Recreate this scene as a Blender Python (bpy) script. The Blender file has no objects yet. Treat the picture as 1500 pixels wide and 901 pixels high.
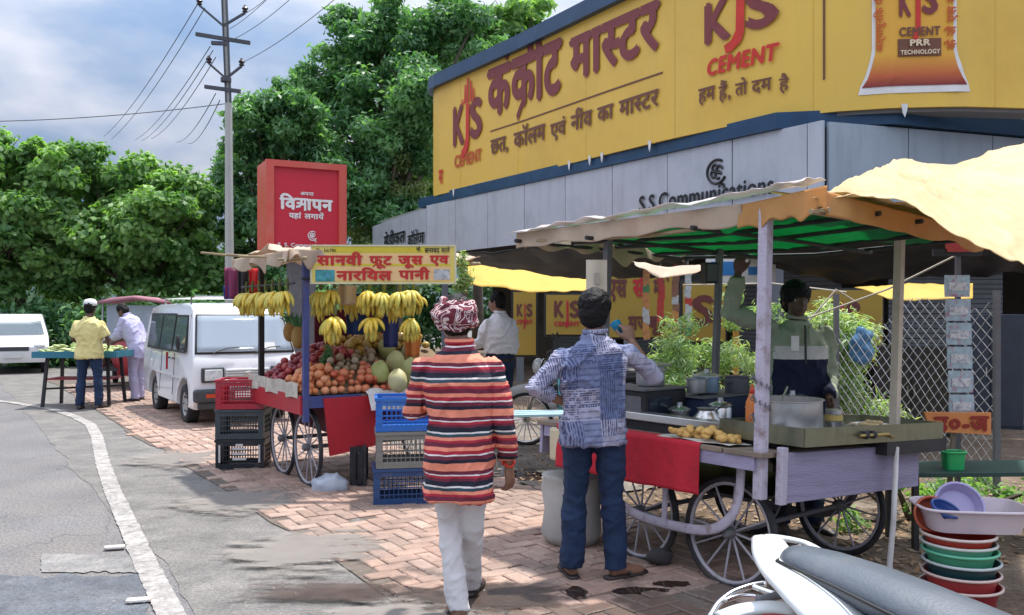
import bpy, bmesh, math, random
import numpy as np
from mathutils import Vector, Matrix, noise, Euler
R = random.Random(7)
S = bpy.context.scene
col = S.collection
rad = math.radians
# ---------------------------------------------------------------- camera, sky, sun
cd = bpy.data.cameras.new('camera'); cam = bpy.data.objects.new('camera', cd); col.objects.link(cam)
cam.location = (0, 0, 1.55); cam.rotation_euler = (rad(90), 0, 0)
cd.sensor_width = 36; cd.lens = 31.2; cd.shift_y = 0.003; cd.clip_start = .05; cd.clip_end = 2000
S.camera = cam
SUN_EL, SUN_AZ = 73, 40          # elevation; azimuth measured from +Y towards +X
sd = bpy.data.lights.new('sun', 'SUN'); sd.energy = 3.5; sd.angle = rad(1.6); sd.color = (1, .95, .88)
sun = bpy.data.objects.new('sun', sd); col.objects.link(sun)
dv = Vector((math.sin(rad(SUN_AZ))*math.cos(rad(SUN_EL)), math.cos(rad(SUN_AZ))*math.cos(rad(SUN_EL)), math.sin(rad(SUN_EL))))
sun.rotation_euler = dv.to_track_quat('Z', 'Y').to_euler()
W = bpy.data.worlds.new('World'); S.world = W; W.use_nodes = True
nt = W.node_tree; N = nt.nodes; L = nt.links; bg = N['Background']
sky = N.new('ShaderNodeTexSky'); sky.sky_type = 'NISHITA'; sky.sun_disc = False
sky.sun_elevation = rad(SUN_EL); sky.sun_rotation = rad(SUN_AZ); sky.air_density = 1.0; sky.dust_density = .6; sky.ozone_density = 2
tc = N.new('ShaderNodeTexCoord'); mp = N.new('ShaderNodeMapping'); mp.inputs['Scale'].default_value = (1, 1, 2.2); mp.inputs['Location'].default_value = (.35, .1, .25)
nz = N.new('ShaderNodeTexNoise'); nz.inputs['Scale'].default_value = 2.1; nz.inputs['Detail'].default_value = 7; nz.inputs['Roughness'].default_value = .5
cr = N.new('ShaderNodeValToRGB'); cr.color_ramp.elements[0].position = .22; cr.color_ramp.elements[1].position = .42
nz2 = N.new('ShaderNodeTexNoise'); nz2.inputs['Scale'].default_value = 3.9; nz2.inputs['Detail'].default_value = 5
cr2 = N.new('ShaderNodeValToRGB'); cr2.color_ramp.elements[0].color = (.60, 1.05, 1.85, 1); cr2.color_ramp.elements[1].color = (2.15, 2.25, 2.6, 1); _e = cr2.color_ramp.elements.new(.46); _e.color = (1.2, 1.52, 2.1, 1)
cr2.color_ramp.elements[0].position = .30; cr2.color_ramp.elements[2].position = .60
mx = N.new('ShaderNodeMixRGB'); sg_ = N.new('ShaderNodeSeparateXYZ'); L.new(tc.outputs['Generated'], sg_.inputs[0])
L.new(tc.outputs['Generated'], mp.inputs[0]); L.new(mp.outputs[0], nz.inputs['Vector']); L.new(mp.outputs[0], nz2.inputs['Vector'])
L.new(nz.outputs[0], cr.inputs[0]); pass
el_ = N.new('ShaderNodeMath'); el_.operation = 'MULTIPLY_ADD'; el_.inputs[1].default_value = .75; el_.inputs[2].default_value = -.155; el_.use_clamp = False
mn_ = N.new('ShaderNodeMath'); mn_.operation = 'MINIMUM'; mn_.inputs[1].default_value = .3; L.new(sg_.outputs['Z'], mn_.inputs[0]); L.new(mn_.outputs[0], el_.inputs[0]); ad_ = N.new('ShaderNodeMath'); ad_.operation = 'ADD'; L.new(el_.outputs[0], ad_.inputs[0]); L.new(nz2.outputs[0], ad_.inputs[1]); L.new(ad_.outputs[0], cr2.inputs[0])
L.new(cr.outputs[0], mx.inputs[0]); L.new(sky.outputs[0], mx.inputs[1]); zenith_fill = N.new('ShaderNodeMath'); zenith_fill.operation = 'MULTIPLY_ADD'; zenith_fill.inputs[1].default_value = 3.4; zenith_fill.inputs[2].default_value = .75; zenith_fill.use_clamp = False; L.new(sg_.outputs['Z'], zenith_fill.inputs[0])  # clouds brightened towards the zenith out of view, as added fill light
mc_ = N.new('ShaderNodeVectorMath'); mc_.operation = 'SCALE'; L.new(cr2.outputs[0], mc_.inputs[0]); L.new(zenith_fill.outputs[0], mc_.inputs['Scale']); L.new(mc_.outputs[0], mx.inputs[2]); L.new(mx.outputs[0], bg.inputs[0])
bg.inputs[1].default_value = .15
S.view_settings.view_transform = 'Standard'; S.view_settings.look = 'None'; S.view_settings.exposure = .68; S.view_settings.gamma = 1
S.view_settings.use_curve_mapping = False
S.cycles.max_bounces = 8; S.cycles.transparent_max_bounces = 12
# ---------------------------------------------------------------- projection helpers
F = 1300.0
def P(px, py, Y): return Vector(((px-750)/F*Y, Y, 1.55-(py-455)/F*Y))
def G(px, py, z=0): return P(px, py, (1.55-z)*F/(py-455))
U = Vector((-.543, .84, 0)); V = Vector((.84, .543, 0)); ANG = math.atan2(.543, .84)
# ---------------------------------------------------------------- materials
MC = {}
def mat(name, c, r=.6, m=0, var=.12, vs=6, bump=0, bs=40, spec=.5, trans=0, sheen=0, coat=0, dirt=None, dscale=2.5, damt=.5, emis=None):
    if name in MC: return MC[name]
    M = bpy.data.materials.new(name); M.use_nodes = True; n = M.node_tree.nodes; l = M.node_tree.links; b = n['Principled BSDF']
    b.inputs['Roughness'].default_value = r; b.inputs['Metallic'].default_value = m; b.inputs['Specular IOR Level'].default_value = spec
    if coat: b.inputs['Coat Weight'].default_value = coat
    if sheen: b.inputs['Sheen Weight'].default_value = sheen
    t = n.new('ShaderNodeTexCoord'); z = n.new('ShaderNodeTexNoise'); z.inputs['Scale'].default_value = vs; z.inputs['Detail'].default_value = 6
    l.new(t.outputs['Object'], z.inputs['Vector'])
    a = n.new('ShaderNodeMixRGB'); l.new(z.outputs[0], a.inputs[0])
    a.inputs[1].default_value = tuple(max(0, x*(1-var*1.6)) for x in c[:3])+(1,); a.inputs[2].default_value = tuple(min(1, x*(1+var*1.6)) for x in c[:3])+(1,)
    out = a.outputs[0]
    if dirt:
        z2 = n.new('ShaderNodeTexNoise'); z2.inputs['Scale'].default_value = dscale; z2.inputs['Detail'].default_value = 9; z2.inputs['Roughness'].default_value = .65
        l.new(t.outputs['Object'], z2.inputs['Vector'])
        q = n.new('ShaderNodeValToRGB'); q.color_ramp.elements[0].position = .5; q.color_ramp.elements[1].position = .72
        q.color_ramp.elements[1].color = (damt, damt, damt, 1); l.new(z2.outputs[0], q.inputs[0])
        d = n.new('ShaderNodeMixRGB'); l.new(q.outputs[0], d.inputs[0]); l.new(out, d.inputs[1]); d.inputs[2].default_value = tuple(dirt)+(1,); out = d.outputs[0]
    l.new(out, b.inputs['Base Color'])
    if bump:
        z3 = n.new('ShaderNodeTexNoise'); z3.inputs['Scale'].default_value = bs; z3.inputs['Detail'].default_value = 5; l.new(t.outputs['Object'], z3.inputs['Vector'])
        u = n.new('ShaderNodeBump'); u.inputs['Strength'].default_value = bump; u.inputs['Distance'].default_value = .01; l.new(z3.outputs[0], u.inputs['Height']); l.new(u.outputs[0], b.inputs['Normal'])
    if trans:
        ts = n.new('ShaderNodeBsdfTranslucent'); l.new(out, ts.inputs[0]); ms = n.new('ShaderNodeMixShader'); ms.inputs[0].default_value = trans
        l.new(b.outputs[0], ms.inputs[1]); l.new(ts.outputs[0], ms.inputs[2]); l.new(ms.outputs[0], n['Material Output'].inputs[0])
    MC[name] = M; return M
def nodes(M): return M.node_tree.nodes, M.node_tree.links, M.node_tree.nodes['Principled BSDF']
def glassm(name, tint=(.6, .7, .75), alpha=.5, rough=.03):
    M = bpy.data.materials.new(name); M.use_nodes = True; n, l, b = nodes(M)
    b.inputs['Base Color'].default_value = tint+(1,); b.inputs['Roughness'].default_value = rough; b.inputs['Alpha'].default_value = alpha
    b.inputs['Specular IOR Level'].default_value = .8; return M
def leafm(name, c1, c2, trans=.35, rough=.5):
    M = bpy.data.materials.new(name); M.use_nodes = True; n, l, b = nodes(M); b.inputs['Roughness'].default_value = rough
    at = n.new('ShaderNodeAttribute'); at.attribute_name = 'leaf'; q = n.new('ShaderNodeMixRGB'); l.new(at.outputs['Fac'], q.inputs[0])
    q.inputs[1].default_value = c1+(1,); q.inputs[2].default_value = c2+(1,); l.new(q.outputs[0], b.inputs['Base Color'])
    ts = n.new('ShaderNodeBsdfTranslucent'); h = n.new('ShaderNodeMixRGB'); h.blend_type = 'MULTIPLY'; h.inputs[0].default_value = 1; l.new(q.outputs[0], h.inputs[1]); h.inputs[2].default_value = (1.5, 1.7, .6, 1)
    l.new(h.outputs[0], ts.inputs[0]); ms = n.new('ShaderNodeMixShader'); ms.inputs[0].default_value = trans
    l.new(b.outputs[0], ms.inputs[1]); l.new(ts.outputs[0], ms.inputs[2]); l.new(ms.outputs[0], n['Material Output'].inputs[0]); return M
def streak(M, sc=(1.5, 1.5, .18), c=(.5, .5, .5), amt=.5, lo=.48, hi=.62, s=3):
    n, l, b = nodes(M); src = b.inputs['Base Color'].links[0].from_socket; t = n.new('ShaderNodeTexCoord'); m = n.new('ShaderNodeMapping'); m.inputs['Scale'].default_value = sc; l.new(t.outputs['Object'], m.inputs[0]); z = n.new('ShaderNodeTexNoise'); z.inputs['Scale'].default_value = s; z.inputs['Detail'].default_value = 9; z.inputs['Roughness'].default_value = .65; l.new(m.outputs[0], z.inputs['Vector'])
    q = n.new('ShaderNodeValToRGB'); q.color_ramp.elements[0].position = lo; q.color_ramp.elements[1].position = hi; q.color_ramp.elements[1].color = (amt, amt, amt, 1); l.new(z.outputs[0], q.inputs[0]); x = n.new('ShaderNodeMixRGB'); l.new(q.outputs[0], x.inputs[0]); l.new(src, x.inputs[1]); x.inputs[2].default_value = c+(1,); l.new(x.outputs[0], b.inputs['Base Color'])
# ---------------------------------------------------------------- mesh builder
I4 = Matrix.Identity(4)
def rot(ax, deg): return Matrix.Rotation(rad(deg), 4, ax)
def T(x, y, z): return Matrix.Translation((x, y, z))
class MB:
    def __init__(s): s.v = []; s.f = []
    def add(s, vs, fs, M=None):
        k = len(s.v)
        s.v += [tuple(M @ Vector(p)) for p in vs] if M is not None else [tuple(p) for p in vs]
        s.f += [tuple(i+k for i in f) for f in fs]; return s
    def box(s, c, d, M=None):
        x, y, z = c; a, b, h = d[0]/2, d[1]/2, d[2]/2
        vs = [(x+i*a, y+j*b, z+k*h) for i in (-1, 1) for j in (-1, 1) for k in (-1, 1)]
        return s.add(vs, [(0, 1, 3, 2), (4, 6, 7, 5), (0, 4, 5, 1), (2, 3, 7, 6), (0, 2, 6, 4), (1, 5, 7, 3)], M)
    def beam(s, a, b, w, h, up=(0, 0, 1)):
        a = Vector(a); b = Vector(b); d = (b-a); n = d.length; d.normalize(); sx = d.cross(Vector(up))
        if sx.length < 1e-4: sx = d.cross(Vector((1, 0, 0)))
        sx.normalize(); uz = sx.cross(d)
        M = Matrix(((d.x, sx.x, uz.x, 0), (d.y, sx.y, uz.y, 0), (d.z, sx.z, uz.z, 0), (0, 0, 0, 1))); M.translation = (a+b)/2
        return s.box((0, 0, 0), (n, w, h), M)
    def loft(s, rings, cap=True, closed=False):
        k = len(s.v); n = len(rings[0])
        for r in rings: s.v += [tuple(p) for p in r]
        m = len(rings)
        for i in range(m if closed else m-1):
            j = (i+1) % m
            for q in range(n): s.f.append((k+i*n+q, k+i*n+(q+1) % n, k+j*n+(q+1) % n, k+j*n+q))
        if cap and not closed: s.f.append(tuple(k+q for q in reversed(range(n)))); s.f.append(tuple(k+(m-1)*n+q for q in range(n)))
        return s
    def tube(s, pts, r, n=8, cap=True, M=None, closed=False, flat=1, up=None):
        pts = [Vector(p) for p in pts]; m = len(pts)
        if not hasattr(r, '__len__'): r = [r]*m
        rings = []; pn = None
        for i, p in enumerate(pts):
            if closed: d = pts[(i+1) % m]-pts[i-1]
            else: d = pts[min(i+1, m-1)]-pts[max(i-1, 0)]
            d.normalize()
            if pn is None:
                ref = Vector(up) if up else (Vector((0, 0, 1)) if abs(d.z) < .9 else Vector((1, 0, 0)))
                pn = (ref-d*ref.dot(d)).normalized()
            else: pn = (pn-d*pn.dot(d)).normalized()
            b = d.cross(pn)
            rings.append([p+r[i]*(math.cos(2*math.pi*q/n)*pn*flat+math.sin(2*math.pi*q/n)*b) for q in range(n)])
        if M is not None: rings = [[M @ p for p in g] for g in rings]
        return s.loft(rings, cap, closed)
    def lathe(s, prof, n=16, M=None, cap=True):
        rings = [[Vector((r*math.cos(2*math.pi*q/n), r*math.sin(2*math.pi*q/n), z)) for q in range(n)] for r, z in prof]
        if M is not None: rings = [[M @ p for p in g] for g in rings]
        return s.loft(rings, cap)
    def ell(s, c, d, n=12, m=8, M=None):
        T0 = Matrix.Translation(c); M = T0 if M is None else M @ T0
        pr = []
        vs = []; fs = []
        for i in range(1, m):
            a = math.pi*i/m
            vs += [(d[0]*math.sin(a)*math.cos(2*math.pi*q/n), d[1]*math.sin(a)*math.sin(2*math.pi*q/n), -d[2]*math.cos(a)) for q in range(n)]
        for i in range(m-2):
            for q in range(n): fs.append((i*n+q, i*n+(q+1) % n, (i+1)*n+(q+1) % n, (i+1)*n+q))
        b = len(vs); vs += [(0, 0, -d[2]), (0, 0, d[2])]
        for q in range(n): fs.append((b, (q+1) % n, q)); fs.append((b+1, (m-2)*n+q, (m-2)*n+(q+1) % n))
        return s.add(vs, fs, M)
    def prism(s, poly, z0, z1, M=None):
        n = len(poly); vs = [(x, y, z0) for x, y in poly]+[(x, y, z1) for x, y in poly]
        return s.add(vs, [tuple(reversed(range(n))), tuple(range(n, 2*n))]+[(i, (i+1) % n, n+(i+1) % n, n+i) for i in range(n)], M)
    def grid(s, fn, nu, nv):
        k = len(s.v)
        for i in range(nu+1):
            for j in range(nv+1): s.v.append(tuple(fn(i/nu, j/nv)))
        for i in range(nu):
            for j in range(nv): a = k+i*(nv+1)+j; s.f.append((a, a+nv+1, a+nv+2, a+1))
        return s
    def mesh(s, name, smooth=False, angle=None):
        me = bpy.data.meshes.new(name); me.from_pydata(s.v, [], s.f); me.update()
        if smooth: me.shade_smooth()
        if angle: 
            me.shade_smooth(); me.set_sharp_from_angle(angle=rad(angle))
        return me
def link(name, me, m, parent=None, loc=None, rz=None, kind=None, label=None, solid=0, bevel=0, sub=0):
    o = bpy.data.objects.new(name, me); col.objects.link(o)
    if m is not None and me is not None and not me.materials: me.materials.append(m)
    if parent: o.parent = parent
    if loc is not None: o.location = loc
    if rz is not None: o.rotation_euler = rz if hasattr(rz, '__len__') else (0, 0, rz)
    if kind: o['kind'] = kind
    if label: o['label'] = label
    if solid: q = o.modifiers.new('s', 'SOLIDIFY'); q.thickness = solid; q.offset = 0
    if bevel: q = o.modifiers.new('b', 'BEVEL'); q.width = bevel; q.segments = 2; q.limit_method = 'ANGLE'; q.angle_limit = rad(40)
    if sub: q = o.modifiers.new('u', 'SUBSURF'); q.levels = sub; q.render_levels = sub
    return o
def ob(name, mb, m, parent=None, smooth=False, angle=None, **k): return link(name, mb.mesh(name, smooth, angle), m, parent, **k)
def tag(o, label, cat, group=None):
    o['label'] = label; o['category'] = cat
    if group: o['group'] = group
    return o
def thing(name, label, cat, loc=(0, 0, 0), rz=0, group=None):
    o = link(name, None, None, None, loc, rz); return tag(o, label, cat, group)
def one(name, mb, m, label, cat, group=None, **k): return tag(ob(name, mb, m, **k), label, cat, group)
def dup(root, loc=None, rz=None, label=None, group=None, scale=None):
    def rec(o, par):
        c = o.copy(); col.objects.link(c)
        if par: c.parent = par
        for ch in list(o.children): rec(ch, c)
        return c
    r = rec(root, None)
    if loc is not None: r.location = loc
    if rz is not None: r.rotation_euler = rz if hasattr(rz, '__len__') else (0, 0, rz)
    if label: r['label'] = label
    if group: r['group'] = group
    if scale: r.scale = scale if hasattr(scale, '__len__') else (scale,)*3
    return r
def remesh(mb, vox, it=3, fac=.5):
    me = mb.mesh('tmp'); o = bpy.data.objects.new('tmp', me); col.objects.link(o)
    q = o.modifiers.new('r', 'REMESH'); q.mode = 'VOXEL'; q.voxel_size = vox
    if it: w = o.modifiers.new('s', 'SMOOTH'); w.iterations = it; w.factor = fac
    dg = bpy.context.evaluated_depsgraph_get(); r = bpy.data.meshes.new_from_object(o.evaluated_get(dg))
    bpy.data.objects.remove(o); bpy.data.meshes.remove(me); r.shade_smooth(); return r
def displace(me, fn):
    n = len(me.vertices); co = np.empty(n*3, 'f'); me.vertices.foreach_get('co', co); co = co.reshape(-1, 3)
    no = np.empty(n*3, 'f'); me.vertex_normals.foreach_get('vector', no); no = no.reshape(-1, 3)
    d = fn(co); co += no*d[:, None]; me.vertices.foreach_set('co', co.ravel()); me.update(); return me
def fastmesh(name, co, faces, attr=None):
    me = bpy.data.meshes.new(name); nf, k = faces.shape
    me.vertices.add(len(co)); me.vertices.foreach_set('co', co.astype('f').ravel())
    me.loops.add(nf*k); me.loops.foreach_set('vertex_index', faces.astype('i').ravel())
    me.polygons.add(nf); me.polygons.foreach_set('loop_start', np.arange(0, nf*k, k, dtype='i'))
    if attr is not None:
        a = me.attributes.new('leaf', 'FLOAT', 'FACE'); a.data.foreach_set('value', attr.astype('f'))
    me.update(); me.validate(); return me
# ---------------------------------------------------------------- lettering
GC = {}
def gmesh(s):
    if s in GC: return GC[s]
    def mk(t, off):
        c = bpy.data.curves.new('t', 'FONT'); c.body = t; c.size = 1; c.offset = off; c.resolution_u = 3
        o = bpy.data.objects.new('t', c); col.objects.link(o)
        dg = bpy.context.evaluated_depsgraph_get(); me = bpy.data.meshes.new_from_object(o.evaluated_get(dg)); 
        vs = [tuple(v.co) for v in me.vertices]; fs = [tuple(p.vertices) for p in me.polygons]
        bpy.data.objects.remove(o); bpy.data.curves.remove(c); bpy.data.meshes.remove(me); return vs, fs
    GC[s] = mk; return mk
GM = {}
def glyph(ch, off):
    k = (ch, off)
    if k not in GM:
        mk = gmesh('x'); v, f = mk(ch, off) if ch.strip() else ([], [])
        bar = max([p[0] for p in mk('||||||||', 0)[0]]); adv = max(p[0] for p in mk(ch+'||||||||', 0)[0])-bar
        GM[k] = (v, f, adv)
    return GM[k]
def word(toks, bold=.02, track=0):
    """toks: list of strings; 'X-' half form, 'X+' with a ra stroke below, 'GYA' the jnya letter. Returns flat verts (x, y) at size 1, faces, width"""
    V2 = []; F2 = []; x = 0; li = 0
    def put(v, f, dx):
        nonlocal li
        k = len(V2); V2.extend([(p[0]+dx, p[1], li*.0006) for p in v]); F2.extend([tuple(i+k for i in q) for q in f]); li += 1
    w = .085+bold
    for t in toks:
        if t == 'GYA':
            def seg(a, b):
                a = Vector(a); b = Vector(b); d = (b-a).normalized()*w/2; n = Vector((-d.y, d.x))
                put([(*(a-n-d), 0), (*(b-n+d), 0), (*(b+n+d), 0), (*(a+n-d), 0)], [(0, 1, 2, 3)], x)
            for a, b in (((0, .62), (.62, .62)), ((.3, .62), (.3, .38)), ((.3, .38), (.1, .38)), ((.3, .36), (.2, .2)), ((.2, .2), (.06, .16)), ((.3, .3), (.5, .34)), ((.52, .62), (.52, 0))): seg(a, b)
            x += .62; continue
        op = t[-1] if len(t) > 1 and t[-1] in '-+' else None
        for ch in (t[:-1] if op else t):
            v, f, adv = glyph(ch, 0); adv += bold*.8
            if op == '-':
                cut = adv*.66; v = [(min(p[0], cut) if p[0] < adv*.8 or True else p[0], p[1], p[2]) for p in v]; adv = cut
            for dx_, dy_ in (((0, 0), (bold, 0), (-bold, 0), (0, bold*.8), (0, -bold*.8)) if v else ()): put([(p[0], p[1]+dy_, p[2]) for p in v], f, x+dx_)
            if op == '+':
                q = x+adv*.62; put([(q-adv*.42, -.12, 0), (q-adv*.36, -.2, 0), (q-adv*.02, .1, 0), (q-adv*.02, .2, 0)], [(0, 1, 2, 3)], 0)
            x += adv+track
    return V2, F2, x
def prt(toks, x0, x1, z0, z1, th=.006, bold=.02, track=0, cap=.72, sl=0):
    """lettering in the local xz plane facing -y, from x0 to x1, baseline z0 to cap height z1"""
    v, f, w = word(toks, bold, track); xs = [p[0] for p in v]; a, b = min(xs), max(xs); sx = (x1-x0)/(b-a); sz = (z1-z0)/cap
    m = MB(); m.add([(x0+(p[0]-a)*sx+sl*p[1]*sz, -th-p[2]*.5, z0+p[1]*sz) for p in v], f); return m
def latin(s): return [c for c in s]
# ================================================================ SETTING
def asphalt_mat():
    M = mat('asphalt', (.15, .147, .148), r=.85, var=.22, vs=1.3, bump=.55, bs=140, dirt=(.23, .205, .18), dscale=.45, damt=.7)
    n, l, b = nodes(M); src = b.inputs['Base Color'].links[0].from_socket
    g = n.new('ShaderNodeNewGeometry'); z = n.new('ShaderNodeTexNoise'); z.inputs['Scale'].default_value = 48; z.inputs['Detail'].default_value = 8; z.inputs['Roughness'].default_value = .8; l.new(g.outputs['Position'], z.inputs['Vector'])
    q = n.new('ShaderNodeValToRGB'); q.color_ramp.elements[0].position = .35; q.color_ramp.elements[0].color = (.35, .35, .37, 1); q.color_ramp.elements[1].position = .66; q.color_ramp.elements[1].color = (1.6, 1.57, 1.53, 1)
    l.new(z.outputs[0], q.inputs[0]); m = n.new('ShaderNodeMixRGB'); m.blend_type = 'MULTIPLY'; m.inputs[0].default_value = 1; l.new(src, m.inputs[1]); l.new(q.outputs[0], m.inputs[2])
    v = n.new('ShaderNodeTexVoronoi'); v.feature = 'DISTANCE_TO_EDGE'; v.inputs['Scale'].default_value = .55; zz = n.new('ShaderNodeTexNoise'); zz.inputs['Scale'].default_value = 2.5; l.new(g.outputs['Position'], zz.inputs['Vector'])
    ad = n.new('ShaderNodeMixRGB'); ad.blend_type = 'ADD'; ad.inputs[0].default_value = .7; l.new(g.outputs['Position'], ad.inputs[1]); l.new(zz.outputs['Color'], ad.inputs[2]); l.new(ad.outputs[0], v.inputs['Vector'])
    lt = n.new('ShaderNodeMath'); lt.operation = 'LESS_THAN'; lt.inputs[1].default_value = .0028; l.new(v.outputs['Distance'], lt.inputs[0])
    c = n.new('ShaderNodeMixRGB'); l.new(lt.outputs[0], c.inputs[0]); l.new(m.outputs[0], c.inputs[1]); c.inputs[2].default_value = (.08, .08, .08, 1); l.new(c.outputs[0], b.inputs['Base Color'])
    return M
A = asphalt_mat()
def grit(M, sc_=55, lo=.5, hi=1.45, bl=.9):
    n, l, b = nodes(M); src = b.inputs['Base Color'].links[0].from_socket; g = n.new('ShaderNodeNewGeometry'); z = n.new('ShaderNodeTexNoise'); z.inputs['Scale'].default_value = sc_; z.inputs['Detail'].default_value = 8; z.inputs['Roughness'].default_value = .8; l.new(g.outputs['Position'], z.inputs['Vector'])
    z2 = n.new('ShaderNodeTexNoise'); z2.inputs['Scale'].default_value = 3.1; z2.inputs['Detail'].default_value = 9; z2.inputs['Roughness'].default_value = .7; l.new(g.outputs['Position'], z2.inputs['Vector'])
    for zz, a, c in ((z, lo, hi), (z2, .72, 1.25)):
        q = n.new('ShaderNodeValToRGB'); q.color_ramp.elements[0].position = .36; q.color_ramp.elements[0].color = (a, a, a, 1); q.color_ramp.elements[1].position = .66; q.color_ramp.elements[1].color = (c, c*.99, c*.97, 1); l.new(zz.outputs[0], q.inputs[0])
        m = n.new('ShaderNodeMixRGB'); m.blend_type = 'MULTIPLY'; m.inputs[0].default_value = bl; l.new(src, m.inputs[1]); l.new(q.outputs[0], m.inputs[2]); src = m.outputs[0]
    l.new(src, b.inputs['Base Color'])
ob('road', MB().add([(-300, -20, 0), (300, -20, 0), (300, 600, 0), (-300, 600, 0)], [(0, 1, 2, 3)]), A, kind='structure')
O2 = Vector((-2.72, 8.2, 0))
def ST(s, t, z=0): return O2+U*s+V*t+Vector((0, 0, z))
def edge(s, k): return .10*noise.noise(Vector((s*.5, k, 0)))+.05*noise.noise(Vector((s*3, k, 4)))
# dusty concrete strip between the road line and the pavers
dust = mat('dusty_concrete', (.172, .164, .156), r=.9, var=.2, vs=2.2, bump=.5, bs=60, dirt=(.13, .12, .115), dscale=1.1, damt=.7)
ob('concrete_strip', MB().grid(lambda a, b: ST(-7.5+a*24, -1.05+edge(a*24, 1)*1.2+b*(1.5-edge(a*24, 1)*1.2+.5*edge(a*24, 5)), .004+.011*b**5), 160, 10), dust, kind='structure')
dirtm = mat('bare_dirt', (.13, .09, .06), r=.95, var=.35, vs=3, bump=1, bs=24, dirt=(.26, .22, .18), dscale=.9, damt=.8)
grit(dust); grit(dirtm, 30, .4, 1.6)
def dirtz(p): return .01+.012*noise.noise(p*1.3)+.006*noise.noise(p*6)
def dfn(a, b):
    p = ST(-9+a*34, 1.9+b*14); t = 1.9+b*14; p.z = max(.006, dirtz(p)-(.03 if t > 2.6 else 0)*0); return p
ob('bare_ground', MB().grid(dfn, 170, 80), dirtm, kind='structure', )
greyc = mat('worn_cement_ground', (.20, .18, .16), r=.9, var=.25, vs=1.7, bump=.7, bs=30, dirt=(.13, .10, .075), dscale=.8, damt=.9)
ob('cement_apron', MB().grid(lambda a, b: (lambda p: Vector((p.x, p.y, .026+.006*noise.noise(p*2))))(ST(-2.6+a*13.5, 2.15+edge(a*13.5, 7)+b*2.6)), 60, 16), greyc, kind='structure')
grit(greyc, 40)
# pavers
pm = mat('paver', (.385, .275, .225), r=.85, var=.18, vs=9, bump=.5, bs=90)
n, l, b = nodes(pm); src = b.inputs['Base Color'].links[0].from_socket
oi = n.new('ShaderNodeObjectInfo'); ge = n.new('ShaderNodeNewGeometry'); ma = n.new('ShaderNodeMath'); l.new(oi.outputs['Random'], ma.inputs[0]); l.new(ge.outputs['Random Per Island'], ma.inputs[1])
fr = n.new('ShaderNodeMath'); fr.operation = 'FRACT'; l.new(ma.outputs[0], fr.inputs[0])
grit(pm, 70, .72, 1.22)
n, l, b = nodes(pm); src = b.inputs['Base Color'].links[0].from_socket
q = n.new('ShaderNodeValToRGB'); q.color_ramp.elements[0].color = (.74, .72, .71, 1); q.color_ramp.elements[1].color = (1.18, 1.17, 1.16, 1); e = q.color_ramp.elements.new(.5); e.color = (1, .92, .88, 1)
l.new(fr.outputs[0], q.inputs[0]); mm = n.new('ShaderNodeMixRGB'); mm.blend_type = 'MULTIPLY'; mm.inputs[0].default_value = 1; l.new(src, mm.inputs[1]); l.new(q.outputs[0], mm.inputs[2])
# wet and muddy stain with its own ragged outline, and grey dust towards the road
zs = n.new('ShaderNodeTexNoise'); zs.inputs['Scale'].default_value = 2.6; zs.inputs['Detail'].default_value = 8; l.new(ge.outputs['Position'], zs.inputs['Vector'])
sx = n.new('ShaderNodeSeparateXYZ'); l.new(ge.outputs['Position'], sx.inputs[0])
def mth(op, a, b_=None):
    o = n.new('ShaderNodeMath'); o.operation = op; 
    for i, x in enumerate((a, b_)):
        if x is None: continue
        if hasattr(x, 'links') or hasattr(x, 'node'): l.new(x, o.inputs[i])
        else: o.inputs[i].default_value = x
    return o.outputs[0]
yy = mth('MULTIPLY', mth('SUBTRACT', 5.55, sx.outputs['Y']), .32); st = mth('ADD', mth('MULTIPLY', yy, 1), mth('SUBTRACT', zs.outputs[0], .62))
rr = n.new('ShaderNodeValToRGB'); rr.color_ramp.elements[0].position = .08; rr.color_ramp.elements[1].position = .16; l.new(st, rr.inputs[0])
m2 = n.new('ShaderNodeMixRGB'); sc = mth('MULTIPLY', rr.outputs[0], .8); l.new(sc, m2.inputs[0]); l.new(mm.outputs[0], m2.inputs[1]); m2.inputs[2].default_value = (.085, .058, .045, 1)
zd = n.new('ShaderNodeTexNoise'); zd.inputs['Scale'].default_value = .9; zd.inputs['Detail'].default_value = 7; l.new(ge.outputs['Position'], zd.inputs['Vector'])
rd = n.new('ShaderNodeValToRGB'); rd.color_ramp.elements[0].position = .42; rd.color_ramp.elements[1].position = .7; rd.color_ramp.elements[1].color = (.6, .6, .6, 1); l.new(zd.outputs[0], rd.inputs[0])
m3 = n.new('ShaderNodeMixRGB'); l.new(rd.outputs[0], m3.inputs[0]); l.new(m2.outputs[0], m3.inputs[1]); m3.inputs[2].default_value = (.22, .185, .16, 1); l.new(m3.outputs[0], b.inputs['Base Color'])
ro = mth('SUBTRACT', .85, mth('MULTIPLY', rr.outputs[0], .5)); l.new(ro, b.inputs['Roughness'])
paved = ob('paved_strip', MB().grid(lambda a, b: ST(-7.5+a*22, -.12+edge(a*22, 3)+b*2.3, .013), 60, 4), mat('joint_sand', (.13, .105, .085), r=1, var=.3, vs=20), kind='structure')
def paver_verts(lx, ly, jig=0):
    a, b_ = lx/2, ly/2; c = .007
    return [(-a, -b_, -.012), (a, -b_, -.012), (a, b_, -.012), (-a, b_, -.012), (-a, -b_, .006), (a, -b_, .006), (a, b_, .006), (-a, b_, .006), (-a+c, -b_+c, .012), (a-c, -b_+c, .012), (a-c, b_-c, .012), (-a+c, b_-c, .012)]
PF = [(0, 1, 5, 4), (1, 2, 6, 5), (2, 3, 7, 6), (3, 0, 4, 7), (4, 5, 9, 8), (5, 6, 10, 9), (6, 7, 11, 10), (7, 4, 8, 11), (8, 9, 10, 11)]
h = .112; cand = []
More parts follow.
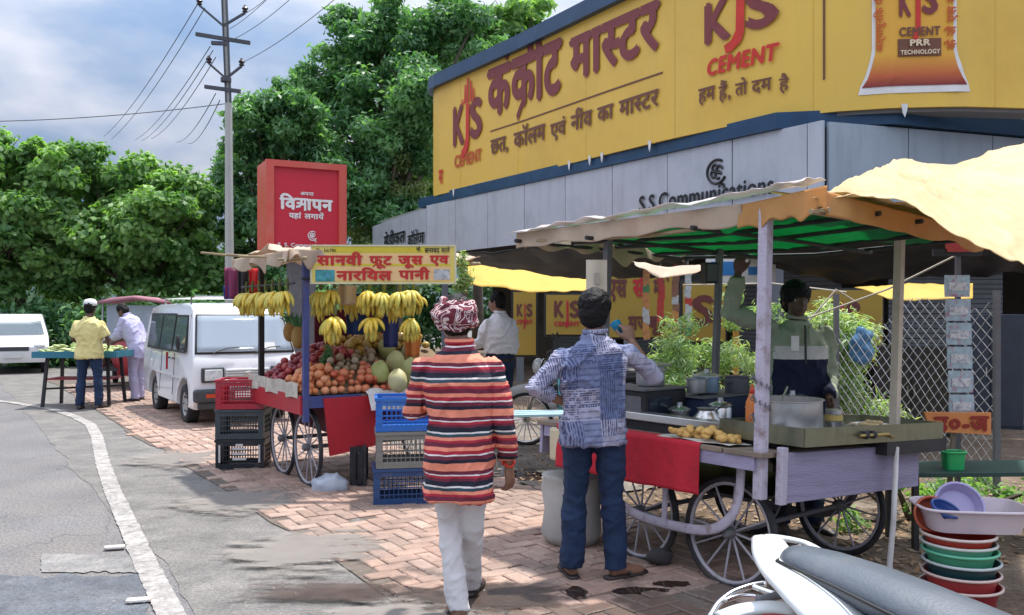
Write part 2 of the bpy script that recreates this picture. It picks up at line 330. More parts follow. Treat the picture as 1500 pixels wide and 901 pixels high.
for k in range(-160, 260):
    for m_ in range(-90, 90):
        for ver in (0, 1):
            x = (k+2*m_-(1 if ver else 0)); y = k-2*m_
            cx, cy = (x+.5, y+1) if ver else (x+1, y+.5)
            t = cx*h; s = cy*h
            if s < -5.9 or s > 12 or t < -.05+edge(s+7.5, 3)*1.5 or t > 2.2+edge(s+2.6, 7)*1.2: continue
            if R.random() < .010: continue
            cand.append((s, t, ver))
vis = []
rest = []
for c in cand:
    p = ST(c[0], c[1]); 
    if p.y < 1: rest.append((1e9, c)); continue
    px = 750+F*p.x/p.y; py = 455+F*1.55/p.y
    (vis if (0 < px < 1500 and py < 905) else rest).append((p.y, c))
vis.sort(key=lambda z: z[0])
pme = [MB().add(paver_verts(h*2-.011, h-.011), PF).mesh('paver') for _ in range(2)]
def pose(c):
    s, t, ver = c; p = ST(s, t, .014+R.uniform(-.004, .0035)-(.006 if R.random() < .06 else 0)); return p, Euler((R.gauss(0, .012), R.gauss(0, .012), ANG+(math.pi/2 if ver else 0)+R.gauss(0, .012)))
for _, c in vis[:300]:
    p, e = pose(c); o = link('paver', pme[R.randrange(2)], pm, paved, p, e)
rm = MB()
for _, c in vis[300:]+rest:
    p, e = pose(c); M_ = e.to_matrix().to_4x4(); M_.translation = p; rm.add(paver_verts(h*2-.011, h-.011), PF, M_)
ob('paver_field', rm, pm, paved, kind='stuff')
# painted edge line and the cross band
lm = mat('road_paint', (.37, .35, .335), r=.8, var=.2, vs=9, bump=.6, bs=120, dirt=(.165, .16, .155), dscale=11, damt=.95)
grit(lm, 28, .55, 1.3)
cl = [(-14, 18), (-10.5, 16.2), (-8.4, 14.9), (-7.2, 13.9), (-6.35, 12.9), (-5.7, 12.0), (-5.1, 10.9), (-4.13, 8.96), (-3.42, 7.6), (-2.77, 6.4), (-2.21, 5.37), (-1.8, 4.63), (-1.4, 3.9), (-.9, 3.0)]
vs = []
for i, p in enumerate(cl):
    a = Vector(cl[max(i-1, 0)]+(0,)); c = Vector(cl[min(i+1, len(cl)-1)]+(0,)); d = (c-a).normalized(); nn = Vector((-d.y, d.x, 0)); q_ = Vector(p+(.011,)); w = .068
    vs.append((q_-nn*w, q_+nn*w))
def rib(a, b):
    i = min(int(a*(len(vs)-1)), len(vs)-2); f = a*(len(vs)-1)-i; p = vs[i][0].lerp(vs[i+1][0], f); r_ = vs[i][1].lerp(vs[i+1][1], f)
    j = .05*noise.noise(p*9)+.04*noise.noise(p*30); return p.lerp(r_, b+(j if b in (0, 1) else 0))
ob('edge_line', MB().grid(rib, 700, 3), lm, kind='structure')
ob('cross_band', MB().grid(lambda a, b: G(60+a*150+5*noise.noise(Vector((b*9, a*3, 2))), 812+b*26+5*noise.noise(Vector((a*9, b*2, 1))), .007), 60, 12), mat('pale_band', (.20, .195, .19), r=.8, var=.2, vs=5, dirt=(.25, .24, .23), dscale=4), kind='structure')
grit_later = 1
ob('asphalt_patch', MB().grid(lambda a, b: G(-120+a*335+6*noise.noise(Vector((b*9, a*3, 2))), 843+b*110+7*noise.noise(Vector((a*10, b*2, 1))), .006), 90, 40), mat('blue_grey_asphalt', (.10, .112, .13), r=.8, var=.2, vs=7, bump=.6, bs=130, dirt=(.17, .17, .175), dscale=3), kind='structure')
grit(MC['pale_band']); grit(MC['blue_grey_asphalt'])
studm = mat('road_stud_plastic', (.62, .55, .5), r=.5, var=.2)
for (px, py, lb) in ((168, 804, 'pale road stud left of the painted edge line, the farther of two'), (203, 882, 'pale road stud on the edge line at the bottom of the picture')):
    t_ = thing('road_stud', lb, 'road stud', G(px, py, .008), .25)
    ob('body', MB().box((0, 0, .012), (.125, .05, .018)), studm, t_, bevel=.006); ob('reflector', MB().box((0, -.027, .014), (.09, .004, .01)), mat('reflector', (.8, .75, .7), r=.2), t_)
# puddles: dark standing water
wm = mat('puddle_water', (.035, .022, .016), r=.02, var=.1, spec=.9)
def blob(cx, cy, a, b_, seed, z=.0265, rz=0):
    pts = []
    for i in range(40):
        th = 2*math.pi*i/40; r_ = 1+.42*noise.noise(Vector((math.cos(th)*2.0, math.sin(th)*2.0, seed))); x = a*r_*math.cos(th); y = b_*r_*math.sin(th)
        pts.append((cx+x*math.cos(rz)-y*math.sin(rz), cy+x*math.sin(rz)+y*math.cos(rz), z))
    return MB().add(pts, [tuple(range(40))])
for i, (px, py, a, b_) in enumerate(((845, 874, .06, .10), (935, 872, .17, .06), (598, 868, .10, .035), (700, 884, .10, .08), (985, 862, .10, .05), (770, 700, .16, .3))):
    p = G(px, py); ob('puddle', blob(p.x, p.y, a, b_, i*3.7, .0275), wm, kind='structure')
sm_ = mat('wet_mud_stain', (.075, .055, .045), r=.35, var=.4, vs=8, bump=.5, bs=40); n, l, b = nodes(sm_); t_c = n.new('ShaderNodeTexCoord'); mpp = n.new('ShaderNodeMapping'); mpp.inputs['Location'].default_value = (-1, -1, 0); mpp.inputs['Scale'].default_value = (2, 2, 0); l.new(t_c.outputs['Generated'], mpp.inputs[0]); gr = n.new('ShaderNodeTexGradient'); gr.gradient_type = 'SPHERICAL'; l.new(mpp.outputs[0], gr.inputs[0])
z_ = n.new('ShaderNodeTexNoise'); z_.inputs['Scale'].default_value = 3.2; z_.inputs['Detail'].default_value = 9; z_.inputs['Roughness'].default_value = .7; ms_ = n.new('ShaderNodeMapping'); ms_.inputs['Scale'].default_value = (1, 2.6, 1); l.new(t_c.outputs['Object'], ms_.inputs[0]); l.new(ms_.outputs[0], z_.inputs['Vector'])
a_ = n.new('ShaderNodeMath'); a_.operation = 'MULTIPLY_ADD'; a_.inputs[1].default_value = .55; l.new(gr.outputs[0], a_.inputs[0]); l.new(z_.outputs[0], a_.inputs[2]); rp = n.new('ShaderNodeValToRGB'); rp.color_ramp.elements[0].position = .66; rp.color_ramp.elements[1].position = .80; rp.color_ramp.elements[1].color = (.8, .8, .8, 1); l.new(a_.outputs[0], rp.inputs[0]); l.new(rp.outputs[0], b.inputs['Alpha'])
ds_ = sm_.copy(); ds_.name = 'pale_dust'; [setattr(x.inputs[i], 'default_value', c_) for x in ds_.node_tree.nodes if x.type == 'MIX_RGB' for i, c_ in ((1, (.20, .18, .16, 1)), (2, (.27, .245, .22, 1)))]; ds_.node_tree.nodes['Principled BSDF'].inputs['Roughness'].default_value = .95
for i, (s__, t__) in enumerate(((-4.5, -.25), (-2.9, -.2), (-1.2, -.15), (1.2, -.1))):
    p = ST(s__, t__); ob('dust_patch', MB().grid(lambda u, v: Vector((p.x-.75+1.5*u, p.y-.75+1.5*v, .0285-.0004*i)), 2, 2), ds_, kind='structure')
for i, (px, py, a, b_) in enumerate(((480, 874, .6, .3), (720, 880, .7, .35))):
    p = G(px, py); ob('mud_stain', MB().grid(lambda u, v: Vector((p.x-a+2*a*u, p.y-b_+2*b_*v, .0295+.001*i)), 2, 2), sm_, kind='structure')
# leaf litter and grit
def scatter(name, n_, fn, size, m_, z0=.02):
    co = []; fa = []; at = []
    for i in range(n_):
        p = fn(); s_ = size*R.uniform(.5, 1.5); a = R.uniform(0, 6.28); t_ = R.uniform(-.5, .5); k = len(co)
        d1 = Vector((math.cos(a), math.sin(a), t_*.6))*s_; d2 = Vector((-math.sin(a), math.cos(a), R.uniform(-.3, .3)))*s_*.45
        for q_ in (-d1, d2, d1, -d2): co.append(tuple(Vector((p.x, p.y, z0+abs(d1.z)*.8+.002))+q_))
        fa.append((k, k+1, k+2, k+3)); at.append(R.random())
    return link(name, fastmesh(name, np.array(co), np.array(fa), np.array(at)), m_, kind='stuff')
litm = leafm('dry_leaf', (.30, .17, .08), (.36, .27, .19), .1, .8)
scatter('leaf_litter', 4200, lambda: ST(R.uniform(-5.5, 4), 2.2+abs(R.gauss(0, 1.6))), .028, litm)
scatter('loose_grit', 5200, lambda: ST(R.uniform(-5.6, 3.5), R.uniform(-2.6, 2.2)), .0055, leafm('stone_grit', (.07, .065, .06), (.34, .31, .28), 0, .9), .018)
scatter('litter_scraps', 420, lambda: ST(R.uniform(-5, 8), R.uniform(-1, 2.2)), .013, leafm('grit', (.08, .06, .05), (.35, .3, .25), 0, .9), .026)
# ---------------------------------------------------------------- paths along the shop front
class Path:
    def __init__(s, pts):
        s.p = [Vector((a, b, 0)) for a, b in pts]; s.l = [0]
        for i in range(1, len(s.p)): s.l.append(s.l[-1]+(s.p[i]-s.p[i-1]).length)
    def at(s, x):
        i = 0
        while i < len(s.l)-2 and x > s.l[i+1]: i += 1
        f = (x-s.l[i])/(s.l[i+1]-s.l[i]); d = (s.p[i+1]-s.p[i]).normalized()
        return s.p[i].lerp(s.p[i+1], f) if 0 <= f <= 1 else (s.p[i]+d*(x-s.l[i])), d, Vector((d.y, -d.x, 0))
    def px(s, px):
        lo, hi = 0, s.l[-1]
        for _ in range(50):
            mid = (lo+hi)/2; p = s.at(mid)[0]
            if 750+F*p.x/p.y < px: lo = mid
            else: hi = mid
        return lo
    def z(s, sx, py): return 1.55+(455-py)*s.at(sx)[0].y/F
    def bend(s, mb, off=0):
        out = MB(); out.f = mb.f
        for x, y, z in mb.v:
            p, d, nn = s.at(x); q_ = p+nn*(off-y); out.v.append((q_.x, q_.y, z))
        return out
    def strip(s, a, b_, z0, z1, n_=1, t0=0, t1=.05):
        m = MB(); rings = []
        for i in range(n_+1):
            p, d, nn = s.at(a+(b_-a)*i/n_)
            if i == 0: p, d, nn = s.at(a+1e-4)
            if i == n_: d = s.at(b_-1e-4)[1]; nn = Vector((d.y, -d.x, 0))
            rings.append([p+nn*t0+Vector((0, 0, z0)), p+nn*t1+Vector((0, 0, z0)), p+nn*t1+Vector((0, 0, z1)), p+nn*t0+Vector((0, 0, z1))])
        return m.loft(rings)
PP = Path([(-4.18, 26.9), (-2.25, 22.5), (4.19, 12.5)])
PR = Path([(4.35, 12.3), (5.66, 12.76), (8, 13.6), (12, 15.1)])
shop = thing('shop_building', 'low shop building with a grey panelled fascia and a dark open front under it', 'building')
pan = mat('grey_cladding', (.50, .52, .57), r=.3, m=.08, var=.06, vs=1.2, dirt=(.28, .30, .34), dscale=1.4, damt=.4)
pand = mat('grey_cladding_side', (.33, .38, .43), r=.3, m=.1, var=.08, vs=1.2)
seams = [627, 670, 717, 771, 831, 900, 981, 1076]
ss = [PP.px(x) for x in seams]; ss = ss+[PP.l[-1]]
far = [PP.px(548), PP.px(556), PP.px(590), PP.px(627)]
for a, b_ in zip(far[:-1], far[1:]): ob('fascia_panel', PP.strip(a+.01, b_-.01, 2.95, 4.10, 3), pan, shop)
for a, b_ in zip(ss[:-1], ss[1:]): ob('fascia_panel', PP.strip(a+.009, b_-.009, 2.95+R.uniform(-.01, .01), 4.18, 3, 0, .05+R.uniform(-.004, .004)), pan, shop)
cornerp = Path([(4.19, 12.5), (4.33, 12.28)]); ob('fascia_panel', cornerp.strip(.01, cornerp.l[-1]-.005, 2.95, 4.18), pan, shop)
rs = [0.006, PR.px(1327), PR.px(1450), 5.3, 7.9]
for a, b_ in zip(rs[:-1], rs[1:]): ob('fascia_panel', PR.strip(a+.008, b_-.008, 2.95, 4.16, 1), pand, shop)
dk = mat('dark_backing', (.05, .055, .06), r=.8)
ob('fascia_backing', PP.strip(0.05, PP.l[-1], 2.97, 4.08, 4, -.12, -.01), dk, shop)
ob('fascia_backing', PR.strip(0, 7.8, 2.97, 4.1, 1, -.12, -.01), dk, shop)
navy = mat('navy_board', (.008, .05, .12), r=.4, var=.2, vs=3, dirt=(.03, .10, .18), dscale=2)
YP = Path([(-1.62, 22.9), (-1.86, 22.6), (-1.93, 22.3), (-1.88, 22.0), (-1.74, 21.7), (.29, 18.58), (1.83, 16.0), (2.62, 14.72), (3.35, 13.7), (3.95, 13.08), (4.6, 12.68), (5.3, 12.45), (6.2, 12.35), (7.5, 12.5), (9, 12.95), (12, 14.3)])
ob('roof_edge', Path([(-2.35, 22.85), (-2.2, 22.42), (4.15, 12.45), (4.4, 12.2), (5.7, 12.66), (12, 15.0)]).strip(0, 19.6, 4.185, 4.42, 10, -.3, .06), navy, shop)
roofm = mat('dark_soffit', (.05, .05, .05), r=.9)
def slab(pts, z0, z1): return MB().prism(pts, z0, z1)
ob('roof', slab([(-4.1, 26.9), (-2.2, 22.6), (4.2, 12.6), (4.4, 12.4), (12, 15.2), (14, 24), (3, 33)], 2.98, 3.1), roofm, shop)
ob('roof_slab', slab([(-4.0, 27.2), (-2.0, 22.9), (4.3, 12.9), (4.6, 12.7), (12, 15.4), (14, 24), (3, 33)], 4.0, 4.3), mat('roof_concrete', (.3, .3, .29), r=.9), shop)
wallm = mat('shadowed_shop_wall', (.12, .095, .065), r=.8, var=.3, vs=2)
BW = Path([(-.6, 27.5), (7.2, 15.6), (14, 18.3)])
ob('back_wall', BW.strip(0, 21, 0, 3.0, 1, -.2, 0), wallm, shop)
colm = mat('steel_column_paint', (.16, .17, .19), r=.6)
for s_ in (1.2, 4.6, 8.2, 11.6):
    p, d, nn = PP.at(s_+4.5); ob('column', MB().box((p.x+.1, p.y+.3, 1.49), (.16, .16, 2.98)), colm, shop)
# shop name lettering on the cladding
blk = mat('black_lettering', (.012, .012, .015), r=.4)
def lay(path, toks, pxl, pxr, pyb, pyt, off, bold=.02, track=0, cap=.72, m_=None, parent=None, name='lettering', th=.02, sl=0):
    a = path.px(pxl); b_ = path.px(pxr); return ob(name, path.bend(prt(toks, a, b_, path.z(a, pyb), path.z(a, pyt), th, bold, track, cap, sl), off), m_, parent)
lay(PP, latin('S.S.Communications'), 941, 1141, 311, 288, .06, .035, m_=blk, parent=shop)
lay(PP, ['मे', 'ड', 'ी', 'क', 'ल'], 566, 598, 362, 345, .06, .03, m_=blk, parent=shop); lay(PP, ['कॉ', 'ले', 'ज'], 601, 626, 361, 344, .06, .03, m_=blk, parent=shop)
def emblem(fx, rr_, w):
    """three linked rings in an open circle with a tail; fx maps local (x, z) to a point"""
    m = MB()
    def ring(cx, cz, r_, a0, a1, nn=20):
        m.tube([fx(cx+r_*math.cos(rad(a0+(a1-a0)*i/nn)), cz+r_*math.sin(rad(a0+(a1-a0)*i/nn))) for i in range(nn+1)], w, 5)
    ring(0, 0, rr_, 55, 330); 
    for k in range(4): ring(.33*rr_*math.cos(k*math.pi/2+.5), .33*rr_*math.sin(k*math.pi/2+.5), .30*rr_, 0, 300)
    m.tube([fx(rr_*.2, -rr_*.95), fx(rr_*.75, -rr_*1.2), fx(rr_*.8, -rr_*1.45)], w, 5); return m
sx_ = PP.px(1054); zc = PP.z(sx_, 252)
def fx_pp(x, z): p, d, nn = PP.at(sx_+x*1.1); return p+nn*.065+Vector((0, 0, zc+z))
ob('emblem', emblem(fx_pp, .185, .022), blk, shop)
# ---------------------------------------------------------------- curved yellow hoarding
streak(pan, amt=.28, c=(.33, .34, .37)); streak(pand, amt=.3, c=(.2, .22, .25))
hoard = thing('advertising_hoarding', 'long curved yellow cement hoarding with maroon Hindi lettering above the grey fascia', 'hoarding')
yel = mat('yellow_vinyl', (.80, .51, .08), r=.45, var=.06, vs=.6, bump=.5, bs=1.6, dirt=(.62, .36, .05), dscale=.5, damt=.6)
ob('printed_sheet', YP.strip(0, YP.l[-1], 4.38, 7.0, 60, 0, .06), yel, hoard)
streak(yel, (1, 1, .12), (.66, .44, .12), .3, .5, .7, 2)
for a_ in np.arange(2.4, YP.l[-1], 2.44): ob('sheet_joint', YP.strip(a_, a_+.012, 4.39, 6.99, 1, .060, .0635), mat('vinyl_seam', (.68, .43, .07), r=.6), hoard)  # thin strip of slightly darker yellow at each vinyl seam
rim = YP.strip(0, YP.l[-1], 7.0, 7.30, 60, -.5, .2); ob('top_rim', rim, navy, hoard)
ob('backing_wall', YP.strip(.02, YP.l[-1], 4.33, 7.0, 60, -.4, -.01), mat('hoarding_back', (.2, .2, .2)), hoard)
mar = mat('maroon_print', (.21, .035, .035), r=.5, var=.1); redp = mat('red_print', (.62, .03, .015), r=.5); brn = mat('brown_print', (.17, .06, .03), r=.5); org = mat('dark_orange_print', (.55, .10, .015), r=.5)
lay(YP, ['कं', 'क+', 'ी', 'ट'], 718, 829, 172, 108, .065, .045, m_=mar, parent=hoard, cap=.62)
lay(YP, ['म', 'ा', 'स-', 'ट', 'र'], 839, 973, 120, 62, .065, .045, m_=mar, parent=hoard, cap=.62)
def fit2(toks, pxl, pxr, pyb, pyt, m_, bold=.03, cap=.62): lay(YP, toks, pxl, pxr, pyb, pyt, .065, bold, m_=m_, parent=hoard, cap=cap)
fit2(['छ', 'त', ','], 723, 749, 227, 207, brn); fit2(['कॉ', 'ल', 'म'], 757, 804, 218, 197, brn); fit2(['ए', 'वं'], 811, 834, 203, 184, brn); fit2(['न', 'ीं', 'व'], 841, 873, 193, 172, brn); fit2(['क', 'ा'], 880, 904, 180, 160, brn); fit2(['म', 'ा', 'स-', 'ट', 'र'], 912, 971, 172, 150, brn)
fit2(['ह', 'म'], 1028, 1053, 152, 133, brn); fit2(['हैं', ','], 1058, 1075, 148, 129, brn); fit2(['त', 'ो'], 1081, 1099, 142, 125, brn); fit2(['द', 'म'], 1105, 1135, 138, 121, brn); fit2(['है'], 1143, 1158, 135, 118, brn)
a = YP.px(722); b_ = YP.px(975); za = YP.z(a, 194); ob('rule', YP.strip(a, b_, za, za+.03, 12, .062, .07), brn, hoard)
a = YP.px(1207); ob('rule', YP.strip(a, a+.03, YP.z(a, 118), 7.0, 1, .062, .07), brn, hoard)
def kjs(pl, pr_, pb, pt, jlow, jtop, off=.065):
    """K J S mark: maroon K and S, tall red J that dips below the line, with strokes fanning up from it"""
    a = YP.px(pl); b_ = YP.px(pr_); zb = YP.z(a, pb); zt = YP.z(a, pt); w = b_-a; h_ = zt-zb
    ob('lettering', YP.bend(prt(['K'], a, a+w*.40, zb, zt, .02, .05), off), mar, hoard)
    ob('lettering', YP.bend(prt(['S'], a+w*.58, b_, zb+.06*h_, zt+.02*h_, .02, .05), off), mar, hoard)
    m = MB(); pol = [(.33, -.42), (.42, -.36), (.53, -.2), (.57, 0), (.58, .95), (.47, .95), (.46, .1), (.40, -.12), (.31, -.2)]
    ctr = len(pol); pts = [(a+w*x, 0, zb+h_*y) for x, y in pol]; m.add([(x, -.03, z) for x, _, z in pts], [tuple(range(ctr))])
    for k, (x0, x1, top) in enumerate(((.30, .36, 1.1), (.40, .46, 1.45), (.49, .55, 1.6), (.60, .66, 1.5), (.70, .75, 1.3))):
        m.add([(a+w*x0, -.028, zb+h_*.97), (a+w*x1, -.028, zb+h_*.97), (a+w*(x1*.9+.05), -.028, zb+h_*top), (a+w*(x0*.9+.06), -.028, zb+h_*top)], [(0, 1, 2, 3)])
    ob('lettering', YP.bend(m, off), redp, hoard)
kjs(668, 711, 214, 158, 252, 120)
lay(YP, latin('CEMENT'), 670, 710, 246, 229, .065, .045, m_=org, parent=hoard)
kjs(1037, 1144, 66, 8, 80, 0)
lay(YP, latin('CEMENT'), 1040, 1142, 113, 90, .065, .05, m_=redp, parent=hoard, sl=.12)
lay(YP, ['म', 'ा'], 647, 653, 270, 248, .065, .04, m_=redp, parent=hoard)
# printed cement bag
a = YP.px(1262); w = YP.px(1412)-a; zb = YP.z(a, 131); hh = YP.z(a, 0)-zb+.35
def shape(pts, y): m = MB(); m.add([(a+w*x, y, zb+hh*z) for x, z in pts], [tuple(range(len(pts)))]); return m
def bag(g): 
    lft = [(0-g, .0-g*.3), (.10-g*.5, .22), (.14-g, .6), (.12-g, 1.0)]; rgt = [(.90+g, 1.0), (.88+g, .6), (.92+g*.5, .22), (1.0+g, 0-g*.3)]
    return lft+rgt
def strips(pts_fn, y, z0, z1, n_=14):
    m = MB(); g = []
    for i in range(n_+1):
        z = z0+(z1-z0)*i/n_; x0, x1 = pts_fn(z)
        g.append([(a+w*(x0+(x1-x0)*k/8), y, zb+hh*z) for k in range(9)])
    m.grid(lambda u, v: g[int(round(u*n_))][int(round(v*8))], n_, 8); return m
def bw(g): return lambda z: (0-g+.13*min(1, max(0, z/.3))**.6, 1+g-.13*min(1, max(0, z/.3))**.6)
ob('printed_bag_border', YP.bend(strips(bw(.035), -.004, -.06, 1), .065), mat('white_print', (.78, .75, .72), r=.5), hoard)
bm_ = mat('bag_print', (.78, .38, .03), r=.45, var=.1)
n, l, b = nodes(bm_); g_ = n.new('ShaderNodeNewGeometry'); sz = n.new('ShaderNodeSeparateXYZ'); l.new(g_.outputs['Position'], sz.inputs[0]); mr = n.new('ShaderNodeMapRange'); mr.inputs[1].default_value = zb; mr.inputs[2].default_value = zb+.45; l.new(sz.outputs['Z'], mr.inputs[0])
qq = n.new('ShaderNodeValToRGB'); qq.color_ramp.elements[0].color = (.22, .02, .02, 1); qq.color_ramp.elements[1].color = (.78, .40, .04, 1); e = qq.color_ramp.elements.new(.35); e.color = (.55, .12, .03, 1); l.new(mr.outputs[0], qq.inputs[0]); l.new(qq.outputs[0], b.inputs['Base Color'])
ob('printed_bag', YP.bend(strips(bw(0), -.012, 0, 1), .065), bm_, hoard)
def kpos(x0, x1, toks, z0, z1, m_, bold=.03, y=.03, cap=.72): ob('lettering', YP.bend(prt(toks, a+w*x0, a+w*x1, zb+hh*z0, zb+hh*z1, y, bold, cap=cap), .065), m_, hoard)
kpos(.34, .46, ['K'], .60, .85, mar, .05); kpos(.56, .72, ['S'], .62, .86, mar, .05); kpos(.47, .55, ['J'], .52, .9, redp, .06)
kpos(.34, .74, latin('CEMENT'), .425, .50, brn, .05)
ob('printed_plate', YP.bend(MB().box((a+w*.54, -.02, zb+hh*.325), (w*.42, .008, hh*.15)), .065), brn, hoard)
kpos(.44, .64, latin('PRR'), .335, .39, mat('cream_print', (.75, .6, .4)), .05, .05); kpos(.35, .73, latin('TECHNOLOGY'), .262, .30, MC['cream_print'], .04, .05)
def vert(x, toks, z0, z1, m_):
    v, f, w_ = word(toks, .03); m = MB(); s_ = hh*(z1-z0)/w_
    m.add([(a+w*x-p[1]*s_*1.0, -.03-p[2]*.4, zb+hh*z0+p[0]*s_) for p in v], f); ob('lettering', YP.bend(m, .065), m_, hoard)
vert(.20, ['अ', 'त्', 'या', 'धु', 'न', 'ि', 'क', ' ', 'पी', ' ', 'आ', 'र'], .30, .93, org); vert(.89, ['के', ' ', 'जे', ' ', 'ए', 'स', ' ', 'सी', 'मे', 'ं', 'ट'], .30, .93, org)
# torn banner shreds and small lamps on the navy edge
for px in (668, 696, 712, 722, 838, 868, 886, 956, 1322):
    s_ = YP.px(px); p, d, nn = YP.at(s_); ob('torn_shred', MB().add([tuple(p+nn*.075+d*x+Vector((0, 0, z))) for x, z in ((-.04, 4.43), (.05, 4.43), (.04, 4.34), (.01, 4.24), (-.02, 4.30))], [(0, 1, 2, 3, 4)]), mat('torn_vinyl', (.7, .7, .68)), hoard)
# ---------------------------------------------------------------- trees
barkm = mat('bark', (.11, .085, .065), r=.95, var=.3, vs=8, bump=1, bs=14)
def leaves(cl, n_, size, narrow=.5, seed=0, droop=.2, comp=False, inner=.35):
    """leaf-sized faces spread through the clumps; cl: list of (centre, radii)"""
    rg = np.random.default_rng(seed); vol = np.array([c[1][0]*c[1][1]*c[1][2] for c in cl])**.67; vol /= vol.sum()
    idx = rg.choice(len(cl), n_, p=vol); C_ = np.array([tuple(c[0]) for c in cl])[idx]; Rr = np.array([tuple(c[1]) for c in cl])[idx]
    d = rg.normal(size=(n_, 3)); d /= np.linalg.norm(d, axis=1)[:, None]; rr_ = (inner+(1-inner)*rg.random(n_)**.5)*(.8+.55*rg.random(n_)**2.5)
    p = C_+d*Rr*rr_[:, None]
    nrm = d*.7+rg.normal(size=(n_, 3))*.55; nrm[:, 2] += .45; nrm /= np.linalg.norm(nrm, axis=1)[:, None]
    ax = np.cross(nrm, rg.normal(size=(n_, 3))); ax[:, 2] -= droop; ax -= nrm*(ax*nrm).sum(1)[:, None]; ax /= np.linalg.norm(ax, axis=1)[:, None]; bx = np.cross(nrm, ax)
    at = np.clip(rg.normal(.5, .24, n_)+.32*(rg.random(len(cl))[idx]-.5)*2, 0, 1)
    if comp:   # compound leaf: a fan of five leaflets
        k = 5; ang = np.linspace(-1.1, 1.1, k); P_ = []; A_ = []; B_ = []
        for a_ in ang:
            ax2 = ax*math.cos(a_)+bx*math.sin(a_); A_.append(ax2); B_.append(np.cross(nrm, ax2)); P_.append(p+ax2*size*.6)
        p = np.concatenate(P_); ax = np.concatenate(A_); bx = np.concatenate(B_); nrm = np.tile(nrm, (k, 1)); at = np.tile(at, k); n_ *= k
    s_ = size*rg.uniform(.6, 1.3, n_)[:, None]
    co = np.stack([p-ax*s_, p+bx*s_*narrow+nrm*s_*.12, p+ax*s_, p-bx*s_*narrow+nrm*s_*.12], 1).reshape(-1, 3)
    fa = np.arange(n_*4).reshape(-1, 4); return fastmesh('crown', co, fa, at)
def tree(label, base, hgt, crown, nleaf, size, m_, seed, group=None, comp=False, tr=.16, lean=(0, 0)):
    """crown: list of (dx, dy, z, rx, ry, rz) lobes, each broken into clumps"""
    rg = random.Random(seed); t_ = thing('tree', label, 'tree', base, 0, group); cl = []; tm = MB(); top = Vector((lean[0], lean[1], hgt*.42))
    tm.tube([(0, 0, -.1), (lean[0]*.3, lean[1]*.3, hgt*.14), (lean[0]*.6, lean[1]*.5, hgt*.28), top], [tr*1.35, tr*1.05, tr*.9, tr*.7], 9)
    for (dx, dy, z, rx, ry, rz) in crown:
        c0 = Vector((dx, dy, z)); tm.tube([top-Vector((0, 0, hgt*rg.uniform(.02, .16))), top.lerp(c0, .5)+Vector((rg.uniform(-.3, .3), rg.uniform(-.3, .3), -.1)), c0, c0+Vector((rx*rg.uniform(-.5, .5), 0, rz*.7))], [tr*.5, tr*.3, tr*.16, tr*.05], 6)
        nc = max(7, int(11*(rx*ry*rz)**.4))
        for i in range(nc):
            a_ = rg.uniform(0, 6.28); u = rg.uniform(-1, 1); w_ = math.sqrt(1-u*u); q_ = rg.uniform(.45, 1.0); c = c0+Vector((rx*w_*math.cos(a_)*q_, ry*w_*math.sin(a_)*q_, rz*u*q_))
            r_ = rg.uniform(.22, .42)*min(rx, rz)+.12; cl.append((c, (r_*1.25, r_*1.25, r_*.8)))
            if rg.random() < .5: tm.tube([c0, c0.lerp(c, .5)+Vector((0, 0, .1)), c], [tr*.14, tr*.09, tr*.03], 5)
    ob('trunk', tm, barkm, t_, smooth=True); link('crown', leaves(cl, nleaf, size, .42, seed, comp=comp), m_, t_); return t_
g1 = leafm('bright_leaf', (.085, .21, .065), (.33, .50, .19), .45); g2 = leafm('deep_leaf', (.05, .15, .075), (.22, .40, .18), .42, .45); g3 = leafm('pale_leaf', (.17, .27, .09), (.42, .48, .24), .38)
def lobes(pts, Y, dy=1.2):   # px, py, radius px -> lobes at depth Y round the trunk base at px0
    out = []
    for (x, y, r_, *k) in pts:
        p = P(x, y, Y); q_ = r_*Y/F; out.append((p.x, (k[0] if k else R.uniform(-dy, dy)), p.z, q_, q_*1.1, q_*(k[1] if len(k) > 1 else .8)))
    return out
def ptree(label, bx, Y, hgt, pts, nleaf, size, m_, seed, comp=False, tr=.16, group='trees behind the carts and the road'):
    b0 = P(bx, 455, Y).x; cr_ = [(x-b0, y, z, a, b_, c) for x, y, z, a, b_, c in lobes(pts, Y)]
    return tree(label, (b0, Y, 0), hgt, cr_, nleaf, size, m_, seed, group, comp, tr)
ptree('broad light green bushy tree behind the parked white cars at the left', 190, 27, 6.8, [(120, 330, 60), (180, 330, 70), (250, 330, 60), (140, 250, 45), (60, 270, 40), (165, 290, 62), (215, 265, 55), (255, 290, 55), (150, 385, 65), (235, 370, 72), (290, 350, 52), (185, 255, 40), (110, 265, 45), (300, 300, 32), (275, 405, 50), (200, 420, 50), (115, 420, 45)], 34000, .085, g1, 11, True)
ptree('feathery light green tree at the far left edge beside the road', 30, 26, 7.2, [(60, 300, 62), (10, 290, 66), (40, 370, 66), (-20, 350, 70), (75, 395, 50), (60, 235, 38), (0, 225, 46), (20, 425, 50), (-60, 420, 60)], 26000, .085, g1, 12, True)
ptree('tall glossy dark green tree behind the electric pole', 390, 29, 9.0, [(385, 190, 55), (420, 235, 62), (360, 260, 48), (350, 320, 52), (430, 170, 48), (470, 220, 62), (400, 330, 55), (345, 380, 48), (470, 300, 55), (420, 140, 22), (420, 400, 60), (355, 215, 30)], 42000, .12, g2, 13)
ptree('tallest dark tree rising above the red sign box', 560, 31, 11.5, [(470, 95, 55), (520, 50, 62), (590, 60, 70), (650, 40, 62), (540, 130, 66), (610, 150, 66), (480, 160, 52), (560, 210, 60), (520, 270, 62), (690, 50, 50), (640, 230, 50), (500, 20, 28), (560, 10, 36), (640, 5, 36), (570, 330, 60)], 56000, .125, g2, 14, tr=.24)
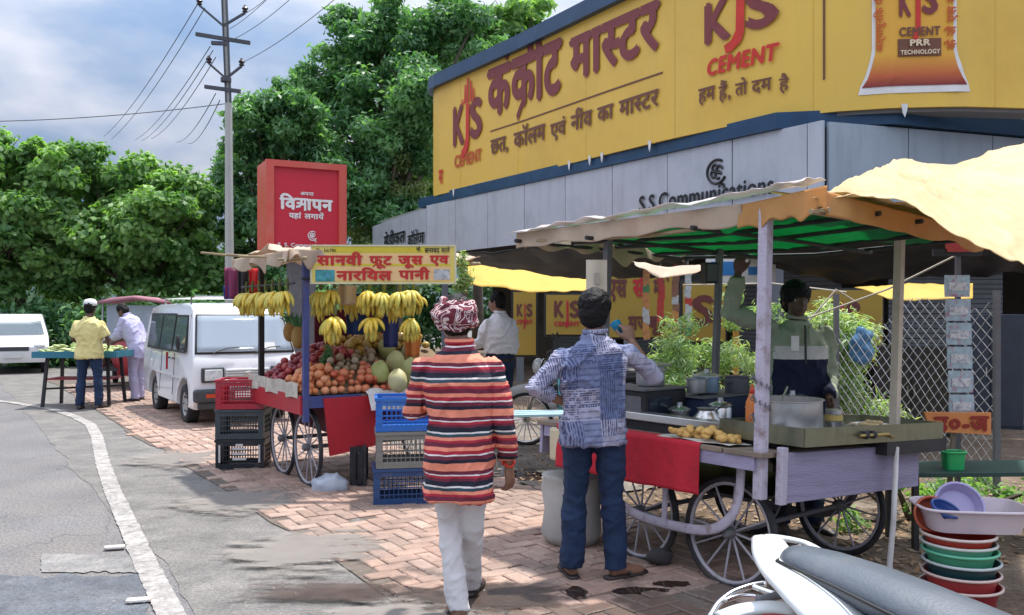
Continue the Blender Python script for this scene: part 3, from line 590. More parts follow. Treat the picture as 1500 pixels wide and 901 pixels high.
ptree('tree with large fresh leaves leaning over the end of the hoarding', 700, 34.5, 12.5, [(690, 60, 50), (740, 30, 44), (780, 18, 30), (665, 130, 40), (620, 190, 48), (600, 90, 30), (760, 70, 40), (720, 110, 45), (625, 260, 44)], 18000, .17, g1, 15, tr=.2)
ptree('pale flowering bushy tree between the red sign box and the shop', 560, 30.5, 6.6, [(585, 255, 50), (550, 300, 38), (615, 290, 38), (570, 350, 45), (530, 335, 28), (600, 215, 32), (565, 400, 45)], 20000, .095, g3, 16)
def bush(name, label, base, cl, n_, size, m_, seed, cat='bush', narrow=.3, group=None):
    t_ = thing(name, label, cat, base, 0, group); link('foliage', leaves(cl, n_, size, narrow, seed, inner=.1), m_, t_); sm = MB()
    for c, r_ in cl[:14]: sm.tube([(c.x*.25, c.y*.25, 0), (c.x*.7, c.y*.7, c.z*.6), c], [.03, .02, .008], 5)
    ob('stem', sm, barkm, t_); return t_
def clump(c, r_, n_, s, seed):
    rg = random.Random(seed); return [(Vector((c[0]+rg.uniform(-1, 1)*r_[0], c[1]+rg.uniform(-1, 1)*r_[1], c[2]+rg.uniform(-1, 1)*r_[2])), (s, s, s*.8)) for _ in range(n_)]
bush('hedge', 'low dark hedge behind the parked cars at the far left', (-14, 25, 0), clump((0, 0, .9), (7, .6, .6), 40, .8, 3), 14000, .10, g2, 31, 'hedge', .45)
bush('hedge', 'low dark hedge between the electric pole and the shop', (-5.5, 26.5, 0), clump((0, 0, 1.1), (3.2, .5, .7), 30, .8, 4), 12000, .10, g2, 32, 'hedge', .45)
def far_wood():
    cl = [(Vector((x, 70+R.uniform(-4, 4), R.uniform(1, 4.5))), (4, 3, 2.6)) for x in range(-90, 40, 3)]
    link('distant_treeline', leaves(cl, 26000, .42, .5, 40), leafm('far_leaf', (.04, .10, .05), (.12, .22, .10), .2), kind='stuff')
far_wood()
# ================================================================ PEOPLE
skin = mat('brown_skin', (.23, .115, .07), r=.5, var=.1, vs=14, bump=.15, bs=60); skind = mat('dark_brown_skin', (.10, .05, .032), r=.5, var=.12, vs=14)
hairm = mat('black_hair', (.006, .0055, .006), r=.6, var=.4, vs=60, bump=.5, bs=120, spec=.25)
def hand(m, w, fd, pn, side, s=1.0, curl=25, spread=5):
    """palm, five unequal bent fingers and a thumb leaving the side; fd finger direction, pn palm normal, side towards the thumb"""
    fd = Vector(fd).normalized(); pn = Vector(pn); pn = (pn-fd*pn.dot(fd)).normalized(); sd = fd.cross(pn).normalized()
    if sd.dot(Vector(side)) < 0: sd = -sd
    w = Vector(w)
    def ringp(c, a, b_): return [c+sd*(a*math.cos(2*math.pi*q/10))*s+pn*(b_*math.sin(2*math.pi*q/10))*s for q in range(10)]
    m.loft([ringp(w-fd*.02*s, .024, .019), ringp(w+fd*.012*s, .028, .017), ringp(w+fd*.045*s, .040, .016), ringp(w+fd*.082*s, .041, .013), ringp(w+fd*.092*s, .034, .009)])
    for k, (off, ln, r_) in enumerate(((.031, .070, .0095), (.0105, .079, .0098), (-.0105, .073, .0093), (-.030, .058, .0085))):
        b0 = w+fd*.078*s+sd*off*s; d = (fd+sd*math.tan(rad(spread))*(1.2-k*.8)).normalized(); pts = [b0]; c = curl*(.75+.22*k); a = 0
        for seg in (.44, .32, .26):
            a += c*.55 if seg == .44 else c; dd = (d*math.cos(rad(a))+pn*math.sin(rad(a))); pts.append(pts[-1]+dd*ln*seg*s)
        m.tube(pts, [r_*s, r_*s*.97, r_*s*.9, r_*s*.72], 8)
    t0 = w+fd*.018*s+sd*.024*s; d = (fd*.72+sd*.62+pn*.28).normalized(); t1 = t0+d*.040*s; t2 = t1+(fd*.85+sd*.30+pn*.35).normalized()*.034*s; t3 = t2+(fd*.95+pn*.35).normalized()*.024*s
    m.tube([t0, t1, t2, t3], [.0135*s, .0118*s, .0105*s, .008*s], 8)
def person(label, loc, rz, J, H=1.7, face=(0, 1, 0), up=(0, 0, 1), shirt=None, sleeve=1.0, hem=.82, tr=None, shoes=None, sk=None, hair='short', hands=None, vox=.0085, build=1.0, collar=True, flare=1.0, hide_pants=False, shoe_style='shoe', trw=1.0, foot_dir=None):
    """J: joint positions in local metres; the figure faces local +y"""
    t_ = thing('person', label, 'person', loc, rz); j = {k: Vector(v) for k, v in J.items()}; sk = sk or skin; b = build
    up = Vector(up).normalized(); fc = Vector(face); fc = (fc-up*fc.dot(up)).normalized(); rt = fc.cross(up)
    HM = Matrix(((rt.x, fc.x, up.x, j['head'].x), (rt.y, fc.y, up.y, j['head'].y), (rt.z, fc.z, up.z, j['head'].z), (0, 0, 0, 1)))
    pel, chest, neck = j['pelvis'], j['chest'], j['neck']; shl, shr = j['shl'], j['shr']; spine = (neck-pel).normalized(); xs = (shr-shl).normalized(); hx = (j['hpr']-j['hpl']).normalized()
    def ring(c, x, s_, a, d, n_=20, e=.82):
        y = s_.cross(x).normalized(); out = []
        for q in range(n_):
            th = 2*math.pi*q/n_; cx, cy = math.cos(th), math.sin(th); out.append(c+x*(a*math.copysign(abs(cx)**e, cx))+y*(d*math.copysign(abs(cy)**e, cy)))
        return out
    def torso(m, g, z0, z1, bot=None):
        rings = []; prof = [(-.18, .150, .105), (-.08, .165, .118), (0, .163, .115), (.18, .142, .104), (.32, .142, .102), (.55, .162, .112), (.72, .160, .108), (.86, .115, .085), (.96, .075, .062), (1.06, .062, .058)]
        for t, a, d in prof:
            if t < z0 or t > z1: continue
            c = pel.lerp(chest, t/.6) if t < .6 else chest.lerp(neck, (t-.6)/.4); x = hx.lerp(xs, min(1, max(0, t))).normalized(); fl = 1+(flare-1)*max(0, (.45-t))
            rings.append(ring(c, x, spine, (a*fl+g)*b, (d*fl+g)*b))
        m.loft(rings)
    bm = MB(); torso(bm, -.03, -.2, 1.1)
    # neck and head
    bm.tube([neck-up*.03, neck+up*.02, j['head']-up*.055-fc*.012], [.056, .052, .052], 14)
    bm.ell((0, -.008, .028), (.074, .094, .092), 20, 14, HM); bm.ell((0, .022, -.028), (.061, .072, .082), 18, 12, HM); bm.ell((0, .045, -.078), (.034, .034, .03), 12, 8, HM)
    bm.tube([(0, .088, .012), (0, .103, -.018), (0, .108, -.034)], [.009, .012, .015], 8, M=HM); bm.ell((0, .092, -.058), (.024, .012, .009), 10, 6, HM)
    bm.ell((-.028, .088, -.044+.06), (.02, .01, .006), 8, 6, HM); bm.ell((.028, .088, -.044+.06), (.02, .01, .006), 8, 6, HM)
    for s_ in (-1, 1): bm.ell((s_*.077, -.004, -.012), (.011, .02, .033), 10, 8, HM @ rot('Z', s_*-18))
    for s_, a, e_, w_, hd in ((-1, shl, j['ell'], j['wrl'], 'l'), (1, shr, j['elr'], j['wrr'], 'r')):
        bm.tube([a-xs*s_*.03, a, a.lerp(e_, .35), a.lerp(e_, .7), e_, e_.lerp(w_, .3), e_.lerp(w_, .7), w_], [.034, .036, .036, .034, .032, .033, .030, .025], 12)
        h_ = (hands or {}).get(hd)
        if h_: hand(bm, w_, *h_)
        else: hand(bm, w_, (w_-e_), (-s_*1, .3, 0), (0, 1, 0), 1.0, 22)
    for s_, hp, kn, an in ((-1, j['hpl'], j['knl'], j['anl']), (1, j['hpr'], j['knr'], j['anr'])):
        bm.tube([hp+Vector((0, 0, .06)), hp, hp.lerp(kn, .5), kn, kn.lerp(an, .3), kn.lerp(an, .7), an], [.05, .055, .050, .042, .042, .036, .034], 12)
        f_ = Vector((s_*.25, 1, 0)).normalized() if not foot_dir else Vector(foot_dir[0 if s_ < 0 else 1]).normalized(); f2 = Vector((f_.x, f_.y, 0))
        bm.tube([an-f2*.035-Vector((0, 0, .045)), an+f2*.03-Vector((0, 0, .035)), an+f_*.10-Vector((0, 0, .055)), an+f_*.17-Vector((0, 0, .063)), an+f_*.20-Vector((0, 0, .064))], [.03, .038, .036, .030, .015], 12)
        bm.tube([an+Vector((0, 0, .02)), an-Vector((0, 0, .04))], [.034, .036], 10)
    link('body', remesh(bm, vox, 3, .45), sk, t_)
    for s_ in (-1, 1):
        eo = ob('eye', MB().ell((s_*.031, .083, .004), (.012, .008, .008), 10, 6, HM), mat('eye_white', (.5, .48, .45), r=.2), t_, smooth=True)
        ob('iris', MB().ell((s_*.031, .0895, .004), (.0055, .003, .0058), 8, 6, HM), hairm, eo, smooth=True)
    # hair
    if hair:
        hm = MB()
        if hair == 'short': hm.ell((0, -.018, .045), (.085, .098, .090), 20, 14, HM); hm.ell((0, -.045, .0), (.079, .066, .085), 18, 12, HM)
        if hair == 'big': hm.ell((0, -.014, .052), (.097, .108, .102), 20, 14, HM); hm.ell((0, -.045, -.002), (.088, .074, .092), 18, 12, HM)
        if hair == 'fringe': hm.ell((0, -.045, -.015), (.080, .064, .075), 18, 12, HM)
        me = remesh(hm, .008, 2); displace(me, lambda c: np.array([.007*noise.noise(Vector(p)*38)+.006*noise.noise(Vector(p)*90) for p in c])); link('hair', me, hairm, t_)
    fold = lambda amp, fx, fz: (lambda c: np.array([amp*(noise.noise(Vector((p[0]*fx, p[1]*fx, p[2]*fz)))+1.1*(.3-abs(noise.noise(Vector((p[0]*fx*1.7+9+p[2]*4, p[1]*fx*1.7, p[2]*fz*1.9)))))) for p in c]))
    def crease(amp, k):   # sharp drapery ridges that swing diagonally
        def f(c):
            out = []
            for p in c:
                w = noise.noise(Vector(p)*3*k); q = noise.noise(Vector((p[0]*5*k+p[2]*3*k+w, p[1]*5*k, p[2]*6*k-p[0]*4*k+1.5*w))); out.append(amp*(max(0, 1-4.5*abs(q))**1.6-.25))
            return np.array(out)
        return f
    if shirt:
        sm = MB(); g = .022
        lo = (hem-pel.z)/((neck.z-pel.z) or 1)
        base = pel+(neck-pel).normalized()*(0); rings = []
        prof = [(0, .165, .120), (.18, .155, .114), (.32, .152, .112), (.55, .166, .118), (.74, .172, .117), (.88, .128, .098), (.97, .085, .074), (1.03, .068, .062)]
        drop = pel.z-hem
        if drop > 0:
            for k in range(4, 0, -1):
                f = k/4; fl = 1+(flare-1)*.5*f; c = pel-Vector((0, 0, drop*f)); x = hx; rings.append(ring(c, x, Vector((0, 0, 1)), (.166*fl+g)*b, (.122*fl+g)*b))
        for t, a, d in prof:
            if drop <= 0 and t < lo: continue
            c = pel.lerp(chest, t/.6) if t < .6 else chest.lerp(neck, (t-.6)/.4); x = hx.lerp(xs, min(1, max(0, t))).normalized(); fl = 1+(flare-1)*max(0, (.45-t)); gg = g if t < .95 else .008
            rings.append(ring(c, x, spine, (a*fl+gg)*b, (d*fl+gg)*b))
        sm.loft(rings)
        for s_, a, e_, w_ in ((-1, shl, j['ell'], j['wrl']), (1, shr, j['elr'], j['wrr'])):
            sl_ = sleeve if not isinstance(sleeve, (tuple, list)) else sleeve[0 if s_ < 0 else 1]
            pts = [a-xs*s_*.05, a+Vector((0, 0, -.002)), a.lerp(e_, .3), a.lerp(e_, .65)]; rr_ = [.050*b, .058*b, .059*b, .056*b]
            if sl_ <= .5: q_ = a.lerp(e_, min(1, sl_*2)); pts = pts[:2]+[a.lerp(q_, .5), q_]; rr_ = [.050*b, .060*b, .063*b, .063*b]
            else: 
                q_ = e_.lerp(w_, (sl_-.5)*2); pts += [e_, e_.lerp(q_, .5), q_]; rr_ += [.057*b, .053, .044 if sl_ > .85 else .05]
            sm.tube(pts, rr_, 14)
        me = remesh(sm, vox*1.15, 3, .4); displace(me, fold(.013, 6, 4.5)); displace(me, crease(.013, 1.0)); displace(me, crease(.007, 2.3)); link('shirt', me, shirt, t_)
        if collar:
            cm = MB(); cm.tube([neck+ (spine*(.035 if q < 7 else .03))+xs*(.060*math.cos(q*math.pi/6))+spine.cross(xs)*(.058*math.sin(q*math.pi/6)) for q in range(12)], .016, 8, closed=True, flat=1.0); ob('collar', cm, shirt, t_, smooth=True)
    if tr:
        pm_ = MB(); ty = 1.0
        pm_.loft([ring(pel+Vector((0, 0, z)), hx, Vector((0, 0, 1)), a, d) for z, a, d in ((.10, .145*b, .108*b), (.04, .155*b, .116*b), (-.04, .166*b, .122*b), (-.10, .155*b, .11*b))])
        for hp, kn, an in ((j['hpl'], j['knl'], j['anl']), (j['hpr'], j['knr'], j['anr'])):
            lo_ = an-Vector((0, 0, .03)); pm_.tube([hp+Vector((0, 0, .04)), hp-Vector((0, 0, .02)), hp.lerp(kn, .4), hp.lerp(kn, .75), kn, kn.lerp(lo_, .35), kn.lerp(lo_, .75), lo_], [.088*b, .092*b, .085*b*trw, .074*trw, .068*trw, .068*trw, .066*trw, .066*trw], 14)
        me = remesh(pm_, vox*1.15, 3, .4); displace(me, fold(.011, 5, 7)); displace(me, crease(.007, 1.0)); displace(me, crease(.0035, 2.6)); link('trousers', me, tr, t_)
    if shoes:
        for s_, an in ((-1, j['anl']), (1, j['anr'])):
            f_ = Vector((s_*.25, 1, 0)).normalized() if not foot_dir else Vector(foot_dir[0 if s_ < 0 else 1]).normalized(); x = f_.cross(Vector((0, 0, 1))); zz = -.085
            s2 = MB()
            if shoe_style == 'shoe': s2.loft([ring(an+f_*a+Vector((0, 0, zz+h_/2)), x, f_, w_, h_/2, 14) for a, w_, h_ in ((-.075, .02, .03), (-.06, .036, .07), (-.01, .040, .085), (.05, .043, .078), (.12, .047, .06), (.18, .042, .045), (.22, .022, .03))]); link('shoe', remesh(s2, .008, 2), shoes, t_)
            else:
                s2.loft([ring(an+f_*a+Vector((0, 0, zz+.008)), x, f_, w_, .011, 12) for a, w_ in ((-.075, .022), (-.05, .037), (.03, .038), (.11, .046), (.17, .044), (.215, .026))]); s2.tube([an+f_*.06+x*.045+Vector((0, 0, -.06)), an+f_*.08+Vector((0, 0, -.018)), an+f_*.06-x*.045+Vector((0, 0, -.06))], .012, 8, flat=.5)
                ob('sandal', s2, shoes, t_, smooth=True)
    return t_, HM, j
# clothing patterns
def stripe_mat():
    M = mat('striped_cotton', (.5, .5, .5), r=.85, var=.06, vs=30, bump=.25, bs=200); n, l, b = nodes(M)
    t = n.new('ShaderNodeTexCoord'); s_ = n.new('ShaderNodeSeparateXYZ'); l.new(t.outputs['Object'], s_.inputs[0]); z = n.new('ShaderNodeTexNoise'); z.inputs['Scale'].default_value = 5; l.new(t.outputs['Object'], z.inputs['Vector'])
    a = n.new('ShaderNodeMath'); a.operation = 'MULTIPLY_ADD'; a.inputs[1].default_value = .025; l.new(z.outputs[0], a.inputs[0]); l.new(s_.outputs['Z'], a.inputs[2])
    m = n.new('ShaderNodeMath'); m.operation = 'MULTIPLY'; m.inputs[1].default_value = 1/.262; l.new(a.outputs[0], m.inputs[0]); f = n.new('ShaderNodeMath'); f.operation = 'FRACT'; l.new(m.outputs[0], f.inputs[0])
    q = n.new('ShaderNodeValToRGB'); q.color_ramp.interpolation = 'CONSTANT'; sal = (.82, .27, .17, 1); mr_ = (.15, .018, .04, 1); bk = (.012, .014, .03, 1); wh = (.75, .70, .68, 1); rd_ = (.42, .02, .04, 1); tl = (.03, .065, .085, 1)
    st_ = [(0, sal), (.14, bk), (.20, mr_), (.27, wh), (.30, rd_), (.37, sal), (.44, mr_), (.52, rd_), (.57, sal), (.63, tl), (.69, wh), (.72, bk), (.81, mr_), (.86, rd_), (.91, wh), (.93, mr_)]
    e = q.color_ramp.elements; e[0].position = 0; e[0].color = st_[0][1]; e[1].position = st_[1][0]; e[1].color = st_[1][1]
    for p_, c in st_[2:]: x = e.new(p_); x.color = c
    l.new(f.outputs[0], q.inputs[0]); l.new(q.outputs[0], b.inputs['Base Color']); return M
def patch_mat():
    M = mat('patchwork_print_cotton', (.5, .5, .6), r=.85, var=.05, vs=30, bump=.2, bs=200); n, l, b = nodes(M); t = n.new('ShaderNodeTexCoord'); mp_ = n.new('ShaderNodeMapping'); mp_.inputs['Rotation'].default_value = (.05, .08, 0); l.new(t.outputs['Object'], mp_.inputs[0])
    def M_(op, a, b_=None, c=None):
        o = n.new('ShaderNodeMath'); o.operation = op
        for i, x in enumerate((a, b_, c)):
            if x is None: continue
            if isinstance(x, (int, float)): o.inputs[i].default_value = x
            else: l.new(x, o.inputs[i])
        return o.outputs[0]
    s_ = n.new('ShaderNodeSeparateXYZ'); l.new(mp_.outputs[0], s_.inputs[0]); X = M_('ADD', s_.outputs['X'], M_('MULTIPLY', s_.outputs['Y'], .6)); Z = s_.outputs['Z']
    cx = M_('FLOOR', M_('MULTIPLY', X, 9.5)); cz = M_('FLOOR', M_('ADD', M_('MULTIPLY', Z, 8.2), M_('MULTIPLY', cx, .37))); cb = n.new('ShaderNodeCombineXYZ'); l.new(cx, cb.inputs[0]); l.new(cz, cb.inputs[1])
    wn = n.new('ShaderNodeTexWhiteNoise'); wn.noise_dimensions = '2D'; l.new(cb.outputs[0], wn.inputs['Vector']); w = wn.outputs['Value']
    vl = M_('GREATER_THAN', M_('FRACT', M_('MULTIPLY', X, 70)), .45); hl = M_('GREATER_THAN', M_('FRACT', M_('MULTIPLY', Z, 75)), .5); hl2 = M_('GREATER_THAN', M_('FRACT', M_('MULTIPLY', Z, 28)), .7)
    zn = n.new('ShaderNodeTexNoise'); zn.inputs['Scale'].default_value = 42; l.new(t.outputs['Object'], zn.inputs['Vector']); sp = M_('GREATER_THAN', zn.outputs[0], .47)
    a1 = M_('MULTIPLY', M_('GREATER_THAN', w, .36), M_('MULTIPLY', vl, M_('LESS_THAN', w, .64))); a2 = M_('MULTIPLY', M_('GREATER_THAN', w, .64), M_('MAXIMUM', M_('MULTIPLY', hl, sp), M_('MULTIPLY', vl, hl2)))
    a3 = M_('MULTIPLY', M_('LESS_THAN', w, .14), M_('MULTIPLY', hl2, .6)); tot = M_('MULTIPLY', M_('MAXIMUM', M_('MAXIMUM', a1, a2), a3), M_('ADD', .35, M_('MULTIPLY', sp, .5)))
    c = n.new('ShaderNodeMixRGB'); l.new(tot, c.inputs[0]); c.inputs[2].default_value = (.025, .035, .11, 1)
    w2 = n.new('ShaderNodeTexWhiteNoise'); w2.noise_dimensions = '2D'; cb2 = n.new('ShaderNodeCombineXYZ'); l.new(M_('FLOOR', M_('MULTIPLY', X, 6.1)), cb2.inputs[0]); l.new(M_('FLOOR', M_('MULTIPLY', Z, 5.3)), cb2.inputs[1]); l.new(cb2.outputs[0], w2.inputs['Vector'])
    q2 = n.new('ShaderNodeValToRGB'); e2 = q2.color_ramp.elements; e2[0].color = (.13, .16, .28, 1); e2[1].color = (.38, .38, .49, 1); e2[1].position = .5; x2 = e2.new(.25); x2.color = (.28, .31, .46, 1); l.new(w2.outputs['Value'], q2.inputs[0]); l.new(q2.outputs[0], c.inputs[1]); l.new(c.outputs[0], b.inputs['Base Color']); return M
def scarf_mat():
    M = mat('printed_scarf', (.2, .03, .05), r=.85, bump=.3, bs=150); n, l, b = nodes(M); t = n.new('ShaderNodeTexCoord'); v = n.new('ShaderNodeTexNoise'); v.inputs['Scale'].default_value = 13; v.inputs['Detail'].default_value = 0; v.inputs['Distortion'].default_value = 1.8; l.new(t.outputs['Object'], v.inputs['Vector'])
    q = n.new('ShaderNodeValToRGB'); q.color_ramp.interpolation = 'CONSTANT'; e = q.color_ramp.elements; e[0].color = (.14, .015, .03, 1); e[1].position = .44; e[1].color = (.72, .62, .60, 1); x = e.new(.50); x.color = (.16, .018, .035, 1); x = e.new(.58); x.color = (.68, .58, .56, 1); x = e.new(.63); x.color = (.10, .012, .03, 1)
    l.new(v.outputs[0], q.inputs[0]); l.new(q.outputs[0], b.inputs['Base Color']); return M
STR = stripe_mat(); PAT = patch_mat(); SCF = scarf_mat()
whitec = mat('white_trouser_cotton', (.62, .60, .60), r=.85, var=.05, bump=.2, bs=180, dirt=(.45, .43, .42), dscale=3, damt=.5); denim = mat('dark_denim', (.008, .024, .068), r=.85, var=.25, vs=5, bump=.3, bs=220, dirt=(.022, .055, .12), dscale=4, damt=.5)
leather = mat('dark_shoe_leather', (.03, .022, .02), r=.55, var=.3); whites = mat('white_shirt_cotton', (.74, .73, .76), r=.85, var=.04); yels = mat('pale_yellow_jersey', (.70, .60, .26), r=.9, var=.07); lav = mat('lavender_cotton', (.42, .41, .60), r=.85, var=.08)
# walking man in the striped shirt (back view)
J1 = dict(head=(-.02, .03, 1.50), neck=(0, 0, 1.365), chest=(.0, .0, 1.14), pelvis=(0.0, 0, .86), shl=(-.178, .01, 1.275), shr=(.178, -.01, 1.275), ell=(-.238, .05, 1.04), wrl=(-.14, .26, 1.08), elr=(.222, -.045, 1.01), wrr=(.245, .03, .78), hpl=(-.085, 0, .83), hpr=(.085, 0, .83), knl=(-.055, .10, .47), anl=(.0, -.02, .09), knr=(.065, .10, .46), anr=(.06, .34, .12))
t1, HM, jj = person('man walking away in a red striped shirt, white trousers and a printed head scarf', (-.262, 4.42, .0), .05, J1, face=(-.15, 1, 0), shirt=STR, sleeve=.93, hem=.615, tr=whitec, shoes=leather, hands=dict(r=((.12, .12, -1), (-.8, .5, 0), (.2, 1, 0), 1.08, 30), l=((.5, .85, .2), (.3, 0, -1), (0, .3, 1), 1, 40)), vox=.0072, build=.93, flare=1.0, shoe_style='sandal', trw=.84)
sm = MB()
for k, (z, r_, a) in enumerate(((.015, .030, 8), (.05, .033, -10), (.082, .027, 5), (-.012, .022, -5))):
    rr2 = .088 if k < 2 else (.07 if k == 2 else .084); M_ = HM @ rot('Y', a) @ rot('X', 8)
    sm.tube([(rr2*math.cos(2*math.pi*q/28), -.005+(rr2+.016)*math.sin(2*math.pi*q/28), z+.008*math.sin(q*1.3+k)) for q in range(28)], r_, 10, closed=True, M=M_)
sm.ell((0, -.005, .075), (.082, .098, .055), 18, 12, HM); sm.ell((-.01, -.125, .0), (.03, .02, .028), 12, 8, HM)
me = remesh(sm, .006, 2); displace(me, lambda c: np.array([.0035*math.sin(p[2]*110+p[0]*30+noise.noise(Vector(p)*9)*4) for p in c])); link('head_scarf', me, SCF, t1)
bl = MB(); wr = jj['wrr']; bl.tube([wr+Vector((.031*math.cos(q*math.pi/7), .031*math.sin(q*math.pi/7), .012*math.sin(q))) for q in range(14)], .006, 6, closed=True); ob('wrist_thread', bl, redp, t1)
# man in the patchwork shirt drinking at the cart
J2 = dict(head=(.0, .02, 1.575), neck=(0, -.01, 1.435), chest=(-.01, .0, 1.20), pelvis=(-.015, 0, .925), shl=(-.172, .0, 1.32), shr=(.18, .0, 1.345), ell=(-.345, -.07, 1.13), wrl=(-.165, .02, 1.035), elr=(.335, .14, 1.195), wrr=(.215, .235, 1.40), hpl=(-.09, 0, .89), hpr=(.085, 0, .89), knl=(-.115, .03, .50), anl=(-.135, .0, .09), knr=(.10, .02, .49), anr=(.12, .0, .09))
t2, HM, jj = person('man in a blue patchwork shirt and dark jeans drinking beside the near food cart', (.475, 5.08, .02), -.10, J2, face=(.2, 1, 0), shirt=PAT, sleeve=(.8, .68), hem=.80, tr=denim, shoes=leather, hands=dict(r=((-.25, .2, .9), (-.4, .9, 0), (-1, 0, .2), 1, 48), l=((.7, .35, -.35), (.5, -.8, 0), (0, .3, 1), 1, 20)), hair='big', vox=.0072, shoe_style='sandal', trw=1.02, flare=1.06, foot_dir=((-.3, 1, 0), (.75, .55, 0)))
cm = MB(); cm.lathe([(.026, 0), (.034, .07), (.037, .075), (.034, .075), (.024, .004)], 14, T(.155, .31, 1.455) @ rot('X', -35) @ rot('Y', -28)); tag(ob('cup', cm, mat('blue_plastic_cup', (.02, .30, .50), r=.35, trans=.3), smooth=True, loc=(.475, 5.08, .02), rz=-.10), 'bright blue plastic cup in the raised hand of the man in the patchwork shirt', 'cup')
t2.scale = (1, 1, .962); bpy.data.objects['cup'].scale = (1, 1, .962)
# seller behind the near cart, facing us
J3 = dict(head=(.015, .02, 1.585), neck=(0, -.01, 1.44), chest=(0, 0, 1.20), pelvis=(0, -.03, .93), shl=(-.185, 0, 1.375), shr=(.19, 0, 1.41), ell=(-.225, -.02, 1.08), wrl=(-.13, .20, .93), elr=(.47, .04, 1.51), wrr=(.42, .08, 1.77), hpl=(-.09, 0, .9), hpr=(.09, 0, .9), knl=(-.1, .03, .49), anl=(-.11, 0, .09), knr=(.1, .03, .49), anr=(.11, 0, .09))
hood = mat('olive_green_sweatshirt', (.30, .34, .24), r=.9, var=.1); n, l, b = nodes(hood); src = b.inputs['Base Color'].links[0].from_socket; tt = n.new('ShaderNodeTexCoord'); ss_ = n.new('ShaderNodeSeparateXYZ'); l.new(tt.outputs['Object'], ss_.inputs[0])
qq = n.new('ShaderNodeValToRGB'); qq.color_ramp.interpolation = 'CONSTANT'; e = qq.color_ramp.elements; e[0].position = 0; e[0].color = (0, 0, 0, 1); e[1].position = .5; e[1].color = (1, 1, 1, 1); mr = n.new('ShaderNodeMath'); mr.operation = 'MULTIPLY_ADD'; mr.inputs[1].default_value = 1; mr.inputs[2].default_value = -.70; l.new(ss_.outputs['Z'], mr.inputs[0]); l.new(mr.outputs[0], qq.inputs[0])
ax_ = n.new('ShaderNodeMath'); ax_.operation = 'ABSOLUTE'; l.new(ss_.outputs['X'], ax_.inputs[0]); lt = n.new('ShaderNodeMath'); lt.operation = 'LESS_THAN'; lt.inputs[1].default_value = .178; l.new(ax_.outputs[0], lt.inputs[0])
iv = n.new('ShaderNodeMath'); iv.operation = 'SUBTRACT'; iv.inputs[0].default_value = 1; l.new(qq.outputs[0], iv.inputs[1]); ml = n.new('ShaderNodeMath'); ml.operation = 'MULTIPLY'; l.new(iv.outputs[0], ml.inputs[0]); l.new(lt.outputs[0], ml.inputs[1])
c_ = n.new('ShaderNodeMixRGB'); l.new(ml.outputs[0], c_.inputs[0]); l.new(src, c_.inputs[1]); c_.inputs[2].default_value = (.008, .012, .04, 1)
gt = n.new('ShaderNodeMath'); gt.operation = 'COMPARE'; gt.inputs[1].default_value = 1.235; gt.inputs[2].default_value = .045; l.new(ss_.outputs['Z'], gt.inputs[0]); m4 = n.new('ShaderNodeMath'); m4.operation = 'MULTIPLY'; l.new(gt.outputs[0], m4.inputs[0]); l.new(lt.outputs[0], m4.inputs[1])
c5 = n.new('ShaderNodeMixRGB'); l.new(m4.outputs[0], c5.inputs[0]); l.new(c_.outputs[0], c5.inputs[1]); c5.inputs[2].default_value = (.6, .58, .55, 1); l.new(c5.outputs[0], b.inputs['Base Color'])
t3, HM, jj = person('food seller behind the near cart in a green and navy sweatshirt, one arm raised', (2.01, 6.25, .0), math.pi+.05, J3, face=(0, 1, -.12), shirt=hood, sleeve=.95, hem=.84, tr=denim, shoes=leather, sk=skind, hair='big', hands=dict(r=((-.05, .1, 1), (0, 1, 0), (-1, 0, 0), 1, 55), l=((.1, .6, -.6), (.8, .3, 0), (0, 1, 0), 1, 35)), vox=.0085, build=1.04)
t3.scale = (1.07, 1.07, 1.02)
zp = MB(); zp.beam((0, .147, 1.16), (0, .135, 1.42), .012, .006); ob('zip', zp, mat('dark_zip', (.03, .03, .03)), t3); lg_ = MB(); lg_.box((.075, .158, 1.30), (.05, .008, .10)); ob('chest_print', lg_, MC['white_print'], t3)
# man in the white shirt, turned to the left, behind the fruit cart
J4 = dict(head=(0, .055, 1.62), neck=(0, .0, 1.48), chest=(0, -.02, 1.24), pelvis=(0, 0, .95), shl=(-.175, .0, 1.39), shr=(.175, 0, 1.39), ell=(-.22, .10, 1.16), wrl=(-.15, .33, 1.12), elr=(.235, .0, 1.14), wrr=(.17, .20, 1.02), hpl=(-.09, 0, .92), hpr=(.09, 0, .92), knl=(-.1, .03, .5), anl=(-.11, 0, .09), knr=(.1, .02, .5), anr=(.11, 0, .09))
t4, HM, jj = person('man in a white shirt and dark trousers standing behind the fruit cart', (-.14, 10.2, .02), .75, J4, face=(-.25, 1, 0), shirt=whites, sleeve=.92, hem=.95, tr=denim, shoes=leather, vox=.011, build=1.12, flare=1.1)
ob('belt', MB().tube([(.158*1.12*math.cos(q*math.pi/10), .125*1.12*math.sin(q*math.pi/10), .965) for q in range(20)], .018, 6, closed=True), leather, t4)
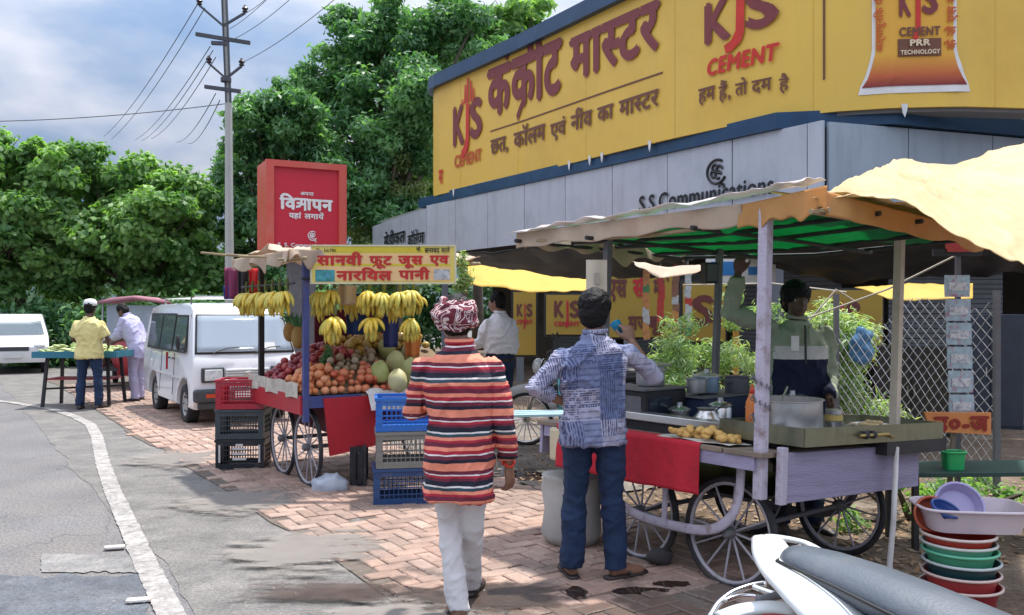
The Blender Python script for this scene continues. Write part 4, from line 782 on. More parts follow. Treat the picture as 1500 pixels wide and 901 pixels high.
# customer in the pale yellow shirt at the vegetable cart
J5 = dict(head=(0, .035, 1.58), neck=(0, 0, 1.44), chest=(0, -.01, 1.2), pelvis=(0, 0, .93), shl=(-.175, 0, 1.35), shr=(.175, 0, 1.35), ell=(-.275, .02, 1.10), wrl=(-.2, .22, 1.0), elr=(.275, .02, 1.10), wrr=(.2, .22, 1.0), hpl=(-.09, 0, .9), hpr=(.09, 0, .9), knl=(-.13, .02, .5), anl=(-.15, 0, .09), knr=(.13, .02, .5), anr=(.15, 0, .09))
t5, HM, jj = person('customer in a pale yellow shirt, blue jeans and a white cap, back to us', (-6.62, 13.9, .0), 0.0, J5, shirt=yels, sleeve=.42, hem=.80, tr=denim, shoes=leather, sk=skind, vox=.0125, build=1.1, collar=False)
cp = MB(); cp.lathe([(.098, 0), (.100, .03), (.095, .07), (.07, .10), (.02, .112)], 20, HM @ T(0, -.005, .045)); ob('cap', cp, mat('white_cap_cloth', (.7, .7, .68), r=.9), t5, smooth=True)
# seller in lavender bending over the vegetables
J6 = dict(head=(.0, .30, 1.54), neck=(0, .20, 1.45), chest=(0, .11, 1.22), pelvis=(0, -.02, .96), shl=(-.175, .16, 1.40), shr=(.175, .16, 1.40), ell=(-.21, .27, 1.12), wrl=(-.12, .50, 1.03), elr=(.21, .27, 1.12), wrr=(.12, .50, 1.02), hpl=(-.09, 0, .93), hpr=(.09, 0, .93), knl=(-.1, .03, .5), anl=(-.11, -.03, .09), knr=(.1, .05, .5), anr=(.11, .03, .09))
t6, HM, jj = person('vegetable seller in a lavender shirt and trousers leaning over his green vegetables', (-6.36, 15.1, .0), rad(78), J6, face=(0, .8, -.6), up=(0, .6, .8), shirt=lav, sleeve=.72, hem=.74, tr=lav, shoes=leather, sk=skind, vox=.0125, build=1.1, flare=1.08, trw=1.1)
# ================================================================ CARTS
steel = mat('brushed_steel', (.55, .55, .54), r=.28, m=.9, var=.1, vs=12, dirt=(.30, .27, .24), dscale=6, damt=.5); alu = mat('dull_aluminium', (.52, .52, .52), r=.42, m=.75, var=.12, vs=8, dirt=(.25, .22, .18), dscale=7, damt=.55)
blackm = mat('soot_black', (.02, .02, .022), r=.55, var=.4, vs=6); rubber = mat('tyre_rubber', (.022, .022, .024), r=.85, var=.3, vs=20, bump=.3, dirt=(.10, .085, .07), dscale=5)
lilac = mat('lilac_paint', (.46, .42, .50), r=.65, var=.16, vs=7, bump=.5, bs=50, dirt=(.22, .14, .12), dscale=13, damt=.85); woodp = mat('purple_plank', (.31, .28, .40), r=.8, var=.2, vs=4, bump=.5, bs=60, dirt=(.18, .13, .19), dscale=9, damt=.6)
n, l, b = nodes(woodp)
for nd in n:
    if nd.type == 'TEX_NOISE':
        mpn = n.new('ShaderNodeMapping'); mpn.inputs['Scale'].default_value = (.25, 1, 3.0); tcn = [x for x in n if x.type == 'TEX_COORD'][0]; l.new(tcn.outputs['Object'], mpn.inputs[0]); l.new(mpn.outputs[0], nd.inputs['Vector'])
greyp = mat('grey_painted_iron', (.13, .13, .14), r=.55, var=.2, vs=10, dirt=(.16, .09, .06), dscale=9, damt=.5); cream = mat('cream_paint', (.55, .48, .38), r=.65, var=.12, dirt=(.3, .2, .15), dscale=8)
blueiron = mat('blue_painted_iron', (.05, .065, .20), r=.5, var=.2, vs=8, dirt=(.12, .09, .1), dscale=9); plankm = mat('weathered_plank', (.22, .17, .13), r=.9, var=.3, vs=5, bump=.6, bs=40)
redcloth = mat('red_cloth', (.58, .022, .042), r=.9, var=.2, vs=5, trans=.12, bump=.5, bs=30, dirt=(.36, .02, .03), dscale=7, damt=.7); redsheet = mat('red_painted_sheet', (.42, .015, .025), r=.5, var=.2, vs=3, dirt=(.22, .02, .03), dscale=3)
greent = mat('green_tarpaulin', (.02, .33, .13), r=.6, var=.3, vs=2.5, trans=.55); creamt = mat('cream_tarpaulin', (.72, .57, .31), r=.55, var=.14, vs=1.5, trans=.35, bump=.6, bs=14, dirt=(.60, .40, .19), dscale=1.6, damt=.8); oranget = mat('orange_tarpaulin', (.74, .42, .15), r=.6, var=.2, vs=3, bump=.5, bs=16, dirt=(.4, .22, .1), dscale=3, trans=.45)
beiget = mat('beige_cloth', (.62, .50, .38), r=.85, var=.22, vs=4, trans=.3, bump=.6, bs=18, dirt=(.50, .27, .16), dscale=2, damt=.7); blackt = mat('black_tarpaulin', (.03, .032, .035), r=.5, var=.3, vs=2); yellowt = mat('yellow_tarpaulin', (.80, .58, .12), r=.6, var=.08, trans=.45); ropem = mat('rope_fibre', (.42, .37, .30), r=.95); whitep = mat('white_plastic', (.62, .6, .58), r=.4, var=.08, dirt=(.45, .4, .35), dscale=4)
def wheel(parent, c, R0=.31, n_=12, mt=greyp, sp=None):
    w = link('wheel', MB().lathe([(.0, -.045), (.022, -.045), (.034, -.03), (.034, .03), (.022, .045), (0, .045)], 12, rot('Y', 90)).mesh('hub', True), mt, parent, c)
    circ = lambda r_: [(0, r_*math.cos(2*math.pi*q/36), r_*math.sin(2*math.pi*q/36)) for q in range(36)]
    ob('tyre', MB().tube(circ(R0-.018), .0195, 8, closed=True), rubber, w, smooth=True); ob('rim', MB().tube(circ(R0-.041), .013, 6, closed=True), sp or mt, w, smooth=True)
    s0 = MB().tube([(.018, 0, .02), (0, 0, R0-.045)], [.0075, .0055], 5).mesh('spoke')
    for k in range(n_): o = link('spoke', s0, sp or mt, w, (0, 0, 0), (2*math.pi*k/n_+.1, 0, 0))
    return w
def sheet(name, pts, m_, parent=None, wr=.02, fr=4, nu=60, nv=60, ragged=0, seed=0, th=.004, **k):
    """cloth through a control grid of points (rows of equal length), wrinkled"""
    ru = len(pts)-1; rv = len(pts[0])-1
    def fn(u, v):
        a, b_ = min(u*ru, ru-1e-6), min(v*rv, rv-1e-6); i, j_ = int(a), int(b_); a -= i; b_ -= j_
        p = Vector(pts[i][j_]).lerp(Vector(pts[i+1][j_]), a).lerp(Vector(pts[i][j_+1]).lerp(Vector(pts[i+1][j_+1]), a), b_)
        w = wr*(noise.noise(p*fr+Vector((seed, 0, 0)))+.5*noise.noise(p*fr*2.7+Vector((0, seed, 0)))); w += min(.016, wr*.4)*max(0, 1-5*abs(noise.noise(Vector((p.x*3+p.y, p.y*2.2-p.x+seed, p.z*2)))))+.007*max(0, 1-5*abs(noise.noise(Vector((p.x*7-p.y*2, p.y*6, p.z*5+seed))))); r_ = 0
        if ragged and v > .98: r_ = ragged*(noise.noise(Vector((u*9, seed, 0)))+.6*noise.noise(Vector((u*31, seed, 2))))
        return p+Vector((w*.5, w*.8, w+r_))
    return ob(name, MB().grid(fn, nu, nv), m_, parent, smooth=True, solid=th, **k)
def hang(a, b_, drop, m_, name, parent=None, wave=.02, n_=40, rag=.03, seed=0, out=(0, 0, 0), **k):
    a = Vector(a); b_ = Vector(b_); d = (b_-a).normalized(); nn = Vector((-d.y, d.x, 0))
    def fn(u, v):
        p = a.lerp(b_, u); dz = drop*(1+rag/drop*2.2*noise.noise(Vector((u*6, seed, 1)))); return p+nn*(wave*v*math.sin(u*n_*.9+seed+2*noise.noise(Vector((u*5, seed, 0))))+.01*noise.noise(p*8))+Vector(out)*v+Vector((0, 0, -dz*v))
    return ob(name, MB().grid(fn, n_*2, 10), m_, parent, smooth=True, solid=.003, **k)
# ---- near food cart
C0 = Vector((1.33, 4.75, 0)); CA = math.atan2(.62, .785); TI = rad(3.2)
cart = thing('food_cart', 'lilac wooden food cart with a green canopy in the right foreground', 'cart', C0, (0, TI, CA))
CM = T(*C0) @ Euler((0, TI, CA)).to_matrix().to_4x4()
def cw(x, y, z): return CM @ Vector((x, y, z))
for x, dz in ((.03, 0), (1.13, .065)):
    for y in (.24, .93): wheel(cart, (x, y, .31+dz), .315, 12, greyp, mat('pale_grey_iron', (.36, .34, .37), r=.5, dirt=(.2, .13, .1), dscale=9))
for y in (.24, .93): ob('axle', MB().tube([(.03, y, .31), (1.13, y, .375)], .016, 8), greyp, cart)
for x in (-.035, 1.2):
    pts = [(x, .12, .74), (x, .15, .52), (x, .22, .38), (x, .36, .295), (x, .55, .27), (x, .75, .27), (x, .95, .29), (x, 1.08, .34)]
    if x < 0: pts = [(x, .13, .74), (x, .13, .55), (x, .17, .42), (x, .27, .33), (x, .42, .29), (x, .70, .285), (x, .93, .30), (x, 1.06, .36)]
    fine = []
    for i in range(len(pts)-1):
        for k in range(4): fine.append(Vector(pts[i]).lerp(Vector(pts[i+1]), k/4))
    for _ in range(3): fine = [fine[0]]+[(fine[i-1]+fine[i]*2+fine[i+1])/4 for i in range(1, len(fine)-1)]+[fine[-1]]
    ob('spring_strap', MB().tube(fine, .030, 8, flat=.28, up=(1, 0, 0)), lilac if x < 0 else greyp, cart, smooth=True); ob('strut', MB().beam((x-.008 if x < 0 else x, .66, .28), (x-.008 if x < 0 else x, .66, .74), .035, .012, (1, 0, 0)), lilac if x < 0 else greyp, cart)
for i in range(7): ob('deck_plank', MB().box((.60, -.08+i*.262+.12, .785), (1.50, .25, .028)), plankm, cart, bevel=.004)
ob('front_board', MB().box((.70, -.115, .665), (1.42, .026, .265)), woodp, cart, bevel=.004); ob('side_beam', MB().box((-.12, .82, .735), (.04, 1.7, .07)), woodp, cart); ob('side_beam', MB().box((1.33, .82, .735), (.04, 1.7, .07)), greyp, cart); ob('rear_board', MB().box((.60, 1.72, .68), (1.44, .026, .2)), woodp, cart)
ob('corner_iron', MB().box((-.02, -.12, .68), (.05, .04, .30)), lilac, cart, bevel=.003)
ob('under_shelf', MB().box((.62, .85, .50), (1.1, 1.4, .02)), blackm, cart)
post = lambda x, y, z0, z1, w, m_, dx=0, dy=0: ob('canopy_post', MB().beam((x, y, z0), (x+dx, y+dy, z1), w, w, (1, 0, 0)), m_, cart, bevel=.003)
post(-.085, -.035, .55, 2.09, .056, lilac, -.03, 0); post(0, 1.27, .76, 2.04, .045, greyp); post(1.14, 1.27, .76, 2.07, .042, greyp); post(1.30, -.02, .60, 2.13, .05, cream)
ZC = 2.08
# canopy: green sheet, its poles and the cloth borders
def zc(x, y): return ZC+.02*math.sin(3*x)+.035*x-.03*math.sin(math.pi*min(1, max(0, (y+.3)/2.3)))
can = sheet('canopy', [[(x, y, zc(x, y)) for y in (-.35, .25, .9, 1.5, 2.0)] for x in (-.12, .5, 1.1, 1.62)], greent, cart, .05, 3.5, 80, 90)
for i, x in enumerate((-.13, .35, .8, 1.25, 1.62)): ob('canopy_pole', MB().tube([(x, -.42, zc(x, -.4)-.02), (x+.02, .8, zc(x, .8)-.035), (x, 2.05, zc(x, 2)-.03)], .014, 6), blackm if i else mat('bamboo', (.33, .25, .14), r=.7, var=.25, vs=12), cart)
for i, y in enumerate((-.36, .4, 1.27, 2.0)): ob('canopy_pole', MB().tube([(-.2, y, zc(0, y)-.045), (.8, y+.02, zc(.8, y)-.055), (1.7, y, zc(1.6, y)-.04)], .014, 6), blackm if i else MC['bamboo'], cart)
hang((-.14, 2.06, ZC+.02), (-.15, .1, ZC+.045), .11, beiget, 'valance', cart, .015, 34, .02, 3); hang((-.14, .12, ZC+.04), (-.16, -.42, ZC+.085), .13, oranget, 'valance', cart, .012, 18, .02, 5); hang((-.12, -.40, ZC+.06), (1.66, -.37, ZC+.06), .12, oranget, 'valance', cart, .006, 40, .015, 8); hang((1.62, 2.0, ZC+.05), (-.1, 2.02, ZC), .09, beiget, 'valance', cart, .02, 40, .06, 11)
sheet('canopy_edge_sheet', [[(-.2, 2.1, ZC+.01), (-.2, 1.2, ZC+.045), (-.2, .3, ZC+.075), (-.2, -.3, ZC+.12)], [(.02, 2.1, ZC+.05), (.02, 1.2, ZC+.075), (.02, .3, ZC+.11), (.02, -.3, ZC+.15)]], mat('white_plastic_sheet', (.70, .66, .64), r=.35, var=.08, trans=.3, dirt=(.6, .4, .3), dscale=3), cart, .03, 6, 8, 50)
sheet('canopy_front_sheet', [[(.0, -.42, ZC+.07), (.5, -.42, ZC+.10), (1.1, -.42, ZC+.08), (1.7, -.40, ZC+.06)], [(.0, .05, ZC+.12), (.5, .1, ZC+.16), (1.1, .1, ZC+.14), (1.7, .1, ZC+.10)]], creamt, cart, .03, 5, 10, 50)
# steel shelf and stove tray
ob('steel_shelf', MB().box((.14, .66, .885), (.15, 1.28, .05)), steel, cart, bevel=.006); ob('shelf_support', MB().box((.14, .66, .83), (.10, 1.2, .06)), blackm, cart)
tray = ob('stove_tray', MB().box((.81, .08, .862), (1.5, .55, .02)), steel, cart, bevel=.004); 
for c, d in (((.81, -.195, .885), (1.5, .012, .10)), ((.81, .355, .885), (1.5, .012, .10)), ((.06, .08, .885), (.012, .55, .10)), ((1.56, .08, .885), (.012, .55, .10))): ob('tray_wall', MB().box(c, d), mat('stained_steel', (.24, .25, .17), r=.32, m=.7, var=.3, vs=5, dirt=(.06, .055, .04), dscale=5, damt=.7), tray)
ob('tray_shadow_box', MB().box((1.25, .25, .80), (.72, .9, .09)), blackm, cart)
for k, x in enumerate((.62, .70)): ob('gas_knob', MB().lathe([(.022, 0), (.024, .02), (.012, .035), (0, .036)], 12, T(x, -.205, .885) @ rot('X', 90)), blackm, cart)
ob('gas_pipe', MB().tube([(.55, -.225, .885), (.85, -.225, .885), (.95, -.2, .86)], .009, 8), mat('brass', (.5, .36, .12), r=.35, m=.9), cart)
# red cloth over the ledge
rc = hang(cw(-.16, 1.38, .815), cw(-.17, .34, .815), .27, redcloth, 'red_cloth', None, .012, 26, .02, 2, n_=0) if False else None
def clothfn(u, v):
    y = 1.52-1.20*u; t = v*.42
    if t < .13: x, z = -.02-t, .806
    else: x, z = -.158-.012*math.sin(u*23)*(t-.13)*3-.006*math.sin(u*51)*(t-.1)*3, .806-(t-.13)+.004*math.sin(u*9)
    return cw(x, y, z)
tag(ob('table_cloth', MB().grid(clothfn, 60, 24), redcloth, smooth=True, solid=.003), 'bright red cloth hanging over the left edge of the near cart', 'cloth')
# chain round the near post
ch = MB()
for k in range(26):
    a = k*.62; p = Vector((-.10+.046*math.cos(a), -.035+.046*math.sin(a), 1.22-.010*k)); ch.tube([p+Vector((.011*math.cos(q*math.pi/4)*math.sin(a+k%2), .011*math.cos(q*math.pi/4)*math.cos(a), .012*math.sin(q*math.pi/4))) for q in range(8)], .0032, 4, closed=True)
o = tag(ob('chain', ch, greyp, smooth=True), 'thin iron chain wound round the front post of the near cart', 'chain'); o.matrix_world = CM; o['kind'] = None if False else 'stuff'; del o['kind']
# ---- things on the near cart; x, y local, z = support height
DZ = .80
def on(x, y, z=DZ, rz=0, rr_=None): return cw(x, y, z)
def pot(name, label, cat, x, y, z, prof, m_, lid=None, handles=True, n_=24, group=None):
    t_ = thing(name, label, cat, on(x, y, z), CA, group); ob('vessel', MB().lathe(prof, n_), m_, t_, angle=45)
    r0 = max(r_ for r_, _ in prof); zt = max(z_ for _, z_ in prof)
    if handles:
        for s_ in (-1, 1): ob('handle', MB().tube([(s_*r0*.98, -.03, zt*.72), (s_*(r0+.028), -.022, zt*.76), (s_*(r0+.028), .022, zt*.76), (s_*r0*.98, .03, zt*.72)], .006, 6), m_, t_, smooth=True)
    if lid: ob('lid', MB().lathe([(r0*1.03, zt), (r0*1.03, zt+.008), (r0*.6, zt+.022), (.02, zt+.028), (.018, zt+.05), (0, zt+.052)], n_), lid, t_, angle=45)
    return t_
def bowl(r_, h_, w=.006): return [(0, 0), (r_*.92, 0), (r_, h_*.12), (r_, h_), (r_+.012, h_+.004), (r_+.012, h_+.008), (r_-w, h_+.004), (r_-w, h_*.15), (0, .012)]
pot('cooking_pan', 'wide shallow aluminium pan on the stove tray in front of the seller', 'pan', .42, .16, .885, bowl(.20, .17), alu)
ob('gravy', MB().lathe([(0, .11), (.19, .11)], 24, cap=False), mat('brown_curry', (.30, .13, .03), r=.25), bpy.data.objects['cooking_pan'], smooth=True) if True else None
st = thing('stove', 'black box stove at the left end of the near cart', 'stove', on(.38, 1.22, DZ), CA)
ob('body', MB().box((0, 0, .125), (.40, .34, .25)), blackm, st, bevel=.008); ob('window', MB().box((-.05, -.172, .13), (.22, .006, .15)), glassm('dark_stove_glass', (.02, .03, .05), 1, .1), st); ob('top_plate', MB().box((0, 0, .258), (.43, .36, .012)), greyp, st); ob('side_panel', MB().box((-.203, 0, .13), (.006, .28, .17)), greyp, st)
pot('cooking_pot', 'pale aluminium pot standing on the black stove', 'pot', .40, 1.22, 1.07, bowl(.095, .125), alu, None)
lid = one('pan_lid', MB().lathe([(.16, 0), (.165, .006), (.10, .02), (.02, .028), (0, .03)], 24), alu, 'flat round lid lying across the pot on the black stove', 'lid'); lid.location = on(.38, 1.24, 1.205)
bx_ = thing('counter_box', 'dark box shelf behind the milk cans on the near cart', 'box', on(.95, 1.05, DZ), CA); ob('body', MB().box((0, 0, .11), (.72, .30, .22)), mat('dark_blue_board', (.02, .035, .08), r=.5), bx_, bevel=.005); ob('top_plate', MB().box((0, 0, .228), (.76, .33, .012)), greyp, bx_)
pot('water_pot', 'blue grey steel pot with a lid left of the rear canopy post', 'pot', .78, 1.05, 1.035, bowl(.085, .10), mat('bluish_steel', (.30, .42, .55), r=.35, m=.5), alu); pot('water_pot', 'dark pot right of the rear canopy post on the box shelf', 'pot', 1.02, .98, 1.035, bowl(.085, .11), greyp, None)
k1 = pot('milk_can', 'short round steel milk can with its loop handle down, behind the glasses', 'milk can', .34, .68, DZ, [(0, 0), (.075, 0), (.088, .03), (.088, .10), (.055, .135), (.05, .15), (.06, .165), (.0, .166)], steel, None, False); ob('handle', MB().tube([(.088*math.cos(a), -.02-.05*math.sin(a), .10-.06*math.sin(a)) for a in [q*math.pi/8 for q in range(9)]], .004, 6), blackm, k1)
k2 = pot('milk_can', 'taller steel milk can with a knobbed lid between pot and post', 'milk can', .50, .70, DZ, [(0, 0), (.07, 0), (.072, .16), (.06, .175), (.0, .176)], steel, steel, False); ob('handle', MB().tube([(.07*math.cos(a), -.02-.05*math.sin(a), .15+.05*math.sin(a)) for a in [q*math.pi/8 for q in range(9)]], .004, 6), blackm, k2)
pot('steel_tumbler', 'tall steel tumbler next to the orange bottle', 'tumbler', .50, .42, DZ, [(0, 0), (.032, 0), (.042, .12), (.045, .124), (.038, .12), (.028, .01), (0, .01)], steel, None, False)
gl = glassm('clear_glass', (.75, .8, .8), .35, .03)
k = 0
for gx in range(5):
    for gy in range(2):
        g_ = tag(ob('glass', MB().lathe([(0, 0), (.021, 0), (.027, .068), (.024, .068), (.019, .006), (0, .006)], 10), gl, smooth=True, loc=on(.27+gx*.055, .42+gy*.065+.01*(gx % 2), DZ)), 'small clear tea glass in the group standing beside the steel milk cans', 'glass', 'tea glasses beside the milk cans')
bt = thing('sauce_bottle', 'tall orange squeeze bottle beside the front post of the near cart', 'bottle', on(.12, .18, .91), CA); ob('body', MB().lathe([(0, 0), (.036, 0), (.038, .02), (.036, .13), (.020, .17), (.014, .185)], 14), mat('orange_plastic', (.62, .20, .05), r=.4, var=.08, trans=.15), bt, smooth=True); ob('nozzle', MB().lathe([(.016, .183), (.014, .20), (.004, .235), (0, .235)], 12), mat('red_cap', (.5, .04, .02), r=.4), bt, smooth=True)
for i, (x, y, z, r_, h_, lb, mm_) in enumerate(((.62, .52, DZ, .09, .07, 'shallow steel bowl between the milk cans and the wide pan', steel), (.86, .62, DZ, .12, .16, 'squat aluminium pot right of the rear post behind the wide pan', alu), (1.16, .62, DZ, .10, .22, 'tall dull pot at the back right of the near cart', alu), (.64, 1.02, 1.035, .07, .09, 'small pale pot at the left on the box shelf', alu), (.40, .95, DZ, .06, .12, 'narrow steel container just right of the black stove', steel))):
    pot('cooking_pot' if r_ > .08 else 'steel_container', lb, 'pot', x, y, z, bowl(r_, h_), mm_, steel if i in (2, 4) else None, r_ > .08)
# fried food in a long pile
fm = mat('fried_batter', (.66, .40, .12), r=.7, var=.3, vs=25, bump=.6, bs=60)
pl_ = one('newspaper_sheet', MB().grid(lambda u, v: cw(-.13+.2*v, .14+.52*u, .812+.004*math.sin(u*12+v*5)), 12, 6), mat('newsprint', (.55, .53, .48), r=.9, var=.2, vs=40), 'sheet of newspaper under the fried snacks on the near cart', 'newspaper', solid=.002)
fme = MB().ell((0, 0, 0), (.03, .024, .017), 10, 6); fme = displace(fme.mesh('snack', True), lambda c: np.array([.004*noise.noise(Vector(p)*60) for p in c]))
for i in range(46):
    y = R.uniform(.20, .62); x = R.uniform(-.10, .04); lv = R.random(); z = .828+.05*lv*(1-abs((y-.41)/.24)**2)
    tag(link('fried_snack', fme, fm, None, cw(x, y, z), (R.uniform(-.5, .5), R.uniform(-.5, .5), R.uniform(0, 3)) ), 'golden fried snack in the long pile on newspaper on the near cart', 'fried snack', 'fried snacks piled on newspaper')
for i, (x, z, r_, h_, m_) in enumerate(((.70, .885, .055, .05, steel), (.70, .937, .052, .035, mat('mustard_tin', (.55, .40, .12), r=.4)), (.70, .974, .050, .028, steel))): 
    pot('spice_tin', ('steel tin at the bottom of the small stack right of the pan', 'mustard coloured tin in the middle of the small stack right of the pan', 'flat steel tin on top of the small stack right of the pan')[i], 'tin', x+.08, .08, z, [(0, 0), (r_, 0), (r_, h_), (0, h_+.001)], m_, None, False)
pot('serving_plate', 'wide flat steel plate at the right end of the stove tray', 'plate', 1.14, .05, .885, [(0, 0), (.10, 0), (.125, .02), (.13, .022), (.10, .008), (0, .006)], steel, None, False)
for i in range(9): tag(ob('bread_roll', MB().ell((0, 0, 0), (.028, .022, .014), 8, 6), mat('pale_dough', (.62, .46, .25), r=.8), smooth=True, loc=cw(1.14+R.uniform(-.06, .06), .05+R.uniform(-.06, .06), .905+.015*(i > 5)), rz=R.uniform(0, 3)), 'small pale bread roll on the steel plate at the right of the tray', 'bread roll', 'bread rolls on the steel plate')
ld = thing('ladle', 'long steel ladle lying in the wide aluminium pan', 'ladle', on(.40, .20, 1.02), CA+.4); ob('handle', MB().tube([(0, 0, 0), (.22, 0, .09)], .006, 6), steel, ld); ob('scoop', MB().lathe([(0, -.03), (.03, -.02), (.038, 0), (.034, 0), (0, -.024)], 14, T(-.01, 0, 0)), steel, ld, smooth=True)
# things round the near cart
lp = P(1300, 650, 5.15); one('drain_pipe', MB().tube([P(1313, 655, 5.25), P(1309, 760, 5.15), P(1303, 830, 5.05), P(1310, 858, 4.98)], .017, 8), whitep, 'pale plastic pipe leaning against the right side of the near cart', 'pipe', smooth=True)
stn = MB().ell((0, 0, .05), (.085, .06, .055), 10, 7); me = stn.mesh('stone', True); displace(me, lambda c: np.array([.018*noise.noise(Vector(p)*14) for p in c])); tag(link('stone', me, mat('dark_stone', (.05, .045, .045), r=.9, bump=.5), None, G(967, 828, .02)), 'dark stone wedged by the left wheel of the near cart', 'stone')
bag_ = MB().lathe([(0, 0), (.17, 0), (.20, .06), (.185, .22), (.20, .36), (.19, .42), (.205, .44), (.17, .43), (0, .40)], 18); me = bag_.mesh('bucket', True); displace(me, lambda c: np.array([.012*noise.noise(Vector(p)*7) for p in c])); tag(link('sack', me, mat('pale_grey_woven_sack', (.42, .41, .38), r=.85, var=.15, vs=6, bump=.3, bs=80, dirt=(.26, .24, .2), dscale=3), None, G(838, 792, .03)), 'pale grey sack standing on the pavers behind the man in the patchwork shirt', 'sack')
jc = thing('jerry_can', 'cream plastic jerry can left of the red cloth on the near cart', 'jerry can', on(-.10, 1.52, DZ-.25), CA); ob('body', MB().box((0, 0, .11), (.11, .15, .22)), mat('cream_plastic', (.66, .58, .40), r=.4, var=.08, trans=.15), jc, bevel=.02); ob('handle', MB().tube([(0, -.05, .215), (0, -.045, .25), (0, .03, .25), (0, .04, .215)], .011, 8), MC['cream_plastic'], jc, smooth=True); ob('cap', MB().lathe([(.018, .21), (.018, .24), (0, .241)], 10, T(0, -.06, .0)), redcloth, jc)
ob('bracket', MB().beam((0, 0, 0), (.1, 0, 0), .03, .02), greyp, jc)
ps = thing('paper_notice', 'worn cream paper notice tied to the far left post of the near cart', 'notice', P(874, 415, 5.68), 0); ob('sheet', MB().grid(lambda u, v: Vector(((u-.5)*.135, -.01*math.sin(u*5), (v-.5)*.30)), 8, 8), mat('cream_paper', (.62, .54, .42), r=.9, var=.1, vs=8), ps, solid=.003); ob('printed_mark', MB().box((0, -.016, .03), (.035, .004, .07)), mat('faded_ink', (.38, .34, .28)), ps)
hm_ = thing('hanging_box', 'small black speaker box hung on the rear post under the green canopy', 'speaker', P(1039, 400, 6.35), .3); ob('body', MB().box((0, 0, 0), (.10, .08, .15)), blackm, hm_, bevel=.006); ob('grille', MB().box((0, -.042, 0), (.08, .004, .12)), greyp, hm_)
# ---- cream tarpaulin over the right side
tp = [[(1192, 284, 4.5), (1262, 256, 5.5), (1320, 234, 6.4), (1400, 242, 6.6), (1520, 205, 6.8)], [(1205, 288, 4.5), (1256, 278, 5.0), (1312, 262, 5.5), (1400, 288, 5.4), (1540, 300, 5.4)], [(1190, 292, 4.42), (1252, 292, 4.5), (1308, 293, 4.55), (1402, 348, 4.3), (1560, 408, 4.2)]]
tag(sheet('tarpaulin', [[P(*q) for q in r_] for r_ in tp], creamt, None, .035, 2.6, 90, 150, seed=4), 'big cream tarpaulin stretched over the right side of the near cart', 'tarpaulin')
0 and one('tarpaulin_rope', MB().tube([P(1308, 291, 4.5), P(1355, 262, 5.2), P(1402, 236, 6.0), P(1440, 215, 6.6)], .008, 6), ropem, 'dark seam rope running up across the cream tarpaulin', 'rope')
# ---- fruit cart
F0 = Vector((-1.74, 7.6, 0)); FM = T(*F0) @ rot('Z', math.degrees(ANG))
def fw(x, y, z): return FM @ Vector((x, y, z))
fc_ = thing('fruit_cart', 'four wheeled fruit cart with blue posts, red side panels and a ragged beige canopy', 'cart', F0, ANG)
for x in (.06, 1.45):
    for y in (.20, .86): wheel(fc_, (x, y, .35), .352, 12, greyp, MC['pale_grey_iron'])
for y in (.20, .86): ob('axle', MB().tube([(.06, y, .35), (1.45, y, .35)], .018, 8), greyp, fc_)
for i in range(6): ob('deck_plank', MB().box((.75, -.02+i*.27+.1, .80), (1.66, .26, .03)), plankm, fc_)
ob('side_panel', MB().box((-.085, .66, .745), (.02, 1.42, .16)), redsheet, fc_); ob('front_panel', MB().box((.2, -.06, .77), (.5, .02, .10)), blueiron, fc_)
fpn = MB(); fpn.prism([(.10, .80), (.62, .80), (.60, .36), (.16, .30)], -.012, .012, rot('X', 90)); o = ob('front_panel', fpn, redsheet, fc_); o.location = (0, -.075, 0)
ob('tool_box', MB().box((.75, .55, .62), (1.1, .9, .28)), mat('dark_maroon_board', (.10, .012, .02), r=.7), fc_)
for x, y, z1, m_ in ((-.05, -.06, 2.03, blueiron), (0, 1.33, 2.03, blackm), (1.52, -.02, 1.98, greyp), (1.5, 1.33, 1.95, greyp)): ob('canopy_post', MB().beam((x, y, .6), (x, y, z1), .05, .05, (1, 0, 0)), m_, fc_, bevel=.003)
bd = MB()
def hz(x, y): d = min(max(x+.02, 0), max(y+.02, 0)*1.0); return .835+.36*min(1, d/.75)**.8
bd.grid(lambda u, v: (u*1.55, v*1.3, hz(u*1.55, v*1.3)-.03), 24, 20); ob('display_board', bd, mat('jute_cloth', (.22, .16, .10), r=.95, var=.3, vs=8), fc_)
ob('back_board', MB().box((1.03, 1.36, 1.25), (.95, .02, .62)), mat('maroon_cloth', (.12, .012, .03), r=.9, var=.3), fc_); ob('side_paper', MB().grid(lambda u, v: (-.10-.015*math.sin(u*15), u*1.38, .80+.13*v+.02*noise.noise(Vector((u*7, v, 0)))), 30, 4), mat('crumpled_newspaper', (.50, .45, .38), r=.9, var=.35, vs=14), fc_, solid=.002)
sheet('canopy', [[fw(x, y, z)-F0 for y, z in ((-.15, 2.03), (.5, 2.10), (1.1, 2.08), (1.5, 2.02))] for x in (-.22, .3, .9, 1.6)], beiget, None, .07, 5, 30, 30, ragged=.03).parent = None
cn = bpy.data.objects['canopy.001']; cn.parent = fc_; cn.rotation_euler = (0, 0, -ANG)
hang((-.24, 1.5, 2.05), (-.24, -.2, 2.05), .11, beiget, 'valance', fc_, .03, 26, .06, 1); hang((-.24, -.18, 2.06), (.5, -.18, 2.06), .10, beiget, 'valance', fc_, .03, 16, .05, 4)
for i, (y, x0) in enumerate(((-.05, -.32), (.4, -.48), (.9, -.42), (1.4, -.5))): ob('bamboo_pole', MB().tube([(x0, y+.12*i-.1, 1.97+.05*i), (.6, y+.03, 2.03), (1.65, y, 2.0)], .011, 7), MC['bamboo'], fc_, smooth=True)
for x in (-.12, .75, 1.55): ob('bamboo_pole', MB().tube([(x, -.25, 1.985), (x, 1.8, 1.985)], .016, 7), MC['bamboo'], fc_, smooth=True)
